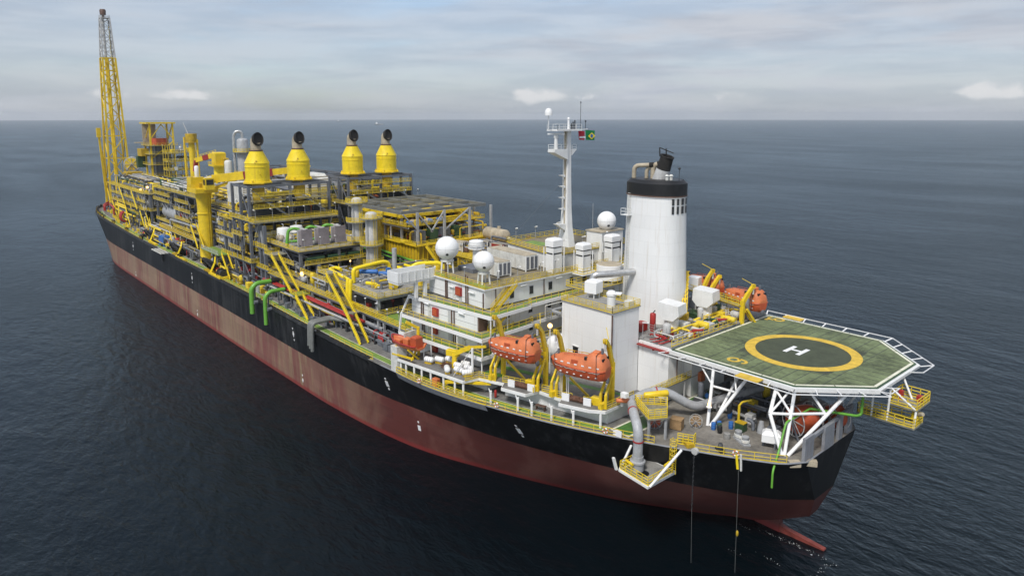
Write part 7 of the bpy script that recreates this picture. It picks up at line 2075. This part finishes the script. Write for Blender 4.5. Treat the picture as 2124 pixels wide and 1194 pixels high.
for i, (x, y) in enumerate(((128.6, 15.6), (130.0, 11.2))):
    o = thing('white_tank', ('white upright drum at the open side of the exchanger deck', 'white upright drum with tan lid behind the first one')[i], 'tank', (x, y, 30.06), 'white upright drums')
    MB().lathe([(1.75, 0), (1.75, 3.0), (1.6, 3.2), (0.5, 3.4)], (x, y, 30.7), 22).build('shell', 'white', o, True)
    MB().lathe([(1.5, 0), (1.5, 0.65)], (x, y, 30.06), 12).build('skirt', 'steel_grey', o)
    MB().path([(x, y, 34.0), (x, y, 34.9), (x + 0.9, y, 34.9)], 0.1, 6, 0.2).build('vent', 'light_grey', o)
for i, (x, y, m_) in enumerate(((134.2, 17.4, 'white_clean'), (135.8, 15.2, 'white_clean'), (127.4, 17.0, 'tan'), (125.6, 15.2, 'tan'))):
    mb = MB()
    mb.vessel((x - 1.0, y, 31.3), (x + 1.0, y, 31.3), 0.75, 12).cbox((x, y, 30.06), 1.6, 1.0, 0.8)
    mb.vessel((x, y - 0.7, 31.7), (x, y + 0.7, 31.7), 0.55, 10)
    solo(mb, 'wrapped_pump', m_, ('white sheet wrapped pump below the turbine frame corner', 'second white sheet wrapped pump, beside the first', 'tan wrapped pump at the head of the long stair', 'tan wrapped pump left of the green header')[i], 'pump', None, True)
lamps(hx, [(111.2, y, 30.05) for y in (17.5, 13, 8.6, 4, -0.5)] + [(116, 18.8, 30.05), (124, 18.8, 30.05)], 3.0)
# pale columns with ring platforms
def column(label, c, z0, z1, r_, rings):
    o = thing('process_column', label, 'process column', (c[0], c[1], z0), 'pale process columns')
    MB().vessel((c[0], c[1], z0 + 0.6), (c[0], c[1], z1), r_, 22).build('shell', 'light_grey', o, True)
    for z, a0, a1 in rings:
        ring_platform(o, c, r_ - 0.05, r_ + 1.5, z, a0=a0, a1=a1)
    ld_ = MB()
    for s_ in (-0.3, 0.3):
        ld_.bar((c[0] - r_ - 0.3, c[1] + s_, z0), (c[0] - r_ - 0.3, c[1] + s_, z1), 0.1)
    for k in range(int((z1 - z0) / 0.5)):
        ld_.bar((c[0] - r_ - 0.3, c[1] - 0.3, z0 + 0.5 * k), (c[0] - r_ - 0.3, c[1] + 0.3, z0 + 0.5 * k), 0.06)
    ld_.build('ladder', 'rail_yellow', o)
    MB().path([(c[0] - r_ * 0.6, c[1] + r_ + 0.3, z0 + 1), (c[0] - r_ * 0.6, c[1] + r_ + 0.3, z1 - 1.5), (c[0] - r_ * 0.6 - 0.6, c[1] + r_ - 0.2, z1 - 0.8)], 0.14, 6, 0.4).build('side_pipe', 'pipe_grey', o, True)
    return o
column('pale process column with yellow crown platform beside the exchangers', (112.8, 1.2), 23.2, 42.0, 1.5, ((41.4, 0, 360), (36.2, 60, 330), (31.0, 80, 220)))
column('pale process column nearest the pipe module', (101.5, 3.4), 20.0, 39.4, 1.55, ((38.6, 0, 360), (31.6, 60, 330), (26.8, 100, 300)))
column('shorter pale column between the crowned column and the yellow module', (119.5, -11.0), 24, 38.0, 1.2, ((37.0, 0, 360),))
solo(MB().box(103.2, 106.0, -0.4, 0.4, 20, 39), 'ladder_shaft', 'yellow_dirty', 'flat yellow ladder shaft between the pale column and the yellow module', 'ladder')
# ---------------------------------------------------------------- yellow generator module with grey roof grid
ym = thing('generator_module', 'yellow skirted generator module under an open grey roof grid', 'process module', (112, -22, ZD), 'process modules on the main deck')
MB().box(99.2, 126, -37, -9.2, 25.6, 29.7).build('skirt', 'yellow_dirty', ym)
for k in range(19):
    y = lerp(-36.6, -9.6, k / 18)
    MB().box(99.0, 99.2, y - 0.12, y + 0.12, 25.8, 29.6).build('stiffener', 'yellow', ym)
for k in range(18):
    x = lerp(99.6, 125.6, k / 17)
    MB().box(x - 0.12, x + 0.12, -9.2, -9.0, 25.8, 29.6).build('stiffener', 'yellow', ym)
dp = MB().box(98.4, 126.6, -37.6, -8.4, 29.7, 29.9).build('deck_plate', 'yellow', ym)
MB().rail([(98.5, -8.5, 29.9), (98.5, -37.5, 29.9), (126.5, -37.5, 29.9), (126.5, -8.5, 29.9)], closed=True, step=1.6, w=0.1, bars=(0.35, 0.68, 1.0)).build('railing', 'rail_yellow', dp)
for x in (100, 108, 117, 125):
    for y in (-10, -19, -28, -36):
        MB().box(x - 0.4, x + 0.4, y - 0.4, y + 0.4, ZD, 25.6).build('column', 'steel_grey', ym)
        if x in (100, 117) or y in (-10, -36):
            MB().box(x - 0.3, x + 0.3, y - 0.3, y + 0.3, 29.9, 38.8).build('roof_post', 'pipe_grey', ym)
for k in range(5):
    y = lerp(-34, -5.2, k / 4)
    MB().box(100.2, 131, y - 0.25, y + 0.25, 38.6, 39.5).build('roof_beam', 'dull_grey', ym)
for k in range(5):
    x = lerp(100.5, 130.7, k / 4)
    MB().box(x - 0.25, x + 0.25, -34, -5.2, 38.62, 39.48).build('roof_beam', 'dull_grey', ym)
for (p, q) in (((100, -10, 34.0), (100, -5.4, 38.6)), ((100, -10, 38.6), (100, -15, 33.0)), ((100, -19, 38.6), (100, -14.5, 33.0)), ((100, -19, 33), (100, -28, 38.6)), ((117, -10, 34), (108, -10, 38.6))):
    MB().bar(p, q, 0.35).build('brace', 'pipe_grey', ym)
MB().box(107, 128, -34, -9, 36.6, 37.4).build('gantry_beam', 'yellow', ym)
MB().box(117, 118, -34, -8, 30, 36.8).build('fire_wall', 'yellow_dirty', ym)
for k in range(5):
    MB().box(100.8, 103.8, -13.2 - 4.2 * k, -10.6 - 4.2 * k, 29.92, 33.4).build('generator_set', 'dark_green' if k % 2 else 'steel_grey', ym)
for k in range(3):
    MB().vessel((106, -13 - 5 * k, 34.6), (110, -13 - 5 * k, 34.6), 1.3, 14).build('air_duct', 'tan', ym, True)
for k in range(4):
    MB().vessel((104.4, -11 - 3.4 * k, 35.2), (106.4, -11 - 3.4 * k, 35.2), 0.6, 10).build('blue_motor', 'blue', ym, True)
mz_ = MB().box(103.5, 126, -36.5, -8.8, 34.4, 34.5).build('mezzanine', 'yellow_dirty', ym)
MB().rail([(103.5, -8.9, 34.5), (103.5, -36.4, 34.5)], step=1.5, w=0.12, bars=(0.35, 0.68, 1)).rail([(103.5, -8.9, 34.5), (126, -8.9, 34.5)], step=1.5, w=0.12, bars=(0.35, 0.68, 1)).build('railing', 'rail_yellow', mz_)
clutter(ym, 104, 126, -36, -9.5, 34.5, 60, 3.0, pal=(('yellow', 6), ('yellow_dirty', 5), ('steel_grey', 3), ('silver', 1), ('blue', 0.6)))
clutter(ym, 99.5, 126, -36, -8.8, 29.95, 80, 4.2, pal=(('yellow_dirty', 4), ('rail_yellow', 4), ('steel_grey', 4), ('dark_steel', 3), ('light_grey', 2), ('crane_red', 1)))
stair(ym, (94.6, -16.5, 21.0), (98.6, -12.0, 29.7), 2.4, 'yellow', side=(-0.7, 0.7, 0))
pipes_along(ym, [(126, -8.4, 26.6), (100, -8.0, 25.8), (93, -9.6, 25.2), (80, -12, 24.4)], 0.32, 'pipe_green', 'green_pipe')
pipes_along(ym, [(126, -7.4, 25.8), (92, -7.4, 24.8), (78, -8.0, 24.0)], 0.2, 'pipe_green', 'green_pipe')
# far aft module on the starboard side (brown and grey boxes beyond the radomes)
fa = module('starboard_store_module', 'low far module with grey and brown boxes beyond the radomes', 66, 97, -37, -14, (23.0, 28.4), ZD, 4, 3, 'yellow_dirty', 0.7, deckm='yellow_dirty')
clutter(fa, 67, 96, -36, -15, 28.5, 36, 3.2, pal=(('steel_grey', 5), ('brown_pipe', 3), ('light_grey', 3), ('silver', 2), ('yellow_dirty', 3)))
vessel_h('far_duct', 'tan rounded duct end at the edge of the far module', (90, -33, 31.0), (98, -33, 31.0), 1.8, 'tan')
for i, (x, y, m_) in enumerate(((82, -24, 'crane_red'), (88, -24, 'steel_grey'), (79, -30, 'light_grey'), (73, -24, 'steel_grey'), (92, -18, 'light_grey'))):
    container_unit('store_box', ('dark red store box on the far module', 'dark grey store box left of the dark red one', 'pale store box at the outer edge of the far module', 'grey store box nearest the radar post', 'pale store box by the yellow module edge')[i], (x, y, 28.46), 4.2, 2.4, 2.3, R(4 * i), m_, 'dark_steel')
# ---------------------------------------------------------------- pipe module with yellow piping next to the accommodation
pm = module('manifold_module', 'railed manifold deck with thick yellow pipes beside the accommodation block', 69.5, 91.5, -6.0, 20.6, (22.6, 26.4), ZD, 3, 3, 'pipe_grey', 0.6, deckm='plate_grey', braces=False)
for pts, r_ in (([(92, 17.4, 28.4), (95, 17.2, 28.4), (94, 19.5, 28.4), (83, 20.6, 28.2), (80.6, 20.8, 28.0)], 0.42),
                ([(81.2, 21.2, 28.6), (81.2, 21.4, 28.0), (81.2, 21.7, 24.0), (79.5, 20.6, 22.8)], 0.45),
                ([(80.0, 21.2, 28.6), (80.0, 21.4, 28.0), (80.0, 21.7, 23.4), (78.2, 19.8, 22.4)], 0.45),
                ([(84.8, 18.0, 26.6), (84.8, 18.0, 29.8), (85.8, 9.6, 30.2), (85.8, 8.0, 29.8), (85.8, 7.6, 27.0)], 0.48),
                ([(74.2, 13.6, 26.6), (73.8, 13.2, 27.2), (77.4, 9.4, 27.6), (77.6, 7.2, 27.6)], 0.42),
                ([(80.2, 6.0, 26.6), (80.2, 6.0, 28.6), (79.4, 4.2, 30.0), (76.6, -0.6, 30.0), (75.6, -2.0, 27.6)], 0.48),
                ([(79.6, 17.6, 27.4), (77.2, 16.6, 27.4), (76.6, 16.2, 26.6)], 0.4),
                ([(86, 5.4, 28.2), (80, 5.6, 28.2), (78, 5.2, 28.2)], 0.4),
                ([(88, 2.0, 28.0), (84, 2.2, 28.0), (84, 8, 28.0)], 0.35)):
    pipes_along(pm, pts, r_, 'yellow_bright', 'yellow_pipe', 0.9, 12)
for (p, q, r_) in (((86.5, 15.4, 28.6), (83.4, 12.6, 28.6), 0.55), ((83.0, 12.2, 28.2), (80.4, 10.0, 28.2), 0.5)):
    MB().vessel(p, q, r_, 12).build('blue_actuator', 'blue', pm, True)
MB().cbox((82.0, 10.4, 26.45), 0.9, 0.9, 3.0).build('blue_cabinet', 'blue', pm)
MB().tube((81.6, 8.9, 26.4), (81.6, 8.9, 34.0), 0.55, n=12).build('riser_pipe', 'pipe_grey', pm, True)
clutter(pm, 72, 91, -5, 18, 26.45, 26, 1.8, pal=(('yellow', 6), ('steel_grey', 4), ('silver', 3), ('red', 0.6)))
clutter(pm, 71, 91, -5, 19, 22.65, 44, 3.2, pal=(('dark_steel', 6), ('steel_grey', 6), ('pipe_grey', 3), ('crane_red', 0.8), ('silver', 1)))
clutter(pm, 66, 92, 4, 20, ZD + 0.05, 60, 4.6, pal=(('dark_steel', 6), ('steel_grey', 6), ('pipe_grey', 3), ('red', 1.0), ('silver', 1)))
lamps(pm, [(69.2, 20.4, 26.4), (76, 21.0, 26.4), (84, 21.0, 26.4), (69.2, 12, 26.4), (69.2, 4, 26.4), (78, 0, 26.4), (86, 0, 26.4), (90, 8, 26.4)], 2.6)
# lower process deck running along the port side
ps = module('port_process_deck', 'long port side process deck with yellow rails above red fire pipes', 58.6, 126.0, 4.0, 20.8, (22.3,), ZD, 9, 2, 'pipe_grey', 0.45, deckm='grating', braces=False)
MB().box(58.3, 69.0, 15.0, 20.9, 22.36, 22.4).build('green_walkway', 'walk_green', ps)
clutter(ps, 92, 111, 6, 20, 22.36, 60, 3.6, pal=(('dark_steel', 6), ('steel_grey', 6), ('pipe_grey', 3), ('silver', 2), ('rail_yellow', 2)))
clutter(ps, 58, 70, 6, 18, 22.36, 18, 2.6, pal=(('dark_steel', 4), ('steel_grey', 6), ('pipe_grey', 3), ('silver', 2)))
clutter(ps, 60, 126, 8, 19, ZD + 0.05, 110, 4.0, pal=(('dark_steel', 6), ('steel_grey', 7), ('pipe_grey', 4), ('red', 1.2), ('silver', 1.2)))
lamps(ps, [(x, 20.9, 22.36) for x in (61, 65.5, 70, 74.5, 79, 97, 103, 109)] + [(92, 14, 22.4), (96, 10, 22.4), (64, 12, 22.4)], 2.9)
# stairs of the port side
stair(ps, (69.6, 24.2, ZD + 0.1), (76.6, 23.6, 22.4), 1.9, 'yellow_bright')
stair(ps, (76.6, 23.6, 22.4), (88.0, 22.4, 28.9), 1.9, 'yellow_bright')
l1 = MB().box(75.6, 77.6, 21.4, 24.6, 22.2, 22.36).build('landing', 'grating', ps)
l2 = MB().box(87.6, 91.6, 20.6, 23.6, 28.7, 28.86).build('landing', 'grating', ps)
MB().rail([(87.8, 23.5, 28.86), (91.5, 23.5, 28.86), (91.5, 20.8, 28.86)], step=1.0, bars=(0.35, 0.68, 1)).build('railing', 'rail_yellow', l2)
stair(ps, (93.8, 24.6, ZD + 0.1), (101.0, 24.2, 21.4), 1.8, 'yellow_bright')
stair(ps, (104.4, 23.6, 21.5), (120.0, 22.0, 28.4), 2.0, 'yellow_bright')
l3 = MB().box(100.6, 104.8, 21.4, 25.0, 21.3, 21.46).build('landing', 'walk_green', ps)
MB().rail([(100.7, 21.5, 21.46), (100.7, 24.9, 21.46), (104.2, 24.9, 21.46)], step=1.0, bars=(0.35, 0.68, 1)).build('railing', 'rail_yellow', l3)
l4 = MB().box(119.4, 124.0, 18.8, 23.2, 28.2, 28.4).build('landing', 'grating', ps)
MB().rail([(119.6, 23.1, 28.4), (123.9, 23.1, 28.4), (123.9, 19.0, 28.4)], step=1.0, bars=(0.35, 0.68, 1)).build('railing', 'rail_yellow', l4)
stair(ps, (147.0, 23.8, 17.3), (156.5, 22.6, 23.2), 1.8, 'yellow_bright')
l5 = MB().box(156, 172, 20.4, 24.6, 22.9, 23.1).build('landing', 'walk_green', ps)
MB().rail([(156.5, 24.5, 23.1), (172, 24.5, 23.1)], step=1.4, bars=(0.35, 0.68, 1)).build('railing', 'light_grey', l5)
for x in (158.0, 170.5):
    MB().box(x, x + 0.5, 21.0, 21.5, ZD, 22.9).build('landing_post', 'steel_grey', l5)
stair(ps, (174.0, 24.0, 22.6), (182.0, 23.4, 29.0), 1.8, 'yellow_bright')
# red fire mains
fp = thing('fire_main', 'pair of red fire main pipes running along the port side below the deck rails', 'pipe', (95, 22.6, ZD))
for dz, dy in ((0, 0), (0.05, 0.75)):
    MB().path([(73.5, 22.6 - dy, 20.6), (100, 22.9 - dy, 20.9), (121, 23.1 - dy, 20.9)], 0.3, 10).build('pipe', 'red', fp, True)
MB().bar((73.5, 23.4, 20.1), (121, 23.9, 20.35), 0.3, 0.35).build('support_beam', 'light_grey', fp)
for x in (76, 84, 92, 100, 108, 116):
    MB().bar((x, 23.2, ZD), (x, 23.2, 20.3), 0.3).build('post', 'steel_grey', fp)
# grey discharge pipes and green overboard pipes
gp = thing('discharge_pipes', 'three grey pipes bending over the deck edge beside the long stair', 'pipe', (85, 26, 14))
for k in range(3):
    MB().path([(74.0 + 0.8 * k, 20.0, 19.3), (84.2 + 0.8 * k, 24.0, 19.3), (84.6 + 0.8 * k, 28.7, 19.0), (84.6 + 0.8 * k, 28.9, 12.6 + 0.5 * k)], 0.42, 10, 1.0, 5).build('pipe', 'dull_grey', gp, True)
MB().bar((84, 28.2, 17.4), (87.4, 28.2, 17.4), 0.3).build('bracket', 'steel_grey', gp)
for i, (x, zb, r_) in enumerate(((119.6, 13.8, 0.62), (110.8, 12.8, 0.5))):
    o = thing('overboard_pipe', ('thicker bright green overboard pipe arching over the deck edge', 'thinner bright green overboard pipe arching over the deck edge')[i], 'pipe', (x, 27, zb), 'green overboard pipes')
    MB().path([(x, 23.4, 21.6 - i * 0.5), (x, 27.4, 21.6 - i * 0.5), (x, 28.8, 20.4 - i * 0.5), (x - 0.2, 28.9, zb)], r_, 12, 1.8, 6).build('pipe', 'pipe_green', o, True)
    MB().tube((x, 21.4, 21.6 - i * 0.5), (x, 23.6, 21.6 - i * 0.5), r_ * 1.15, n=12).build('black_sleeve', 'black', o, True)
    MB().bar((x + 0.9, 27.6, ZD - 1.0), (x + 0.9, 27.6, 20.6), 0.35).build('post', 'steel_grey', o)
    MB().tube((x - 0.8, 27.6, ZD - 0.2), (x - 0.8, 28.6, ZD - 0.2), 0.5, n=10).build('side_flange', 'steel_grey', o)
# hawser bundles in their racks along the port rail
for i, (x, y) in enumerate(((235.0, 23.6), (198.0, 24.4), (163.2, 24.8))):
    o = thing('hawser_bundle', ('black hawser bundle at the rail nearest the bow', 'black hawser bundle beside the blue container', 'black hawser bundle below the stair by the pedestal crane')[i], 'hose bundle', (x, y, ZD), 'black hawser bundles')
    mb = MB()
    for k in range(46):
        a = random.uniform(0, 6.28)
        rr_ = random.uniform(1.2, 2.0)
        cx_, cy_, cz_ = x + random.uniform(-1.6, 1.6), y + random.uniform(-0.4, 0.4), ZD + 2.1 + random.uniform(-0.2, 0.3)
        tl = random.uniform(-0.5, 0.5)
        P_ = [(cx_ + rr_ * 1.6 * math.cos(t), cy_ + rr_ * 1.0 * math.sin(t) * math.cos(tl), cz_ + rr_ * math.sin(t + tl) * 1.15) for t in [2 * math.pi * j / 12 for j in range(13)]]
        mb.path(P_, 0.16, 5)
    mb.build('coiled_hose', 'rubber', o, kind='stuff')
    MB().bar((x - 3.6, y + 1.4, ZD + 0.1), (x - 4.6, y + 0.2, ZD + 3.4), 0.5).bar((x - 4.6, y + 0.2, ZD + 3.4), (x - 1.6, y - 1.0, ZD + 4.6), 0.4).build('rack_arm', 'yellow_bright', o)
    MB().bar((x - 3.8, y + 1.6, ZD + 0.4), (x - 14.0, y + 1.7, ZD + 0.4), 0.8, 0.7).build('rack_beam', 'yellow', o)
    MB().box(x - 3.0, x + 3.0, y - 1.2, y + 1.2, ZD + 0.02, ZD + 0.5).build('rack_base', 'yellow_dirty', o)
solo(MB().cbox((220.2, 22.6, ZD + 0.02), 6.0, 2.6, 3.6, 0, 0.05), 'blue_container', 'blue', 'bright blue container at the port rail', 'container')
o = thing('gangway_rack', 'white ladder rack jutting over the hull edge near the blue container', 'ladder', (206, 28, ZD))
mb = MB()
for y in (26.8, 28.0, 29.0):
    mb.bar((201, y, ZD + 0.4), (213, y, ZD + 0.4), 0.3)
for k in range(6):
    mb.bar((201.5 + 2.2 * k, 26.6, ZD + 0.42), (201.5 + 2.2 * k, 29.2, ZD + 0.42), 0.3)
mb.build('frame', 'white_dirty', o)
MB().bar((207, 27.5, ZD + 0.3), (207, 27.2, ZD - 3.5), 0.5, 0.6).build('bracket', 'dark_steel', o)
o = thing('winch', 'yellow winch with dark drum at the rail below the turbine frame', 'winch', (151.5, 25.4, ZD))
MB().lathe([(1.4, -1.4), (1.4, -1.2), (0.9, -1.15), (0.9, 1.15), (1.4, 1.2), (1.4, 1.4)], (151.5, 25.2, ZD + 1.5), 18, axis=(1, 0.1, 0)).build('drum', 'dark_steel', o, True)
MB().cbox((151.5, 25.2, ZD + 0.02), 4.4, 2.6, 0.7, 0, 0.1).build('base', 'yellow', o)
MB().cbox((154.2, 25.2, ZD + 0.6), 1.0, 1.6, 1.6, 0, 0.2).build('motor', 'yellow', o)
# red hose bundles
for i, (x, y, s_) in enumerate(((66.2, 21.4, 0.72), (141.0, 20.6, 1.15), (128.5, 21.0, 0.9), (286.0, 21.6, 1.2), (210.0, 20.6, 1.0))):
    o = thing('red_hose_bundle', ('red hose loops nearest the rescue boat', 'red hose bundle under the turbine frame', 'red hose bundle behind the long stair landing', 'red hose bundle near the bow stairs', 'red hose bundle behind the blue container')[i], 'hose bundle', (x, y, ZD), 'red fire hose bundles')
    mb = MB()
    for k in range(4):
        xx = x + (k - 1.5) * 0.75 * s_
        P_ = [(xx + 0.25 * math.sin(t), y + 1.1 * s_ * math.cos(t), zdeck(x) + 1.9 * s_ + 1.75 * s_ * math.sin(t)) for t in [2 * math.pi * j / 14 for j in range(15)]]
        mb.path(P_, 0.3 * s_, 7)
    mb.build('hose_loops', 'red', o, True)
    MB().cbox((x, y, zdeck(x) + 0.02), 3.0 * s_, 1.4 * s_, 0.3).build('tray', 'dark_steel', o)
# lit orange lamps
for i, (x, y, z) in enumerate(((108.9, 19.6, 24.8), (103, 9.0, 27.6))):
    o = thing('lit_flood_lamp', ('lit orange flood lamp on a post below the exchanger deck', 'small lit lamp beside the pale process column')[i], 'lamp', (x, y, 22.36), 'lit flood lamps on the process deck')
    MB().tube((x, y, 22.36), (x, y, z - 0.3), 0.1, n=6).build('post', 'steel_grey', o)
    MB().sphere((x, y, z), 0.5 if i == 0 else 0.2, 12, 8).build('globe', 'lamp_lit', o, 'all')
# deck-level clutter along the port rail, small fittings
for i, (x0, x1) in enumerate(((85, 120), (125, 160), (180, 232), (236, 300))):
    mb = MB()
    for k in range(22):
        x = random.uniform(x0, x1); y = edge_y(x) - random.uniform(2.5, 5.0)
        mb.cbox((x, y, zdeck(x) + 0.01), random.uniform(0.4, 1.4), random.uniform(0.4, 1.0), random.uniform(0.4, 1.5), 0, 0.05)
        mb.tube((x + 1, y, zdeck(x)), (x + 1, y, zdeck(x) + random.uniform(0.6, 2.0)), 0.12, n=6)
    ob = mb.build('deck_fittings', ('steel_grey', 'yellow_dirty', 'dark_steel', 'rail_yellow')[i], hull)
    ob['kind'] = 'stuff'
for x in (190, 240, 262, 284):
    b0 = MB().lathe([(0.5, 0), (0.5, 1.0), (0.65, 1.1), (0.65, 1.3)], (x, edge_y(x) - 1.2, zdeck(x)), 10).lathe([(0.5, 0), (0.5, 1.0), (0.65, 1.1), (0.65, 1.3)], (x + 2.2, edge_y(x) - 1.2, zdeck(x)), 10)
    b0.build('bollard_pair', 'black', hull, True)
lamps(acc, [(38.0, y, RF + 0.26) for y in (14, 9, 3, -1, -11, -15)] + [(x, 17.0, RF + 0.26) for x in (44, 49)] + [(41, y, 36.82) for y in (-6, -12, -19)] + [(57.5, y, 36.82) for y in (-8, -14, -21)], 3.0)
lamps(cas, [(15.0, 0.5, 26.46), (12, -13, 26.46), (16, -22, 26.46)], 3.0)
clutter(ps, 61, 120, 19.4, 22.6, ZD + 0.05, 150, 3.4, pal=(('dark_steel', 4), ('steel_grey', 8), ('pipe_grey', 5), ('red', 1.4), ('silver', 1.5), ('rail_yellow', 2)))
clutter(hx, 121, 160, 20.5, 24.0, ZD + 0.05, 70, 3.2, pal=(('dark_steel', 4), ('steel_grey', 6), ('pipe_grey', 4), ('red', 1), ('rail_yellow', 4)))
clutter(ma, 182, 252, 21, 24.0, ZD + 0.4, 110, 3.0, pal=(('dark_steel', 4), ('steel_grey', 5), ('pipe_grey', 4), ('rail_yellow', 6), ('red', 1)))
# narrow inspection galleries with rails and hangers along the outer faces of the modules
def galleries(o, x0, x1, y, zs, n=1.6, w=1.2):
    for z in zs:
        xa, xb = x0 + random.uniform(0, 4), x1 - random.uniform(0, 4)
        ga = MB().box(xa, xb, y - w, y, z - 0.1, z).build('gallery', 'grating', o)
        MB().rail([(xa, y - 0.05, z), (xb, y - 0.05, z)], step=n, w=0.09, bars=(0.35, 0.68, 1.0)).build('railing', 'rail_yellow', ga)
        hg = MB()
        k = int((xb - xa) / 4)
        for i in range(k + 1):
            x = lerp(xa, xb, i / max(1, k))
            hg.bar((x, y - w / 2, z - 2.6), (x, y - w / 2, z), 0.16)
            if i < k and random.random() < 0.5:
                hg.bar((x, y - w / 2, z - 2.6), (x + (xb - xa) / k, y - w / 2, z), 0.14)
        hg.build('hangers', 'pipe_grey', ga, kind='stuff')
galleries(fm, 258, 322, 19.2, (21.5, 25.6, 29.0, 32.6))
galleries(fm, 262, 316, 21.0, (20.4, 23.8))
galleries(ma, 202, 226, 17.8, (23.1, 26.6, 30.0, 33.2))
galleries(ma, 228, 252, 17.6, (31.4, 33.8))
galleries(mc, 152, 176, 18.6, (20.8, 24.1, 27.2, 30.1, 33.0))
galleries(g1, 135, 147, 24.2, (27.0, 31.4))
galleries(hx, 112, 131, 20.2, (20.2, 26.4))
galleries(ps, 92, 110, 19.6, (25.0,))
def gallery_aft(o, x, y0, y1, zs):
    for z in zs:
        ga = MB().box(x, x + 1.2, y0, y1, z - 0.1, z).build('gallery', 'grating', o)
        MB().rail([(x, y0, z), (x, y1, z)], step=1.5, w=0.09, bars=(0.35, 0.68, 1.0)).build('railing', 'rail_yellow', ga)
gallery_aft(g1, 132.6, 0, 22, (27.5, 31.5, 39.2, 42.6))
gallery_aft(g2, 139.4, -34, -12, (28, 32, 40.2, 43.2))
gallery_aft(hx, 110.2, -2, 18, (26.4,))
gallery_aft(mc, 151, -30, -2, (38.5, 41))
# ---------------------------------------------------------------- ships far off near the horizon
def far_ship(label, c, L, rz, m_):
    o = thing('distant_ship', label, 'ship', c)
    ca, sa = math.cos(rz), math.sin(rz)
    P_ = lambda u, v, z: (c[0] + u * ca - v * sa, c[1] + u * sa + v * ca, z)
    hb = MB().extr([P_(-L / 2, -6, 0.2), P_(L / 2 - 10, -6, 0.2), P_(L / 2, 0, 7), P_(-L / 2, -6, 5)], Vector(P_(0, 6, 0)) - Vector(P_(0, -6, 0)))
    hb.build('hull', m_, o)
    MB().cbox(P_(L * 0.2, 0, 5), 14, 11, 14, rz).build('bridge', 'white_clean', o)
    MB().tube(P_(L * 0.18, 0, 19), P_(L * 0.18, 0, 32), 0.6, n=6).build('mast', 'light_grey', o)
far_ship('small white supply ship near the horizon above the stacks', (4820, -2797, 0), 75, R(60), 'light_grey')
far_ship('tiny ship silhouette on the horizon right of the white supply ship', (8050, -4150, 0), 90, R(40), 'steel_grey')
# ---------------------------------------------------------------- foam at the stern
fo = MB()
for (cx_, cy_, sp_x, sp_y, n) in ((-13.5, -2.6, 3.6, 0.4, 60), (-9.0, -2.2, 2.2, 0.3, 26), (-12.0, 3.6, 2.0, 0.3, 14), (-17.5, 5.0, 0.3, 2.4, 36), (-18, 0, 0.6, 2.5, 22), (-5, -1, 1.2, 0.3, 12), (-8, 6, 2, 0.3, 8)):
    for k in range(n):
        x, y = random.gauss(cx_, sp_x * 0.6), random.gauss(cy_, sp_y * 0.7)
        r_ = random.uniform(0.015, 0.085) * random.choice((1, 1, 1, 2))
        m_ = random.randint(5, 8)
        el, an = random.uniform(0.25, 0.7), random.uniform(0, 3.14)
        pts = []
        for j in range(m_):
            t = 2 * math.pi * j / m_
            u, v_ = r_ * random.uniform(0.6, 1.3) * math.cos(t), r_ * el * random.uniform(0.6, 1.3) * math.sin(t)
            pts.append((x + u * math.cos(an) - v_ * math.sin(an), y + u * math.sin(an) + v_ * math.cos(an), 0.05))
        fo.add(pts, [tuple(range(m_))])
fob = fo.build('foam', 'light_grey', None)
fob['kind'] = 'stuff'

# ---------------------------------------------------------------- sea haze
hz = MB().box(-15200, 15100, -15100, 15300, -1.5, 125.0).build('haze', 'white', None)
hz['kind'] = 'stuff'
hz['label'] = 'thin pale sea haze over the whole scene'
hm = bpy.data.materials.new('sea_haze')
hm.use_nodes = True
hm.node_tree.nodes.clear()
pv = hm.node_tree.nodes.new('ShaderNodeVolumePrincipled')
pv.inputs['Color'].default_value = (0.92, 0.96, 1.0, 1)
pv.inputs['Density'].default_value = 0.00007
pv.inputs['Anisotropy'].default_value = 0.2
mo_ = hm.node_tree.nodes.new('ShaderNodeOutputMaterial')
hm.node_tree.links.new(pv.outputs[0], mo_.inputs['Volume'])
hz.data.materials.clear()
hz.data.materials.append(hm)
